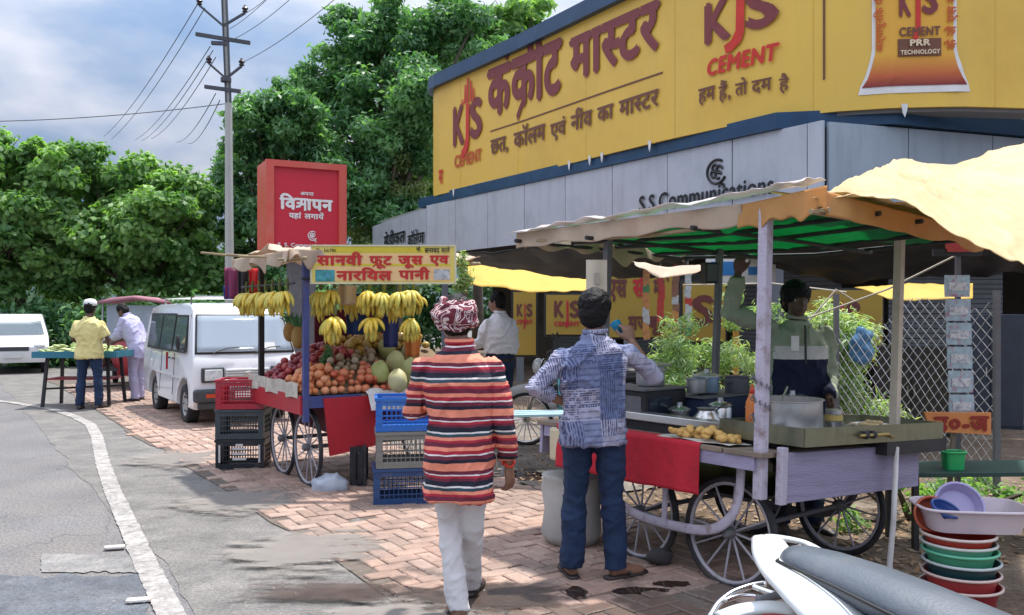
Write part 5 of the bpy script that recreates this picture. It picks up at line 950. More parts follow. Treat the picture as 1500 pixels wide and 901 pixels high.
ob('hanging_rail', MB().tube([(-.1, -.1, 1.82), (1.6, -.1, 1.80)], .010, 6), blackm, fc_); ob('hanging_rail', MB().tube([(-.16, -.1, 1.78), (-.16, 1.45, 1.78)], .010, 6), blackm, fc_)
pp = MB().grid(lambda u, v: (.50+u*1.05, -.04-.14*v-.02*math.sin(u*21), .85-.05*v-.12*v*v+.03*noise.noise(Vector((u*6, v*3, 0)))), 30, 8); tag(link('newspaper_sheet', pp.mesh('p'), mat('white_newsprint', (.62, .60, .58), r=.9, var=.2, vs=30), None, F0, ANG), 'crumpled newspaper hanging over the front edge of the fruit cart', 'newspaper')
# fruit, each one its own object
def fruit_mesh(r_, sq, seed, dim=.12): 
    m = MB().ell((0, 0, 0), (r_, r_, r_*sq), 12, 8); me = m.mesh('fruit', True); return displace(me, lambda c: np.array([r_*.06*noise.noise(Vector(p)*(2/r_)+Vector((seed, 0, 0)))-(dim*r_ if (abs(p[0])+abs(p[1])) < r_*.3 and p[2] > 0 else 0) for p in c]))
def vmat(name, c1, c2, r=.35, **kw):
    M = mat(name, c1, r=r, var=.16, vs=22, **kw); n, l, b = nodes(M); oi = n.new('ShaderNodeObjectInfo'); q = n.new('ShaderNodeMixRGB'); l.new(oi.outputs['Random'], q.inputs[0]); l.new(b.inputs['Base Color'].links[0].from_socket, q.inputs[1]); q.inputs[2].default_value = c2+(1,); l.new(q.outputs[0], b.inputs['Base Color']); return M
kinds = {
 'pomegranate': (.040, .95, vmat('pomegranate_skin', (.20, .012, .03), (.46, .07, .06), .3, dirt=(.5, .2, .12), dscale=14, damt=.5), 'dark red pomegranate in the heap at the back left of the fruit cart', 'pomegranates heaped on the fruit cart'),
 'orange': (.037, .92, vmat('orange_peel', (.68, .20, .05), (.72, .34, .18), .4, bump=.4, bs=220), 'pale orange mandarin in the heap at the front left corner of the cart', 'mandarins heaped on the fruit cart'),
 'apple': (.036, .9, vmat('apple_skin', (.50, .05, .03), (.66, .26, .12), .28, dirt=(.7, .4, .12), dscale=16, damt=.6), 'red apple in the heap along the front edge of the fruit cart', 'apples heaped on the fruit cart'),
 'mango': (.040, .85, vmat('mango_skin', (.55, .34, .06), (.42, .30, .08)), 'yellow brown mango in the heap at the back of the fruit cart', 'mangoes heaped on the fruit cart'),
 'sapota': (.032, .95, vmat('sapota_skin', (.30, .20, .11), (.42, .35, .25), .7), 'small brown sapota in the heap left of the green coconuts', 'sapotas heaped on the fruit cart')}
km = {k: [fruit_mesh(v[0]*f, v[1], i) for i, f in enumerate((.92, 1, 1.1))] for k, v in kinds.items()}
def zone(x, y):
    if x > .78 and y < .62: return None
    if x < .26 and y < .52: return 'orange'
    if y < .26: return 'apple'
    if .26 <= x < .40 and .32 < y < .62: return None
    if x < .62 and y > .42: return 'pomegranate'
    if y > .52: return 'mango'
    return 'sapota'
cnt = 0
for layer in (0, 1):
    y = -.02+.04*layer; row = 0
    while y < 1.25:
        x = -.02+(row % 2)*.038+.02*layer
        while x < 1.5:
            kd = zone(x, y); jx, jy = R.uniform(-.016, .016), R.uniform(-.016, .016)
            if kd and (layer == 0 or R.random() < .5) and not (layer == 0 and y > 1.0 and x > .7) and cnt < 430:
                k = kinds[kd]; o = link(kd, km[kd][R.randrange(3)], k[2], None, fw(x+jx, y+jy, hz(x, y)+k[0]*.7+layer*.055+R.uniform(-.004, .004)), (R.uniform(-.7, .7), R.uniform(-.7, .7), R.uniform(0, 6))); o.scale = (R.uniform(.78, 1.18),)*3; tag(o, k[3], kd, k[4]); cnt += 1
            x += .078
        y += .07; row += 1
cocm = vmat('green_coconut_husk', (.36, .40, .13), (.52, .47, .25), .5)
cme = displace(MB().ell((0, 0, 0), (.085, .085, .105), 16, 12).mesh('coconut', True), lambda c: np.array([.006*math.cos(3*math.atan2(p[1], p[0]))*(p[2] > -.05)+.004*noise.noise(Vector(p)*20) for p in c]))
cl_ = ['pale green coconut, the highest one on the fruit cart', 'green coconut lying at the front edge above the blue crate', 'yellowish coconut with a cut top beside the striped shirt', 'green coconut at the left of the coconut heap', 'green coconut behind the others on the fruit cart', 'small green coconut at the right front of the heap', 'coconut lying on its side at the back of the heap']
for i, (px, py, Y) in enumerate(((578, 530, 8.2), (583, 558, 7.75), (601, 540, 8.0), (557, 545, 8.0), (600, 518, 8.5), (612, 565, 7.85), (566, 512, 8.6))):
    tag(link('coconut', cme, cocm, None, P(px, py, Y), (R.uniform(-.6, .6), R.uniform(-.9, .9), R.uniform(0, 6))), cl_[i], 'coconut')
def pineapple(label, loc, s=1):
    t_ = thing('pineapple', label, 'pineapple', loc); b_ = MB().ell((0, 0, .09), (.058, .058, .095), 18, 14); ob('body', b_, vmat('pineapple_skin', (.40, .22, .06), (.30, .22, .07), .7) if 'pineapple_skin' not in MC else MC['pineapple_skin'], t_, smooth=True)
    for k in range(14):
        a = k*2.4; r_ = .012+.003*k; tip = Vector((math.cos(a)*(.03+.006*k), math.sin(a)*(.03+.006*k), .30-.006*k)); m = MB(); q = Vector((math.cos(a)*r_*.5, math.sin(a)*r_*.5, .17)); s_ = Vector((-math.sin(a), math.cos(a), 0))*.012; mid = q.lerp(tip, .5)*1.0+Vector((0, 0, .02)); m.add([q-s_, q+s_, mid+s_*.9, tip, mid-s_*.9], [(0, 1, 2, 3, 4)]); ob('leaf', m, mat('pineapple_leaf', (.06, .20, .07), r=.5), t_)
    t_.scale = (s,)*3; return t_
pineapple('pineapple with a dark green crown standing left of the blue front post', P(437, 510, 8.35), 1.15); pineapple('pineapple standing among the fruit under the middle banana bunch', P(553, 512, 8.75), 1.0); pineapple('pineapple at the back left corner of the fruit cart', P(424, 500, 8.8), 1.05)
vg = thing('herb_bundle', 'dark green bundle of leafy herbs standing in the middle of the fruit', 'herbs', fw(.33, .45, hz(.33, .45))); link('foliage', leaves([(Vector((0, 0, .06)), (.07, .07, .07)), (Vector((.02, .0, .14)), (.05, .05, .08))], 420, .022, .35, 77, inner=0), g2, vg)
# bananas
banm = vmat('banana_peel', (.74, .50, .05), (.50, .46, .09), .45, dirt=(.12, .07, .02), dscale=28, damt=.7)
def banana(): 
    pts = []; 
    for i in range(9): a = -.75+1.5*i/8; pts.append((0, .115*math.cos(a)-.115, -.09+.115*math.sin(a)-.02))
    return MB().tube(pts, [.004, .010, .0155, .0175, .018, .0175, .0155, .009, .006], 6).mesh('banana', True)
bme = banana()
def bunch(label, loc, rz, n_=9, s=1.0, group=None):
    t_ = thing('banana_bunch', label, 'banana bunch', loc, rz, group); ob('stalk', MB().tube([(0, 0, .06), (0, 0, 0), (0, 0, -.03)], [.008, .014, .012], 6), mat('banana_stalk', (.12, .13, .03), r=.8), t_)
    for k in range(n_):
        row = k % 2; a = (k/(n_-1)-.5)*2.3; o = link('banana', bme, banm, t_, (math.sin(a)*.03, -math.cos(a)*.02-.005, -.005-row*.03), Euler((-.25-.2*row, 0, 0))); o.rotation_euler = (Matrix.Rotation(-a*.95+math.pi, 3, 'Z') @ Euler((.85-.35*row+R.uniform(-.15, .15), R.uniform(-.1, .1), 0)).to_matrix()).to_euler()
    t_.scale = (s,)*3; return t_
for lb, px, py, Y, n_, s in (('full yellow banana bunch hanging lowest at the left under the signboard', 491, 455, 7.6, 13, 1.35), ('short yellow banana bunch hanging in the middle under the signboard', 548, 458, 7.7, 12, 1.15), ('yellow banana bunch hanging just left of the head scarf', 604, 458, 7.75, 12, 1.2)): bunch(lb, P(px, py, Y), R.uniform(-.2, .2), n_, s)
for i, px in enumerate((470, 490, 541, 563, 586, 606)): bunch('large banana bunch tied right under the signboard, %s' % ['leftmost', 'second from the left', 'third from the left', 'third from the right', 'second from the right', 'rightmost'][i], P(px, 418+R.uniform(-2, 3), 7.75), R.uniform(-.5, .5), 13, 1.25, 'banana bunches under the signboard')
ordn = ['nearest', 'second', 'third', 'fourth', 'fifth', 'sixth', 'farthest']
for i in range(7): y = .08+i*.20; p = fw(-.16, y, 1.79); bunch('banana bunch on the left side rail of the fruit cart, %s from the blue post' % ordn[i], (p.x, p.y, 1.76), ANG-1.0+R.uniform(-.5, .5), 13, 1.2, 'banana bunches along the left side of the fruit cart')
for i, px in enumerate((466, 480, 500, 515, 532, 552, 570, 594, 612)): bunch('small banana bunch hanging behind the front row under the signboard', P(px, 428+R.uniform(-4, 14), 8.05+R.uniform(-.1, .2)), R.uniform(-.9, .9), 9, .95, 'small banana bunches behind the front row')
# hanging cloths and bags under the canopy
def rag(label, px, py, Y, w, h_, m_, cat='cloth'): 
    c = P(px, py, Y); return one('hanging_cloth', MB().grid(lambda u, v: c+Vector(((u-.5)*w*(1-.15*v), .03*math.sin(u*9), -v*h_)), 14, 8), m_, label, cat, solid=.004, smooth=True)
rag('navy blue cloth hanging behind the lowest banana bunch', 522, 430, 8.2, .20, .38, mat('navy_cloth', (.015, .04, .13), r=.8)); rag('orange cloth bag hanging behind the green coconuts', 604, 482, 8.3, .15, .26, mat('orange_cloth', (.62, .20, .05), r=.85)); rag('blue and white plastic bag hanging right of the middle bananas', 572, 455, 8.2, .15, .34, mat('indigo_cloth', (.03, .04, .15), r=.6)); rag('beige paper bag hanging between the banana bunches', 508, 418, 7.8, .17, .17, mat('brown_paper', (.55, .42, .28), r=.9))
rag('red cloth hanging above the parked van beside the bananas', 371, 393, 9.2, .09, .26, mat('red_rag', (.5, .02, .02), r=.9)); rag('black cloth hanging above the parked van', 356, 393, 9.2, .11, .28, blackm); rag('maroon and white striped cloth hanging at the left end of the canopy', 339, 392, 9.3, .15, .32, mat('maroon_rag', (.22, .04, .10), r=.9)); rag('blue cloth hanging lowest over the roof of the parked van', 336, 419, 9.35, .13, .14, mat('blue_rag', (.03, .06, .28), r=.9))
# signboard of the fruit cart
sg = thing('signboard', 'yellow fruit juice signboard with red Hindi words hung on the fruit cart', 'sign', P(562, 387.5, 7.5), rad(1.5))
sw, sh = 210/F*7.5, 55/F*7.5
ob('panel', MB().box((0, 0, 0), (sw, .02, sh)), mat('sign_yellow', (.72, .58, .13), r=.5, var=.08), sg)
for c, d in (((0, -.002, sh/2), (sw+.02, .03, .014)), ((0, -.002, -sh/2), (sw+.02, .03, .014)), ((-sw/2, -.002, 0), (.014, .03, sh)), ((sw/2, -.002, 0), (.014, .03, sh))): ob('frame', MB().box(c, d), mat('sign_frame', (.62, .58, .38), r=.5), sg)
ob('printed_band', MB().box((.0, -.0115, -.025), (sw*.93, .003, sh*.72)), mat('sign_peach', (.78, .50, .22), r=.5, var=.1), sg); ob('printed_band', MB().box((0, -.0135, -.004), (sw*.93, .002, .018)), mat('sign_mustard', (.62, .50, .03), r=.5), sg); ob('printed_band', MB().box((-.03, -.0115, sh*.40), (sw*.66, .002, sh*.15)), MC['sign_mustard'], sg)
sred = mat('sign_red', (.50, .02, .015), r=.5)
def sgt(toks, pl, pr_, pb, pt, m_=sred, bold=.05, cap=.62):
    c = 7.5/F; x0, x1 = (pl-562)*c, (pr_-562)*c; z0, z1 = (387.5-pb)*c, (387.5-pt)*c; o = ob('lettering', prt(toks, x0, x1, z0, z1, .016, bold, cap=cap), m_, sg)
sgt(['स', 'ा', 'न', 'व', 'ी'], 464, 532, 388.5, 375.5); sgt(['फ+', 'ू', 'ट'], 541, 575, 388, 376); sgt(['ज', 'ू', 'स'], 583, 620, 387.5, 375.5); sgt(['ए', 'व'], 629, 658, 386, 375); sgt(['न', 'ा', 'र', 'ि', 'य', 'ल'], 493, 575, 410.5, 398); sgt(['प', 'ा', 'न', 'ी'], 584, 630, 409, 397)
sgt(latin('Cr.') , 464, 471, 369, 364, blk, .03, .72); sgt(['प', '+', 'ो'] if False else latin('Lic.No'), 476, 493, 369, 364, blk, .03, .72); sgt(['म', 'ो', '.'], 610, 617, 368, 363, blk, .03); sgt(latin('9425XXXXXX') if False else ['स', 'न', 'ा', 'व', 'द', ' ', 'व', 'ा', 'ल', 'े'], 622, 659, 370, 364, blk, .03)
c = 7.5/F; ob('printed_picture', MB().box(((477-562)*c, -.014, (387.5-404)*c), (28*c, .003, 17*c)), mat('coconut_picture', (.04, .22, .22), r=.4, var=.9, vs=22, dirt=(.12, .30, .50), dscale=25, damt=1), sg); ob('printed_picture', MB().box(((647-562)*c, -.014, (387.5-402)*c), (23*c, .003, 15*c)), mat('palm_picture', (.42, .48, .42), r=.4, var=.9, vs=25, dirt=(.05, .12, .10), dscale=22, damt=1), sg)
dl = thing('dried_leaves', 'pale yellow green bundle of dried leaves tied at the right end of the signboard', 'leaf bundle', P(678, 400, 7.9)); link('foliage', leaves([(Vector((0, 0, .1)), (.05, .05, .12)), (Vector((.02, 0, -.06)), (.08, .05, .10)), (Vector((-.04, 0, -.12)), (.06, .05, .05))], 420, .03, .25, 78, inner=0), g3, dl)
# ---- plastic crates
def crate(label, loc, rz, m_, sz=(.50, .34, .285), mesh_cols=7):
    t_ = thing('crate', label, 'crate', loc, rz); X, Y_, Z = sz; th = .012
    def side(L_, n_):
        m = MB(); w = .05; m.box((0, 0, Z/2), (.001+0*L_, .001, .001)); m.v = []; m.f = []
        for s_ in (-1, 1): m.box((s_*(L_/2-w/2), 0, Z/2), (w, th, Z-.03))
        m.box((0, 0, Z-.045), (L_-2*w-.002, th, .035)); m.box((0, 0, .035), (L_-2*w-.002, th, .03))
        k = n_*2
        for i in range(1, k): x = -L_/2+w+(L_-2*w)*i/k; m.box((x, .001, Z*.48), (.006, th-.004, Z*.66))
        for z in (.24, .42, .60): m.box((0, 0, Z*z+.012), (L_-2*w, th-.002, .008))
        for s_ in (-1, 1):
            for q in range(3): m.box((s_*(L_/2-w/2), -.002*0, .06+q*(Z-.12)/2), (w+.001, th+.008, .008))
        return m
    for i, (c, a, L_) in enumerate((((0, -Y_/2+th/2, 0), 0, X), ((0, Y_/2-th/2, 0), math.pi, X), ((-X/2+th/2, 0, 0), -math.pi/2, Y_-2*th), ((X/2-th/2, 0, 0), math.pi/2, Y_-2*th))): o = ob('side_wall', side(L_, 7 if i < 2 else 4), m_, t_); o.location = c; o.rotation_euler = (0, 0, a)
    rm = MB()
    for z, e, h_ in ((Z-.012, .008, .024), (.010, .0, .020)):
        for s_ in (-1, 1): rm.box((0, s_*(Y_/2+e/2-.004), z), (X+2*e, .014+e, h_)); rm.box((s_*(X/2+e/2-.004), 0, z-.001), (.014+e, Y_+e-.02, h_))
        ob('rim' if z > .1 else 'bottom_rim', rm, m_, t_); rm = MB()
    ob('base', MB().box((0, 0, .012), (X-.03, Y_-.03, .008)), m_, t_); return t_
cm_ = lambda n_, c: mat(n_, c, r=.42, var=.12, vs=6, dirt=(.20, .18, .16), dscale=5, damt=.35)
cred, cgrey, cblk, cblue, cnavy, cgr2 = cm_('red_crate_plastic', (.42, .02, .04)), cm_('slate_crate_plastic', (.045, .06, .07)), cm_('black_crate_plastic', (.012, .016, .022)), cm_('bright_blue_crate_plastic', (.02, .14, .50)), cm_('navy_crate_plastic', (.015, .06, .18)), cm_('grey_crate_plastic', (.20, .20, .185))
b1 = G(352, 688); b1.y += .12; 
crate('black crate at the bottom of the stack in front of the van', (b1.x, b1.y, .015), .06, cblk, (.46, .36, .285)); crate('slate grey crate in the middle of the stack in front of the van', (b1.x, b1.y, .305), .04, cgrey, (.46, .36, .285)); crate('red crate on top of the stack in front of the van', (b1.x, b1.y, .595), .07, cred, (.46, .36, .285))
b2 = Vector((-.80, 7.20, 0))
crate('dark blue crate at the bottom of the stack behind the striped shirt', (b2.x-.02, b2.y, .018), .16, cnavy, (.60, .38, .285)); crate('grey crate in the middle of the stack behind the striped shirt', (b2.x, b2.y, .308), .17, cgr2, (.60, .38, .285)); crate('bright blue crate on top of the stack behind the striped shirt', (b2.x+.01, b2.y, .598), .16, cblue, (.62, .38, .265))
b3 = G(508, 716); lb_ = bpy.data.objects['crate']
for z in (.10, .15, .20, .235): ob('printed_label', MB().box((.0, -.188, z), (.13-.06*(z > .22), .004, .022)), whitep, lb_)
for x in (-.19, .19): ob('printed_label', MB().box((x, -.1875, .15), (.018, .004, .17)), whitep, lb_)
o = crate('black crate standing on end between the fruit cart and the blue crates', (b3.x, b3.y+.22, .20), 0, cblk, (.33, .46, .14)); o.rotation_euler = (0, math.pi/2, .12)
cb = thing('scrap_heap', 'maroon scraps of packaging filling the red crate', 'packaging', (b1.x, b1.y, .83), 0)
for i in range(14): ob('scrap', MB().ell((R.uniform(-.17, .17), R.uniform(-.12, .12), R.uniform(-.01, .035)), (.05, .035, .02), 7, 5, rot('Z', R.uniform(0, 90)) if False else None), mat('maroon_scrap', (.30, .02, .04), r=.5, var=.3, vs=20) if i % 3 else whitep, cb)
pbg = MB().ell((0, 0, .0), (.16, .12, .11), 20, 14); me = pbg.mesh('plastic_bag', True); displace(me, lambda c: np.array([.035*noise.noise(Vector(p)*16)-.02*abs(noise.noise(Vector(p)*30)) for p in c])); tag(link('plastic_bag', me, mat('bluish_plastic_bag', (.55, .60, .68), r=.3, var=.05, trans=.3), None, G(482, 712, .05)), 'crumpled pale plastic bag lying on the pavers beside the cart wheel', 'plastic bag')
# ================================================================ VEHICLES
carw = mat('white_car_paint', (.74, .74, .75), r=.25, var=.02, coat=.6, dirt=(.55, .52, .48), dscale=2.5, damt=.35); glassd = glassm('tinted_car_glass', (.14, .18, .20), .6, .04); glassw = glassm('windscreen_glass', (.40, .47, .55), .6, .04); bump_ = mat('dark_bumper_plastic', (.045, .05, .055), r=.6, var=.2); lampg = mat('lamp_glass', (.62, .64, .66), r=.1, var=.35, vs=30); chrome = mat('chrome', (.7, .7, .7), r=.12, m=1); trimm = mat('rubber_trim', (.015, .015, .015), r=.6)
def shell(prof, wfun, segs=(-1, -.985, -.94, -.5, 0, .5, .94, .985, 1), inset=(.0, .0, 0, 0, 0, 0, 0, 0, 0), rnd=.05):
    """body skin: closed side profile swept across the width, with rounded shoulders"""
    cy = sum(p[0] for p in prof)/len(prof); cz = sum(p[1] for p in prof)/len(prof); rings = []
    for i, s_ in enumerate(segs):
        e = {1: rnd, .985: rnd*.45, .94: rnd*.1}.get(abs(s_), 0); r_ = []
        for y, z in prof: 
            d = Vector((cy-y, cz-z)); d.normalize(); y2, z2 = y+d.x*e, z+d.y*e; r_.append(Vector((s_*wfun(z), y2, z2)))
        rings.append(r_)
    return MB().loft(rings)
def cyl_x(c, r_, w, n_=24): return MB().lathe([(0, -w/2), (r_, -w/2), (r_, w/2), (0, w/2)], n_, T(*c) @ rot('Y', 90))
def cut(o, mb):
    c = bpy.data.objects.new('cut', mb.mesh('cut')); col.objects.link(c); c.parent = o.parent; c.matrix_world = o.matrix_world
    q = o.modifiers.new('b', 'BOOLEAN'); q.object = c; q.operation = 'DIFFERENCE'; q.solver = 'EXACT'; bpy.context.view_layer.update(); c.matrix_world = o.matrix_world; bpy.context.view_layer.update()
    dg = bpy.context.evaluated_depsgraph_get(); me = bpy.data.meshes.new_from_object(o.evaluated_get(dg)); o.modifiers.clear(); o.data = me; bpy.data.objects.remove(c)
    me.shade_smooth(); me.set_sharp_from_angle(angle=rad(32))
def road_wheel(parent, c, R0=.27, w=.15, hub=None):
    t_ = ob('wheel', MB().lathe([(0, -w*.30), (R0*.55, -w*.34), (R0*.62, -w*.42), (R0*.62, w*.42), (0, w*.4)], 20, rot('Y', 90)), hub or mat('steel_wheel', (.45, .45, .46), r=.4, m=.5, dirt=(.2, .17, .14), dscale=9), parent, loc=c, angle=30)
    ob('tyre', MB().lathe([(R0*.60, -w*.45), (R0*.72, -w*.5), (R0*.93, -w*.5), (R0, -w*.36), (R0, w*.36), (R0*.93, w*.5), (R0*.72, w*.5), (R0*.60, w*.45)], 26, rot('Y', 90), cap=False), rubber, t_, smooth=True)
    hc = MB()
    for q in range(6): a = q*math.pi/3; hc.ell((0, R0*.40*math.cos(a), R0*.40*math.sin(a)), (w*.46, .020, .020), 8, 6)
    ob('wheel_holes', hc, blackm, t_); t_.children[-1]['kind'] = 'stuff'; return t_
# white microvan
VO = Vector((-3.58, 11.98, 0)); van = thing('van', 'small white microvan parked behind the stacked crates', 'van', VO, ANG)
wv = lambda z: .705-.10*max(0, (z-.92))/.7-.02*max(0, .45-z)
prof = [(.05, .24), (-.02, .34), (-.035, .52), (-.03, .78), (.0, .90), (.04, .98), (.30, 1.46), (.38, 1.56), (.55, 1.63), (1.2, 1.66), (2.6, 1.65), (3.1, 1.60), (3.22, 1.48), (3.33, 1.0), (3.36, .6), (3.32, .26)]
body = ob('body', shell(prof, wv), carw, van)
cm2 = MB()
for y in (.62, 2.55):
    for s_ in (-1, 1): cc = cyl_x((s_*.64, y, .30), .335, .34); cm2.add(cc.v, cc.f)
cut(body, cm2)
for y in (.62, 2.55):
    for s_ in (-1, 1): road_wheel(van, (s_*.60, y, .272), .272, .15)
def glass_panel(name, pts, m_, par, frame=.0, th=.006): o = ob(name, MB().add([tuple(p) for p in pts], [tuple(range(len(pts)))]), m_, par, solid=th); return o
def wsp(u, v, off=.012): # windscreen surface
    z = 1.0+v*.48; y = .052+v*.265-off; x = (u*2-1)*(wv(z)-.05); return (x, y-.018*(1-(u*2-1)**2), z)
def band(fn, name, m_, par, n1=14, n2=6, th=.005): return ob(name, MB().grid(lambda a, b_: fn(a, b_), n1, n2), m_, par, smooth=True, solid=th)
band(lambda a, b_: wsp(.0-.02+a*1.04, -.05+b_*1.09, .010), 'windscreen_seal', trimm, van); band(lambda a, b_: wsp(a, b_, .018), 'windscreen', glassw, van)
ob('dashboard_items', MB().grid(lambda a, b_: wsp(.70+a*.12, .04+b_*.2, .024), 4, 4), mat('dashboard_white', (.6, .6, .6)), van)
for x0, dx in ((-.45, .34), (.12, .34)): ob('wiper', MB().tube([(x0, -.015, .985), (x0+dx*.55, -.002, 1.05), (x0+dx, .0, 1.06)], .008, 5), trimm, van)
for s_ in (-1, 1):
    sd_ = lambda y, z, o_=.006: (s_*(wv(z)+o_), y, z)
    for nm, (y0, y1, z0, z1, sl_) in (('front_door_window', (.50, 1.18, 1.0, 1.46, .26)), ('rear_door_window', (1.30, 2.05, 1.0, 1.48, .0)), ('quarter_window', (2.15, 2.98, 1.0, 1.48, .0))):
        ob(nm+'_seal', MB().add([sd_(y0-.03-(.02 if sl_ else 0), z0-.03), sd_(y1+.03, z0-.03), sd_(y1+.03, z1+.03), sd_(y0-.03+sl_*.3, z1+.03)], [(0, 1, 2, 3)]), trimm, van, solid=.004); ob(nm, MB().add([sd_(y0, z0, .010), sd_(y1, z0, .010), sd_(y1-(.0 if sl_ else 0), z1, .010), sd_(y0+sl_*.3, z1, .010)], [(0, 1, 2, 3)]), glassd, van, solid=.003)
    for y in (.42, 1.24, 2.10): ob('door_seam', MB().beam(sd_(y, .36, .001), sd_(y, 1.5, .001), .006, .006), trimm, van)
    for y in (1.08, 1.36): ob('door_handle', MB().beam(sd_(y-.06, .88, .015), sd_(y+.06, .88, .015), .02, .02), trimm, van)
    ob('side_stripe', MB().beam(sd_(.9, .62, .004), sd_(3.2, .66, .004), .004, .03), carw, van); ob('red_mark', MB().beam(sd_(1.55, .70, .004), sd_(1.55, .95, .004), .004, .03), redsheet, van)
    ob('wing_mirror', MB().ell((s_*(wv(1.1)+.12), .42, 1.12), (.03, .04, .11), 10, 8), trimm, van, smooth=True); ob('mirror_arm', MB().tube([(s_*wv(1.0), .38, 1.0), (s_*(wv(1.1)+.10), .41, 1.05)], .010, 6), trimm, van)
    hl = ob('headlight', MB().box((s_*.46, -.048, .70), (.30, .05, .20)), bump_, van, bevel=.02); ob('headlight_glass', MB().box((s_*.455, -.076, .70), (.23, .02, .145)), lampg, hl, bevel=.015); ob('indicator', MB().box((s_*.46, -.094, .43), (.20, .02, .05)), mat('orange_red_lens', (.5, .06, .02), r=.2), van)
ob('grille', MB().box((0, -.050, .71), (.58, .03, .13)), carw, van, bevel=.01)
for z in (.675, .71, .745): ob('grille_bar', MB().box((0, -.068, z), (.56, .012, .012)), chrome, van)
em = MB()
for pts in ([(.03, .035), (-.035, .01), (-.0, -.01), (.035, -.01)], ): em.tube([(.030, -.085, .735), (-.032, -.085, .722), (.0, -.085, .71), (.032, -.085, .698), (-.030, -.085, .685)], .008, 5)
ob('badge', em, chrome, van); ob('front_bumper', MB().box((0, -.05, .43), (1.42, .10, .17)), bump_, van, bevel=.03); ob('bumper_skirt', MB().box((0, -.02, .30), (1.30, .06, .10)), bump_, van, bevel=.02); ob('number_plate', MB().box((0, -.105, .43), (.36, .008, .09)), mat('plate_white', (.6, .6, .58)), van)
for y in (.75, 1.5, 2.4): ob('roof_rack_bar', MB().tube([(-.55, y, 1.74), (.55, y, 1.74)], .014, 6), chrome, van)
for s_ in (-1, 1):
    ob('roof_rack_rail', MB().tube([(s_*.55, .6, 1.74), (s_*.55, 2.7, 1.74)], .014, 6), chrome, van)
    for y in (.75, 2.4): ob('rack_foot', MB().tube([(s_*.55, y, 1.6), (s_*.55, y, 1.74)], .012, 6), chrome, van)
for s_ in (-.32, .32): ob('seat_back', MB().box((s_, .95, 1.05), (.42, .10, .62)), mat('grey_seat', (.25, .26, .28)), van, bevel=.03)
# distant white hatchback and dark car behind the vegetable seller
def car(label, loc, rz, m_):
    t_ = thing('car', label, 'car', loc, rz); w2 = lambda z: .78-.16*max(0, z-.85)/.6; pr2 = [(.05, .28), (-.02, .45), (0, .66), (.12, .78), (.85, .90), (1.35, 1.36), (1.7, 1.46), (2.7, 1.46), (3.2, 1.30), (3.5, .95), (3.62, .7), (3.6, .3)]
    bo = ob('body', shell(pr2, w2, rnd=.04), m_, t_); c2 = MB()
    for y in (.68, 2.9):
        for s_ in (-1, 1): cc = cyl_x((s_*.74, y, .30), .34, .3); c2.add(cc.v, cc.f)
    cut(bo, c2)
    for y in (.68, 2.9):
        for s_ in (-1, 1): road_wheel(t_, (s_*.68, y, .285), .285, .16)
    ob('windscreen', MB().grid(lambda a, b_: ((a*2-1)*(w2(.92+.4*b_)-.08), .88+.46*b_-.01, .94+.38*b_+.01), 8, 4), glassd, t_, solid=.004)
    for s_ in (-1, 1): ob('side_window', MB().add([(s_*(w2(.92)+.006), 1.15, .93), (s_*(w2(.92)+.006), 3.15, .95), (s_*(w2(1.34)+.008), 2.95, 1.34), (s_*(w2(1.34)+.008), 1.52, 1.34)], [(0, 1, 2, 3)]), glassd, t_, solid=.004); ob('headlight', MB().ell((s_*.58, .05, .68), (.15, .08, .08), 12, 8), lampg, t_, smooth=True)
    ob('grille', MB().box((0, -.01, .62), (.7, .03, .10)), bump_, t_); ob('number_plate', MB().box((0, -.03, .45), (.4, .01, .1)), MC['plate_white'], t_); return t_
car('white hatchback parked behind the vegetable cart at the far left', (-12.1, 21.5, 0), ANG-.1, carw); car('silver grey car parked farthest away beside the hedge at the left edge', (-15.6, 22.5, 0), ANG+.1, mat('silver_car_paint', (.42, .44, .46), r=.3, m=.4, var=.03))
# battery rickshaw
rk = thing('battery_rickshaw', 'battery rickshaw with a faded maroon roof behind the vegetable seller', 'rickshaw', (-7.35, 17.2, 0), ANG-.25); mrn = mat('faded_maroon_vinyl', (.36, .16, .20), r=.7, var=.12); silv = mat('silver_tube', (.5, .5, .52), r=.3, m=.7)
ob('roof', MB().loft([[Vector((x, y, 1.78+.06*math.cos(x*2.2)-.02*abs(y-1.1)+dz)) for x, dz in ((-.62, -.05), (-.4, 0), (0, .02), (.4, 0), (.62, -.05), (.60, -.09), (0, -.05), (-.60, -.09))] for y in (-.15, .4, 1.2, 2.0, 2.35)]), mrn, rk, smooth=True)
for x in (-.55, .55):
    for y in (.05, .95, 2.2): ob('roof_post', MB().tube([(x, y, .5), (x*.98, y+.05, 1.74)], .018, 6), silv, rk)
ob('front_shield', MB().loft([[Vector((x*w_, y, z)) for x, y in ((-.5, .0), (-.3, -.12), (0, -.17), (.3, -.12), (.5, 0), (.4, .1), (-.4, .1))] for z, w_ in ((.3, .55), (.6, .75), (.95, 1.0))]), mat('dark_red_panel', (.28, .02, .03), r=.4), rk, smooth=True); ob('windscreen', MB().box((0, -.02, 1.32), (.92, .012, .66)), glassw, rk)
ob('side_panel', MB().box((.58, 1.2, .66), (.03, 1.7, .5)), MC['dark_red_panel'], rk); ob('side_panel', MB().box((-.58, 1.2, .66), (.03, 1.7, .5)), MC['dark_red_panel'], rk); ob('floor', MB().box((0, 1.1, .42), (1.1, 2.3, .06)), blackm, rk)
for y in (1.0, 1.95): ob('seat', MB().box((0, y, .78), (1.0, .40, .14)), blackm, rk, bevel=.03); ob('seat_back', MB().box((0, y+.2, 1.05), (1.0, .08, .45)), mat('grey_seat', (.25, .26, .28)), rk, bevel=.03)
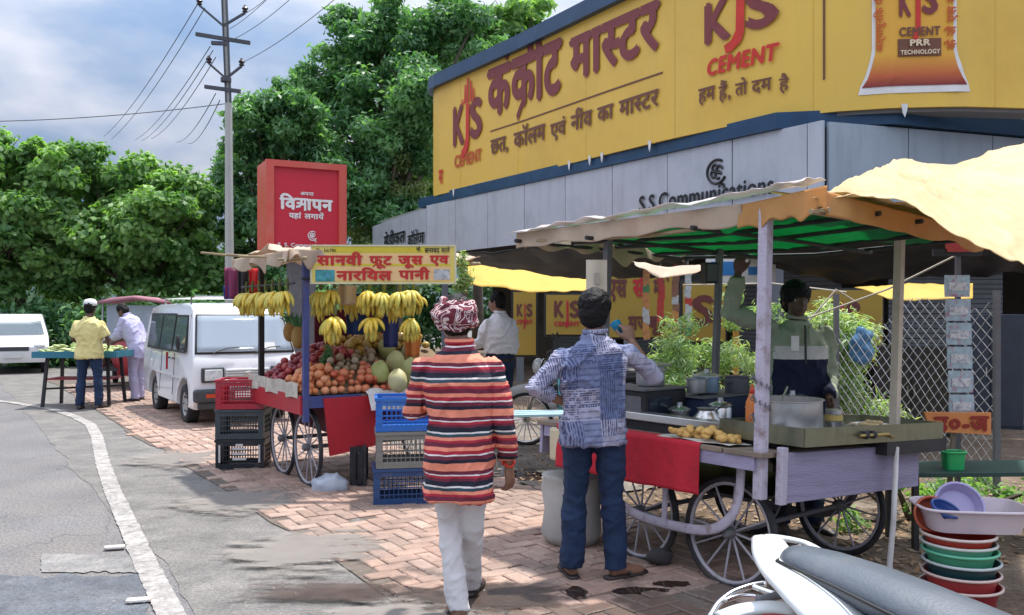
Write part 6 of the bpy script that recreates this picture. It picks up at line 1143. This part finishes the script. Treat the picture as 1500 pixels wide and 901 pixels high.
for c in ((0, -.1, .25), (-.5, 2.0, .25), (.5, 2.0, .25)): road_wheel(rk, c, .25, .09)
ob('headlight', MB().ell((0, -.2, .78), (.09, .06, .09), 14, 10), lampg, rk, smooth=True); ob('handlebar', MB().tube([(-.3, .12, 1.05), (0, .05, 1.0), (.3, .12, 1.05)], .014, 6), blackm, rk)
# vegetable cart
vc = thing('vegetable_cart', 'low blue edged vegetable cart between the two men at the far left', 'cart', (-6.98, 14.5, 0), .06)
ob('deck', MB().box((0, 0, .83), (1.26, .85, .04)), plankm, vc)
for y in (-.43, .43): ob('edge_board', MB().box((0, y, .85), (1.28, .025, .10)), mat('teal_paint', (.03, .17, .24), r=.6, var=.15), vc)
for x in (-.64, .64): ob('edge_board', MB().box((x, 0, .848), (.025, .83, .10)), MC['teal_paint'], vc)
for x in (-.52, .52):
    for y in (-.34, .34): ob('leg', MB().beam((x, y, 0), (x*.9, y*.8, .81), .045, .045, (1, 0, 0)), blackm, vc)
ob('cross_bar', MB().beam((-.5, -.3, .3), (.5, .3, .3), .03, .03), blackm, vc); ob('lower_shelf', MB().box((0, 0, .45), (1.0, .6, .02)), MC['maroon_scrap'], vc)
gv = vmat('pale_green_vegetable', (.38, .52, .16), (.55, .62, .30), .45); gme = MB().tube([(-.07, 0, 0), (-.04, 0, .005), (.02, 0, .004), (.075, 0, 0)], [.008, .017, .018, .006], 7).mesh('corn', True)
for i in range(110): x = R.uniform(-.58, .58); y = R.uniform(-.36, .36); tag(link('vegetable', gme, gv, None, Matrix.Translation((-6.98, 14.5, 0)) @ rot('Z', 3.4) @ Vector((x, y, .885+.12*(1-abs(y)/.4)*R.random()**.5)), (R.uniform(-.3, .3), R.uniform(-.3, .3), R.gauss(.2, .5))), 'pale green vegetable in the heap on the cart between the two men', 'vegetable', 'green vegetables on the cart')
# ---- motorcycle
def motorcycle(label, loc, rz, paint, seatm, rail=None, full=True):
    t_ = thing('motorcycle', label, 'motorcycle', loc, rz)
    for y in (0, 1.27):
        w = wheel(t_, (0, y, .30), .30, 18, chrome, chrome)
    rr_ = lambda rings: MB().loft([[Vector((a*math.cos(2*math.pi*q/14), y, z+b_*math.sin(2*math.pi*q/14))) for q in range(14)] for y, z, a, b_ in rings])
    ob('seat', rr_([(-.34, .80, .03, .03), (-.30, .805, .085, .05), (-.05, .80, .115, .062), (.25, .775, .125, .065), (.5, .76, .11, .06), (.60, .775, .075, .05)]), seatm, t_, smooth=True, sub=1)
    ob('fuel_tank', rr_([(.56, .80, .09, .08), (.66, .87, .13, .11), (.85, .90, .15, .12), (1.02, .86, .11, .10), (1.10, .80, .04, .05)]), paint, t_, smooth=True, sub=1)
    for s_ in (-1, 1):
        ob('side_cover', MB().loft([[Vector((s_*(.07+w_), y, z)) for y, z in ((-.12, .70), (.35, .70), (.50, .55), (.30, .48), (-.02, .60))] for w_ in (0, .05, .065)]), paint, t_, smooth=True)
        ob('rear_shock', MB().tube([(s_*.10, 0, .30), (s_*.10, .08, .66)], .025, 10), chrome, t_, smooth=True); ob('fork_leg', MB().tube([(s_*.09, 1.27, .30), (s_*.09, 1.06, .98)], .021, 10), chrome, t_, smooth=True)
        ob('handlebar', MB().tube([(0, 1.02, 1.0), (s_*.15, 1.02, 1.06), (s_*.26, .96, 1.08), (s_*.36, .86, 1.06)], .013, 8), blackm, t_, smooth=True); ob('mirror', MB().ell((s_*.33, .94, 1.24), (.06, .015, .045), 12, 8), blackm, t_, smooth=True); ob('mirror_stem', MB().tube([(s_*.28, .94, 1.08), (s_*.33, .95, 1.22)], .006, 6), blackm, t_)
        ob('foot_peg', MB().tube([(s_*.08, .35, .32), (s_*.26, .33, .31)], .014, 8), blackm, t_)
    ob('engine', MB().box((0, .62, .40), (.22, .34, .26)), greyp, t_, bevel=.04)
    for k in range(6): ob('cooling_fin', MB().box((0, .72, .55+k*.022), (.20, .17, .010)), alu, t_)
    ob('frame_tube', MB().tube([(0, 0.05, .62), (0, .5, .66), (0, 1.0, .80), (0, 1.08, .95)], .022, 8), blackm, t_, smooth=True); ob('frame_tube', MB().tube([(0, 1.05, .85), (0, .85, .35), (0, .4, .26), (0, .0, .30)], .02, 8), blackm, t_, smooth=True)
    ob('exhaust', MB().tube([(.10, .75, .45), (.13, .70, .25), (.14, .3, .24), (.15, -.30, .32)], [.018, .02, .035, .042], 10), chrome, t_, smooth=True)
    arc = lambda y0, a0, a1: [(0, y0+.345*math.cos(rad(a0+(a1-a0)*q/12)), .30+.345*math.sin(rad(a0+(a1-a0)*q/12))) for q in range(13)]
    ob('front_mudguard', MB().tube(arc(1.27, 20, 160), .055, 8, flat=.25), paint, t_, smooth=True); ob('rear_mudguard', MB().tube(arc(0, 70, 190), .07, 8, flat=.25), blackm, t_, smooth=True)
    ob('headlight', MB().ell((0, 1.13, .90), (.10, .07, .095), 14, 10), lampg, t_, smooth=True); ob('tail_light', MB().box((0, -.36, .60), (.12, .05, .06)), redsheet, t_, bevel=.01); ob('side_stand', MB().tube([(-.1, .4, .28), (-.24, .36, .01)], .011, 6), blackm, t_)
    return t_
greyseat = mat('silver_grey_seat_cover', (.075, .09, .11), r=.42, var=.12, vs=6, bump=.15, bs=120, coat=.2)
streak(greyseat, (1, 1, 1), (.15, .15, .15), .5, .5, .75, 6)
mo = Vector((.99, 2.40, 0)); mrz = rad(-153.3); moto = motorcycle('motorcycle with a grey seat and white grab rail in the bottom right corner', mo, mrz, mat('white_bike_paint', (.66, .68, .68), r=.25, coat=.5, var=.03), greyseat)
for s_ in (-1, 1): ob('seat_piping', MB().tube([(s_*.03, -.335, .80), (s_*.088, -.29, .812), (s_*.117, -.05, .808), (s_*.127, .25, .782), (s_*.112, .5, .766), (s_*.07, .60, .78)], .005, 6), trimm, moto, smooth=True)
for y in (): ob('seat_seam', MB().tube([(.118*math.cos(a), y, .79+.0645*math.sin(a)) for a in [math.pi*q/10 for q in range(11)]], .0028, 5), trimm, moto, smooth=True)
bpy.context.view_layer.update(); MI = (T(*mo) @ rot('Z', -153.3)).inverted()
def bl_(pts, r_, nm, m_, flat=1, n_=10, up=None, par=moto):
    P_ = [MI @ P(*q) for q in pts]; f = []
    for i in range(len(P_)-1):
        for k in range(4): f.append(P_[i].lerp(P_[i+1], k/4))
    f.append(P_[-1]); rr_ = r_ if not hasattr(r_, '__len__') else [r_[min(int(i/4), len(r_)-1)]+(r_[min(int(i/4)+1, len(r_)-1)]-r_[min(int(i/4), len(r_)-1)])*((i % 4)/4) for i in range(len(f))]
    for _ in range(2): f = [f[0]]+[(f[i-1]+f[i]*2+f[i+1])/4 for i in range(1, len(f)-1)]+[f[-1]]
    return ob(nm, MB().tube(f, rr_, n_, flat=flat, up=up), m_, par, smooth=True)
bpw = mat('white_rail_enamel', (.70, .73, .73), r=.3, coat=.4, var=.04, dirt=(.5, .5, .48), dscale=8, damt=.4)
bl_([(1250, 930, 2.30), (1212, 893, 2.38), (1180, 862, 2.50), (1152, 838, 2.62), (1134, 815, 2.74), (1126, 792, 2.86)], [.10, .10, .095, .085, .070, .055], 'grab_rail', bpw, .35, 12, up=(0, 0, 1))
bl_([(1128, 790, 2.87), (1145, 788, 2.93), (1180, 795, 2.93), (1203, 808, 2.86), (1222, 822, 2.78)], [.028, .017, .016, .018, .02], 'grab_rail', bpw, .6, 10); bl_([(1170, 798, 2.92), (1178, 812, 2.86)], .008, 'rail_bracket', greyp)
bl_([(1040, 905, 2.75), (1052, 884, 2.80), (1072, 868, 2.84), (1100, 858, 2.86), (1122, 855, 2.86)], .011, 'luggage_tube', chrome); bl_([(1100, 858, 2.86), (1115, 864, 2.84), (1140, 872, 2.8)], .010, 'luggage_tube', chrome); bl_([(1060, 880, 2.8), (1085, 872, 2.82), (1112, 874, 2.84)], .008, 'luggage_tube', chrome); bl_([(1108, 880, 2.7), (1140, 872, 2.7), (1165, 868, 2.68)], .013, 'luggage_tube', greyp)
bl_([(1055, 905, 2.6), (1085, 893, 2.62), (1125, 888, 2.62), (1165, 892, 2.6)], .035, 'tail_cowl', bpw, .4, 12)
motorcycle('dark motorcycle parked behind the white shirted man, in the shade', (2.0, 11.4, 0), 1.75, mat('black_bike_paint', (.02, .02, .025), r=.2, coat=.6), blackm); motorcycle('pale grey motorcycle parked nearer the blue bench in the shade', (1.42, 9.9, .02), 1.45, mat('pale_bike_paint', (.55, .57, .6), r=.25, coat=.5), blackm)
# ================================================================ THINGS BEHIND
conc = mat('pole_concrete', (.42, .43, .40), r=.9, var=.12, vs=2, bump=.4, bs=40); dsteel = mat('dark_weathered_steel', (.07, .075, .09), r=.6, var=.2)
ep = thing('electric_pole', 'tall concrete electric pole with dark steel cross arms against the sky', 'pole', (P(337, 455, 22.9).x, 22.9, 0)); ob('lower_pole', MB().tube([(0, 0, 0), (-.04, 0, 6.9)], [.13, .095], 8), conc, ep)
for dx in (-.055, .055): ob('upper_channel', MB().beam((-.04+dx, 0, 6.85), (-.17+dx, 0, 10.2), .03, .10, (0, 1, 0)), dsteel, ep)
ob('upper_web', MB().beam((-.04, 0, 6.85), (-.17, 0, 10.2), .10, .02, (0, 1, 0)), conc, ep)
e0 = lambda px, py: P(px, py, 22.9)-Vector(ep.location)
for a, b_ in (((287, 50), (366, 63)), ((310, 63), (334, 64)), ((300, 127), (352, 134))): ob('cross_arm', MB().beam(e0(*a), e0(*b_), .09, .09), dsteel, ep)
for c0, ends in (((327, 38), ((292, 8), (359, 19))), ((331, 115), ((306, 93), (354, 97)))):
    for e_ in ends: ob('slanted_arm', MB().beam(e0(*c0), e0(*e_), .055, .055), dsteel, ep); q_ = e0(*e_); ob('insulator', MB().lathe([(.03, 0), (.075, .03), (.05, .07), (.085, .11), (.05, .16), (.03, .2), (0, .21)], 10, T(*q_)), mat('brown_porcelain', (.03, .02, .025), r=.25), ep)
ob('pole_clamp', MB().lathe([(.14, 0), (.14, .10)], 10, T(*e0(331, 120))), dsteel, ep)
def wire(label, a, b_, sag=.5, r_=.011, group=None):
    a = Vector(a); b_ = Vector(b_); m = MB().tube([a.lerp(b_, i/14)-Vector((0, 0, sag*4*(i/14)*(1-i/14))) for i in range(15)], r_, 4); return one('overhead_wire', m, dsteel, label, 'wire', group)
for wi_, (a, b_, Yb) in enumerate((((290, 5), (152, 200), 48), ((300, 12), (163, 204), 48), ((308, 68), (198, 205), 48), ((312, 74), (208, 206), 48), ((316, 84), (222, 203), 48), ((316, 137), (258, 208), 48), ((322, 147), (275, 210), 48))):
    wire('thin overhead wire running down left from the electric pole, %s of the seven' % ['leftmost', 'second', 'third', 'middle', 'fifth', 'sixth', 'rightmost'][wi_], P(*a, 22.9), P(*b_, Yb), .35, .013, 'overhead wires left of the pole')
for wi_, (a, b_, Yb) in enumerate((((354, 92), (560, -62), 13), ((345, 56), (500, -75), 14), ((337, 42), (470, -90), 14), ((357, 20), (440, -60), 16))): wire('thin overhead wire rising right from the electric pole, %s' % ['lowest', 'second lowest', 'second highest', 'highest'][wi_], P(*a, 22.9), P(*b_, Yb), .15, .009, 'overhead wires right of the pole')
wire('single level wire crossing the sky left of the electric pole', P(330, 152, 22.9), P(-120, 178, 24), .15, .012)
# red advertising box
RB = Vector((P(445, 455, 17).x, 17.2, 0)); rb = thing('advertising_box', 'red advertising box with white Hindi lettering raised above the fruit cart', 'sign', RB, rad(27)); rbm = mat('red_acrylic', (.58, .02, .04), r=.35, var=.04); rbf = mat('salmon_red_frame', (.62, .10, .07), r=.35, var=.05, dirt=(.6, .2, .15), dscale=2)
bw2, bz0, bz1 = 1.56, 2.70, 4.42; bzc = (bz0+bz1)/2
ob('box_body', MB().box((0, .42, bzc), (bw2-.02, .8, bz1-bz0-.02)), rbf, rb); ob('face', MB().box((0, .0, bzc), (bw2-.3, .02, bz1-bz0-.2)), rbm, rb)
for c, d in (((0, -.03, bz1-.06), (bw2, .10, .12)), ((-bw2/2+.075, -.03, bzc-.06), (.15, .10, bz1-bz0-.12)), ((bw2/2-.075, -.03, bzc-.06), (.15, .10, bz1-bz0-.12))): ob('frame', MB().box(c, d), rbf, rb)
ob('frame', MB().box((0, -.03, bz0+.02), (bw2-.3, .10, .06)), rbf, rb); ob('support_post', MB().box((0, .4, 1.35), (.5, .35, 2.7)), greyp, rb)
wp = mat('white_lettering', (.78, .76, .74), r=.4)
def rbt(toks, x0, x1, z0, z1, bold=.04, cap=.62): ob('lettering', prt(toks, x0, x1, z0, z1, .02, bold, cap=cap), wp, rb)
rbt(['अ', 'प', 'न', 'ा'], -.12, .14, 3.78, 3.84, .03); rbt(['ि', 'व', 'GYA', 'ा', 'प', 'न'], -.52, .52, 3.50, 3.70, .05); rbt(['य', 'ह', 'ां'], -.34, -.10, 3.33, 3.42, .04); rbt(['ल', 'ग', 'ा', 'य', 'े', 'ं'], -.04, .34, 3.33, 3.42, .04); rbt(latin('S. S. Communications'), -.55, .55, 2.78, 2.85, .04, .72)
ob('emblem', emblem(lambda x, z: Vector((.12+x, -.02, 3.0+z)), .085, .010), wp, rb)
# yellow cement boards under the shop roof
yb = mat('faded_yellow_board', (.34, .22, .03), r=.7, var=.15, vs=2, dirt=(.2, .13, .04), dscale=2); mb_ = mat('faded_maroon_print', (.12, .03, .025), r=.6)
def board(label, p0, p1, Y, words_):
    a = P(p0[0], p0[1], Y); b_ = P(p1[0], p1[1], Y); t_ = thing('advertising_board', label, 'board', ((a.x+b_.x)/2, Y, (a.z+b_.z)/2)); w = b_.x-a.x; h_ = a.z-b_.z
    ob('panel', MB().box((0, 0, 0), (w, .04, h_)), yb, t_); ob('frame', MB().box((0, .02, 0), (w+.06, .03, h_+.06)), blackm, t_)
    for toks, q0, q1, q2, q3, m_ in words_: ob('lettering', prt(toks, -w/2+w*q0, -w/2+w*q1, -h_/2+h_*q2, -h_/2+h_*q3, .028, .05, cap=.66), m_, t_)
    return t_
kj = lambda a, b_, c, d: [(['K'], a, a+(b_-a)*.38, c, d, mb_), (['J'], a+(b_-a)*.42, a+(b_-a)*.56, c-.1, d, redsheet), (['S'], a+(b_-a)*.6, b_, c, d, mb_)]
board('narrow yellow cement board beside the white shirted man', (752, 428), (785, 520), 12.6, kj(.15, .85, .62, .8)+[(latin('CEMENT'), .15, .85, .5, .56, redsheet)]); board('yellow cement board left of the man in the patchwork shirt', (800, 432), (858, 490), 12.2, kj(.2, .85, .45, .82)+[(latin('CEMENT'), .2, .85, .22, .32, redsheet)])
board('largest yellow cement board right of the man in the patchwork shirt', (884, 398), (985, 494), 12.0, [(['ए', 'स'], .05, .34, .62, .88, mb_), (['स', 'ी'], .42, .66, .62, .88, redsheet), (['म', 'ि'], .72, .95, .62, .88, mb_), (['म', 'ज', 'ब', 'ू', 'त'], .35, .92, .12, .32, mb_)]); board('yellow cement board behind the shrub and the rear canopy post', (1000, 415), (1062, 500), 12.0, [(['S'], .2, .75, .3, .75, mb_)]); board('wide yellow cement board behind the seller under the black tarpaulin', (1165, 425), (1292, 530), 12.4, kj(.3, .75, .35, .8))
bs = thing('blue_signboard', 'small blue and white signboard seen between the canopy posts', 'sign', P(1085, 397, 11.0)); ob('panel', MB().box((0, 0, 0), (.86, .03, .30)), whitep, bs); ob('print', MB().box((-.20, -.018, .03), (.34, .006, .17)), mat('sign_blue', (.02, .16, .42), r=.5), bs); ob('print', MB().box((.22, -.018, .0), (.26, .006, .10)), MC['sign_blue'], bs)
ob('post', MB().box((-.05, .03, -.75), (.07, .05, 1.3)), mat('orange_post', (.60, .28, .04), r=.6), bs)
# tarpaulins and ropes in the shade
tag(sheet('tarpaulin', [[P(668, 385, 9.0), P(765, 398, 8.6), P(862, 410, 8.3)], [P(684, 418, 8.2), P(770, 429, 8.0), P(862, 427, 7.9)]], yellowt, None, .03, 3, 10, 30, seed=6), 'bright yellow tarpaulin stretched between the fruit cart and the near cart', 'tarpaulin')
tag(sheet('tarpaulin', [[P(675, 372, 9.3), P(850, 360, 9.0), P(1010, 378, 9.4)], [P(700, 395, 10.6), P(860, 408, 10.6), P(1000, 405, 10.6)]], blackt, None, .05, 3, 12, 30, seed=9), 'black tarpaulin above the yellow one under the shop roof', 'tarpaulin')
tag(sheet('tarpaulin', [[P(1060, 335, 9.4), P(1230, 335, 9.4), P(1400, 335, 9.4), P(1540, 335, 9.4)], [P(1100, 385, 11.3), P(1215, 414, 11), P(1385, 407, 11), P(1540, 400, 11)]], blackt, None, .06, 3, 14, 40, seed=12), 'dark sagging tarpaulin behind the seller', 'tarpaulin')
tag(sheet('tarpaulin', [[P(1252, 420, 9.2), P(1330, 417, 9.2), P(1425, 416, 9.2)], [P(1300, 436, 8.8), P(1340, 440, 8.8), P(1425, 438, 8.8)]], yellowt, None, .02, 3, 8, 24, seed=14), 'small yellow tarpaulin beyond the right canopy post', 'tarpaulin')
tag(sheet('white_cloth', [[P(925, 384, 8.6), P(985, 392, 8.6), P(1040, 388, 8.6)], [P(930, 390, 8.4), P(965, 408, 8.4), P(1035, 396, 8.4)]], beiget, None, .02, 5, 6, 20, seed=15), 'ragged pale cloth edge hanging beyond the green canopy', 'cloth')
for lb, pts in (('pale rope running up to the right past the cream post', [P(1150, 478, 7.6), P(1300, 424, 7.2), P(1405, 372, 6.9)]), ('thin rope crossing behind the shrub top on the left', [P(1000, 418, 8.6), P(1130, 415, 8.4), P(1240, 428, 8.3)]), ('short slanting rope above the shrub', [P(1185, 470, 8), P(1225, 424, 8), P(1250, 440, 8)])): one('rope', MB().tube(pts, .008, 5), ropem, lb, 'rope')
# strings of snack packets
pk = [mat('packet_'+n_, c, r=.3, var=.3, vs=30) for n_, c in (('red', (.45, .05, .04)), ('orange', (.50, .22, .08)), ('silver', (.45, .45, .45)), ('brown', (.25, .12, .08)), ('green', (.08, .22, .10)))]
pme2 = MB().prism([(-.035, -.05), (.035, -.05), (.037, 0), (.035, .05), (-.035, .05), (-.037, 0)], -.006, .006, rot('X', 90)).mesh('packet')
for lb, px, py, n_, mi in (('left string of orange snack packets hanging behind the near cart', 946, 395, 9, 1), ('dark red string of snack packets right of the orange one', 968, 392, 7, 0), ('long brown string of snack packets near the rear post', 990, 388, 10, 3), ('mixed string of snack packets closest to the rear post', 1008, 390, 9, 2)):
    t_ = thing('packet_string', lb, 'snack packets', P(px, py, 9.6)); ob('string', MB().tube([(0, .01, .1), (0, .01, -n_*.085)], .004, 4), ropem, t_)
    for k in range(n_): o = bpy.data.objects.new('packet', pme2.copy()); col.objects.link(o); o.data.materials.append(pk[mi if R.random() < .7 else R.randrange(5)]); o.parent = t_; o.location = (R.uniform(-.01, .01), 0, -.05-k*.082); o.rotation_euler = (0, R.uniform(-.1, .1), R.uniform(-.4, .4))
# shrub, palm fronds and weeds
ol = leafm('oleander_leaf', (.13, .26, .09), (.55, .62, .38), .38, .4); cl = clump((0, 0, 1.0), (.95, .35, .28), 40, .17, 5)+clump((.65, 0, 1.12), (.45, .3, .36), 26, .17, 6)+clump((-.75, 0, 1.15), (.25, .25, .28), 8, .14, 7)+clump((.1, .1, 1.55), (.5, .25, .15), 10, .13, 8)+clump((.1, 0, .55), (1.1, .3, .3), 26, .2, 9)
bush('shrub', 'light green long leaved shrub growing behind the near cart', (2.4, 8.5, 0), cl, 19000, .046, ol, 51, 'shrub', .17)
bush('weed', 'bright green weeds growing under the green table at the right', (3.0, 6.6, 0), clump((0, 0, .2), (.7, .4, .14), 16, .13, 10), 1600, .035, g1, 52, 'weeds', .35)
# chain link fence
fe = thing('chain_link_fence', 'sagging chain link fence behind the right side of the near cart', 'fence', P(1235, 455, 7.6)*1); fe.location.z = 0; fo = Vector(fe.location); fm_ = MB(); A_ = P(1225, 455, 7.9); B_ = P(1460, 455, 6.6); A_.z = B_.z = 0; d_ = (B_-A_); Lf = d_.length; d_.normalize(); st_ = .085; H0, H1 = .12, 1.42
galv = mat('galvanised_wire', (.42, .42, .44), r=.45, m=.5, var=.2)
def top(x): return H1+.28*(x/Lf)-.10*math.sin(x/Lf*9)
k = -int(H1/st_)-4
while k*st_ < Lf:
    for s_ in (1, -1):
        a = []; x0 = k*st_ if s_ == 1 else k*st_
        pts = []
        for q in range(0, 40):
            z = H0+q*st_*.5; x = x0+(q*st_*.5*.85 if s_ == 1 else (40*st_*.5*.85-q*st_*.5*.85)-.0)
            if 0 <= x <= Lf and z < top(x): pts.append(A_-fo+d_*x+Vector((.012*noise.noise(Vector((x*2, z*2, 0)))*3, .004*s_+.03*noise.noise(Vector((x*1.5, z, 3))), z)))
            elif len(pts) > 1: break
        if len(pts) > 1: fm_.tube(pts, .0032, 4)
    k += 1
o = ob('wire_mesh', fm_, galv, fe); o['kind'] = 'stuff'
for x in (0, Lf): ob('fence_post', MB().beam(A_-fo+d_*x, A_-fo+d_*x+Vector((0, 0, 1.7)), .04, .04, (1, 0, 0)), greyp, fe)
# poster strip at the right
po = thing('pouch_strip', 'hanging vertical strip of blue and white printed pouches at the right', 'pouches', P(1402, 455, 6.2)); po.location.z = 0; ppx = mat('pouch_print', (.40, .52, .58), r=.3, var=.25, vs=30, dirt=(.45, .06, .12), dscale=22, damt=.8)
ob('hanger_bar', MB().box((0, .0, 1.55-(395-455)/F*6.2+.12), (.34, .03, .05)), blackm, po); ob('support', MB().beam((.02, .03, 0), (.02, .03, 2.0), .03, .03, (1, 0, 0)), greyp, po)
ob('top_packets', MB().box((.0, -.01, 1.55-(382-455)/F*6.2+.12), (.16, .03, .12)), pk[0], po)
for k in range(6):
    z = 1.55-((419+k*35)-455)/F*6.2; o = ob('pouch', MB().prism([(-.085, -.076), (.085, -.076), (.088, 0), (.085, .076), (-.085, .076), (-.088, 0)], -.006, .006, T(.0+k*.006, 0, z) @ rot('X', 90)), ppx, po); ob('printed_label', MB().box((k*.006, -.009, z-.005), (.13, .004, .06)), mat('pouch_label', (.65, .65, .66), r=.4, var=.3, vs=40, dirt=(.05, .06, .2), dscale=45, damt=.9), o)
ob_ = thing('painted_board', 'orange painted board with red Hindi letters below the fence at the right', 'board', P(1402, 618, 6.0), .12); ob('panel', MB().prism([(-.24, .07), (.24, .06), (.24, -.09), (-.20, -.06)], -.012, .012, rot('X', 90)), mat('orange_board_paint', (.66, .24, .07), r=.6, var=.15, vs=6), ob_); ob('lettering', prt(['उ', '०', '-', 'ज'], -.18, .22, -.06, .04, .018, .05, cap=.66), mat('dark_red_paint', (.28, .02, .01), r=.6), ob_)
ob('back_strut', MB().beam((0, .03, .0), (0, .12, -.75), .03, .02), plankm, ob_)
# green table and the tubs
gt_ = thing('table', 'long green topped table at the right behind the plastic tubs', 'table', (3.0, 5.9, 0), .05); ob('table_top', MB().box((.25, 0, .50), (1.5, .45, .03)), mat('dark_green_paint', (.012, .05, .04), r=.5), gt_, bevel=.004)
for x in (-.42, .9):
    for y in (-.18, .18): ob('leg', MB().box((x, y, .24), (.035, .035, .48)), blackm, gt_)
def tub(label, loc, rx, ry, h_, c, nm, rimc=None, rz=0, tilt=(0, 0)):
    t_ = thing('tub', label, 'tub', loc, (tilt[0], tilt[1], rz)); sq_ = abs(rx-ry) > .001
    def rg_(f, z, n_=28): return [Vector((rx*f*math.copysign(abs(math.cos(2*math.pi*q/n_))**(.45 if sq_ else 1), math.cos(2*math.pi*q/n_)), ry*f*math.copysign(abs(math.sin(2*math.pi*q/n_))**(.45 if sq_ else 1), math.sin(2*math.pi*q/n_)), z)) for q in range(n_)]
    m_ = mat(nm, c, r=.38, var=.08, trans=.08); ob('basin', MB().loft([rg_(.84, 0), rg_(.9, h_*.5), rg_(1, h_), rg_(1.04, h_), rg_(1.04, h_-.012), rg_(.97, h_-.008), rg_(.87, h_*.5), rg_(.8, .01)]), m_, t_, angle=50)
    ob('rim', MB().tube(rg_(1.035, h_-.004), .008, 6, closed=True), mat('rim_'+nm, rimc or c, r=.35), t_, smooth=True); return t_
tx, ty = 2.33, 4.62
for lb, z, r_, h_, c, nm, rc_ in (('maroon basin at the bottom of the tub stack', 0.0, .19, .12, (.30, .02, .03), 'maroon_plastic', (.55, .42, .38)), ('dark red basin second from the bottom of the tub stack', .075, .18, .11, (.42, .05, .05), 'darkred_plastic', (.6, .45, .4)), ('dark teal basin in the lower middle of the tub stack', .145, .178, .10, (.015, .06, .07), 'teal_plastic', (.45, .5, .5)), ('green basin in the upper middle of the tub stack', .21, .174, .09, (.08, .36, .20), 'green_plastic', (.12, .45, .28)), ('mint green basin just under the red one in the tub stack', .26, .172, .08, (.15, .48, .32), 'mint_plastic', (.5, .55, .5)), ('bright red basin right below the pale rectangular tub', .305, .172, .08, (.50, .06, .04), 'red_plastic', (.6, .5, .45))): tub(lb, (tx+R.uniform(-.01, .01), ty, z+.01), r_, r_, h_, c, nm, rc_)
tub('large pale pink rectangular tub on top of the stack', (tx+.08, ty+.05, .41), .265, .18, .12, (.60, .52, .56), 'palepink_plastic', None, -.12)
tub('reddish brown bowl standing on its side in the pale tub', P(1358, 752, 4.72), .085, .085, .05, (.42, .09, .04), 'redbrown_plastic', None, 0, (rad(80), rad(10))); tub('lavender basin leaning at the back of the pale tub', P(1400, 745, 4.75), .12, .12, .06, (.40, .36, .58), 'lavender_plastic', None, 0, (rad(62), rad(-8))); tub('dark blue small bowl lying in the pale tub', P(1380, 755, 4.6), .07, .07, .05, (.03, .07, .25), 'blue_plastic', None, 0, (rad(25), rad(15))); tub('bright green square box on the green table', P(1396, 690, 5.8), .07, .05, .13, (.02, .42, .12), 'brightgreen_plastic')
# bench, blue chair, crates in the shade
be = thing('bench', 'pale blue folding bench standing on the cement behind the patchwork shirt', 'bench', (.45, 8.5, .02), .15); pb = mat('pale_blue_paint', (.36, .55, .62), r=.5, var=.1, dirt=(.5, .5, .48), dscale=6)
for y in (-.14, 0, .14): ob('seat_slat', MB().box((0, y, .55), (1.1, .11, .02)), pb, be)
for x in (-.5, .5):
    for y in (-.16, .16): ob('leg', MB().tube([(x, y, .54), (x*1.15, y*1.2, 0)], .014, 7), silv, be)
ch_ = thing('chair', 'turquoise plastic chair standing beside the pale blue bench', 'chair', (.75, 8.9, .02), .5); tq = mat('turquoise_plastic', (.10, .42, .48), r=.4); ob('seat', MB().box((0, 0, .42), (.42, .40, .03)), tq, ch_, bevel=.008)
for x in (-.12, 0, .12): ob('back_slat', MB().box((x, .19, .66), (.07, .02, .40)), tq, ch_)
ob('back_rail', MB().tube([(-.2, .18, .42), (-.2, .2, .85), (0, .2, .90), (.2, .2, .85), (.2, .18, .42)], .016, 7), tq, ch_, smooth=True)
for x in (-.18, .18):
    for y in (-.17, .17): ob('leg', MB().tube([(x, y, .41), (x*1.15, y*1.15, 0)], .015, 6), tq, ch_)

# clutter in the shade of the shop
bpm = MB().ell((0, 0, 0), (.10, .08, .17), 28, 20); me = bpm.mesh('hanging_bag', True); displace(me, lambda c: np.array([(.045*noise.noise(Vector(p)*13)+.02*(.3-abs(noise.noise(Vector((p[0]*40, p[1]*40, p[2]*9)))))) for p in c])); tag(link('hanging_bag', me, mat('blue_polythene', (.10, .25, .42), r=.3, trans=.4, var=.3), None, P(1263, 508, 8.0)), 'blue polythene bag hanging at the right end of the shrub', 'bag')
for i, (x, y, w, h_, c, lb) in enumerate(((5.1, 11.2, .9, 1.1, (.04, .035, .03), 'dark cabinet in the shade right of the cream canopy post'), (6.3, 11.8, .8, 1.5, (.03, .04, .06), 'tall dark blue cabinet in the shade at the far right'), (4.3, 12.6, .7, .8, (.08, .04, .03), 'low brown cabinet behind the chain link fence'))):
    t_ = thing('cabinet', lb, 'cabinet', (x, y, 0), ANG-1.2+i*.3); cmn = mat('cabinet_%s' % ('brown', 'blue', 'red')[i], c, r=.5, var=.2); ob('carcass', MB().box((0, 0, h_/2), (w, .5, h_)), cmn, t_, bevel=.01)
    for s_ in (-1, 1): d = ob('door', MB().box((s_*w/4, -.26, h_/2), (w/2-.03, .02, h_-.1)), cmn, t_, bevel=.004); ob('handle', MB().box((s_*.04, -.28, h_/2), (.015, .02, .12)), steel, d)
shu = mat('grey_shutter', (.17, .18, .19), r=.5, m=.3, var=.15)
for k, s0 in enumerate((3.2, 6.6, 10.0, 13.6, 17.4)):
    p, d, nn = BW.at(s0); q_, d2, n2 = BW.at(s0+2.6); o = ob('shutter', MB().beam((p.x-.0, p.y, 1.25), (q_.x, q_.y, 1.25), .01, .01), blackm, shop)
    m = MB()
    for i in range(26): z = .1+i*.09; m.beam((p.x+nn.x*.03, p.y+nn.y*.03, z), (q_.x+nn.x*.03, q_.y+nn.y*.03, z), .03, .078)
    o.data = m.mesh('shutter'); o.data.materials.append(shu); o['kind'] = 'stuff'
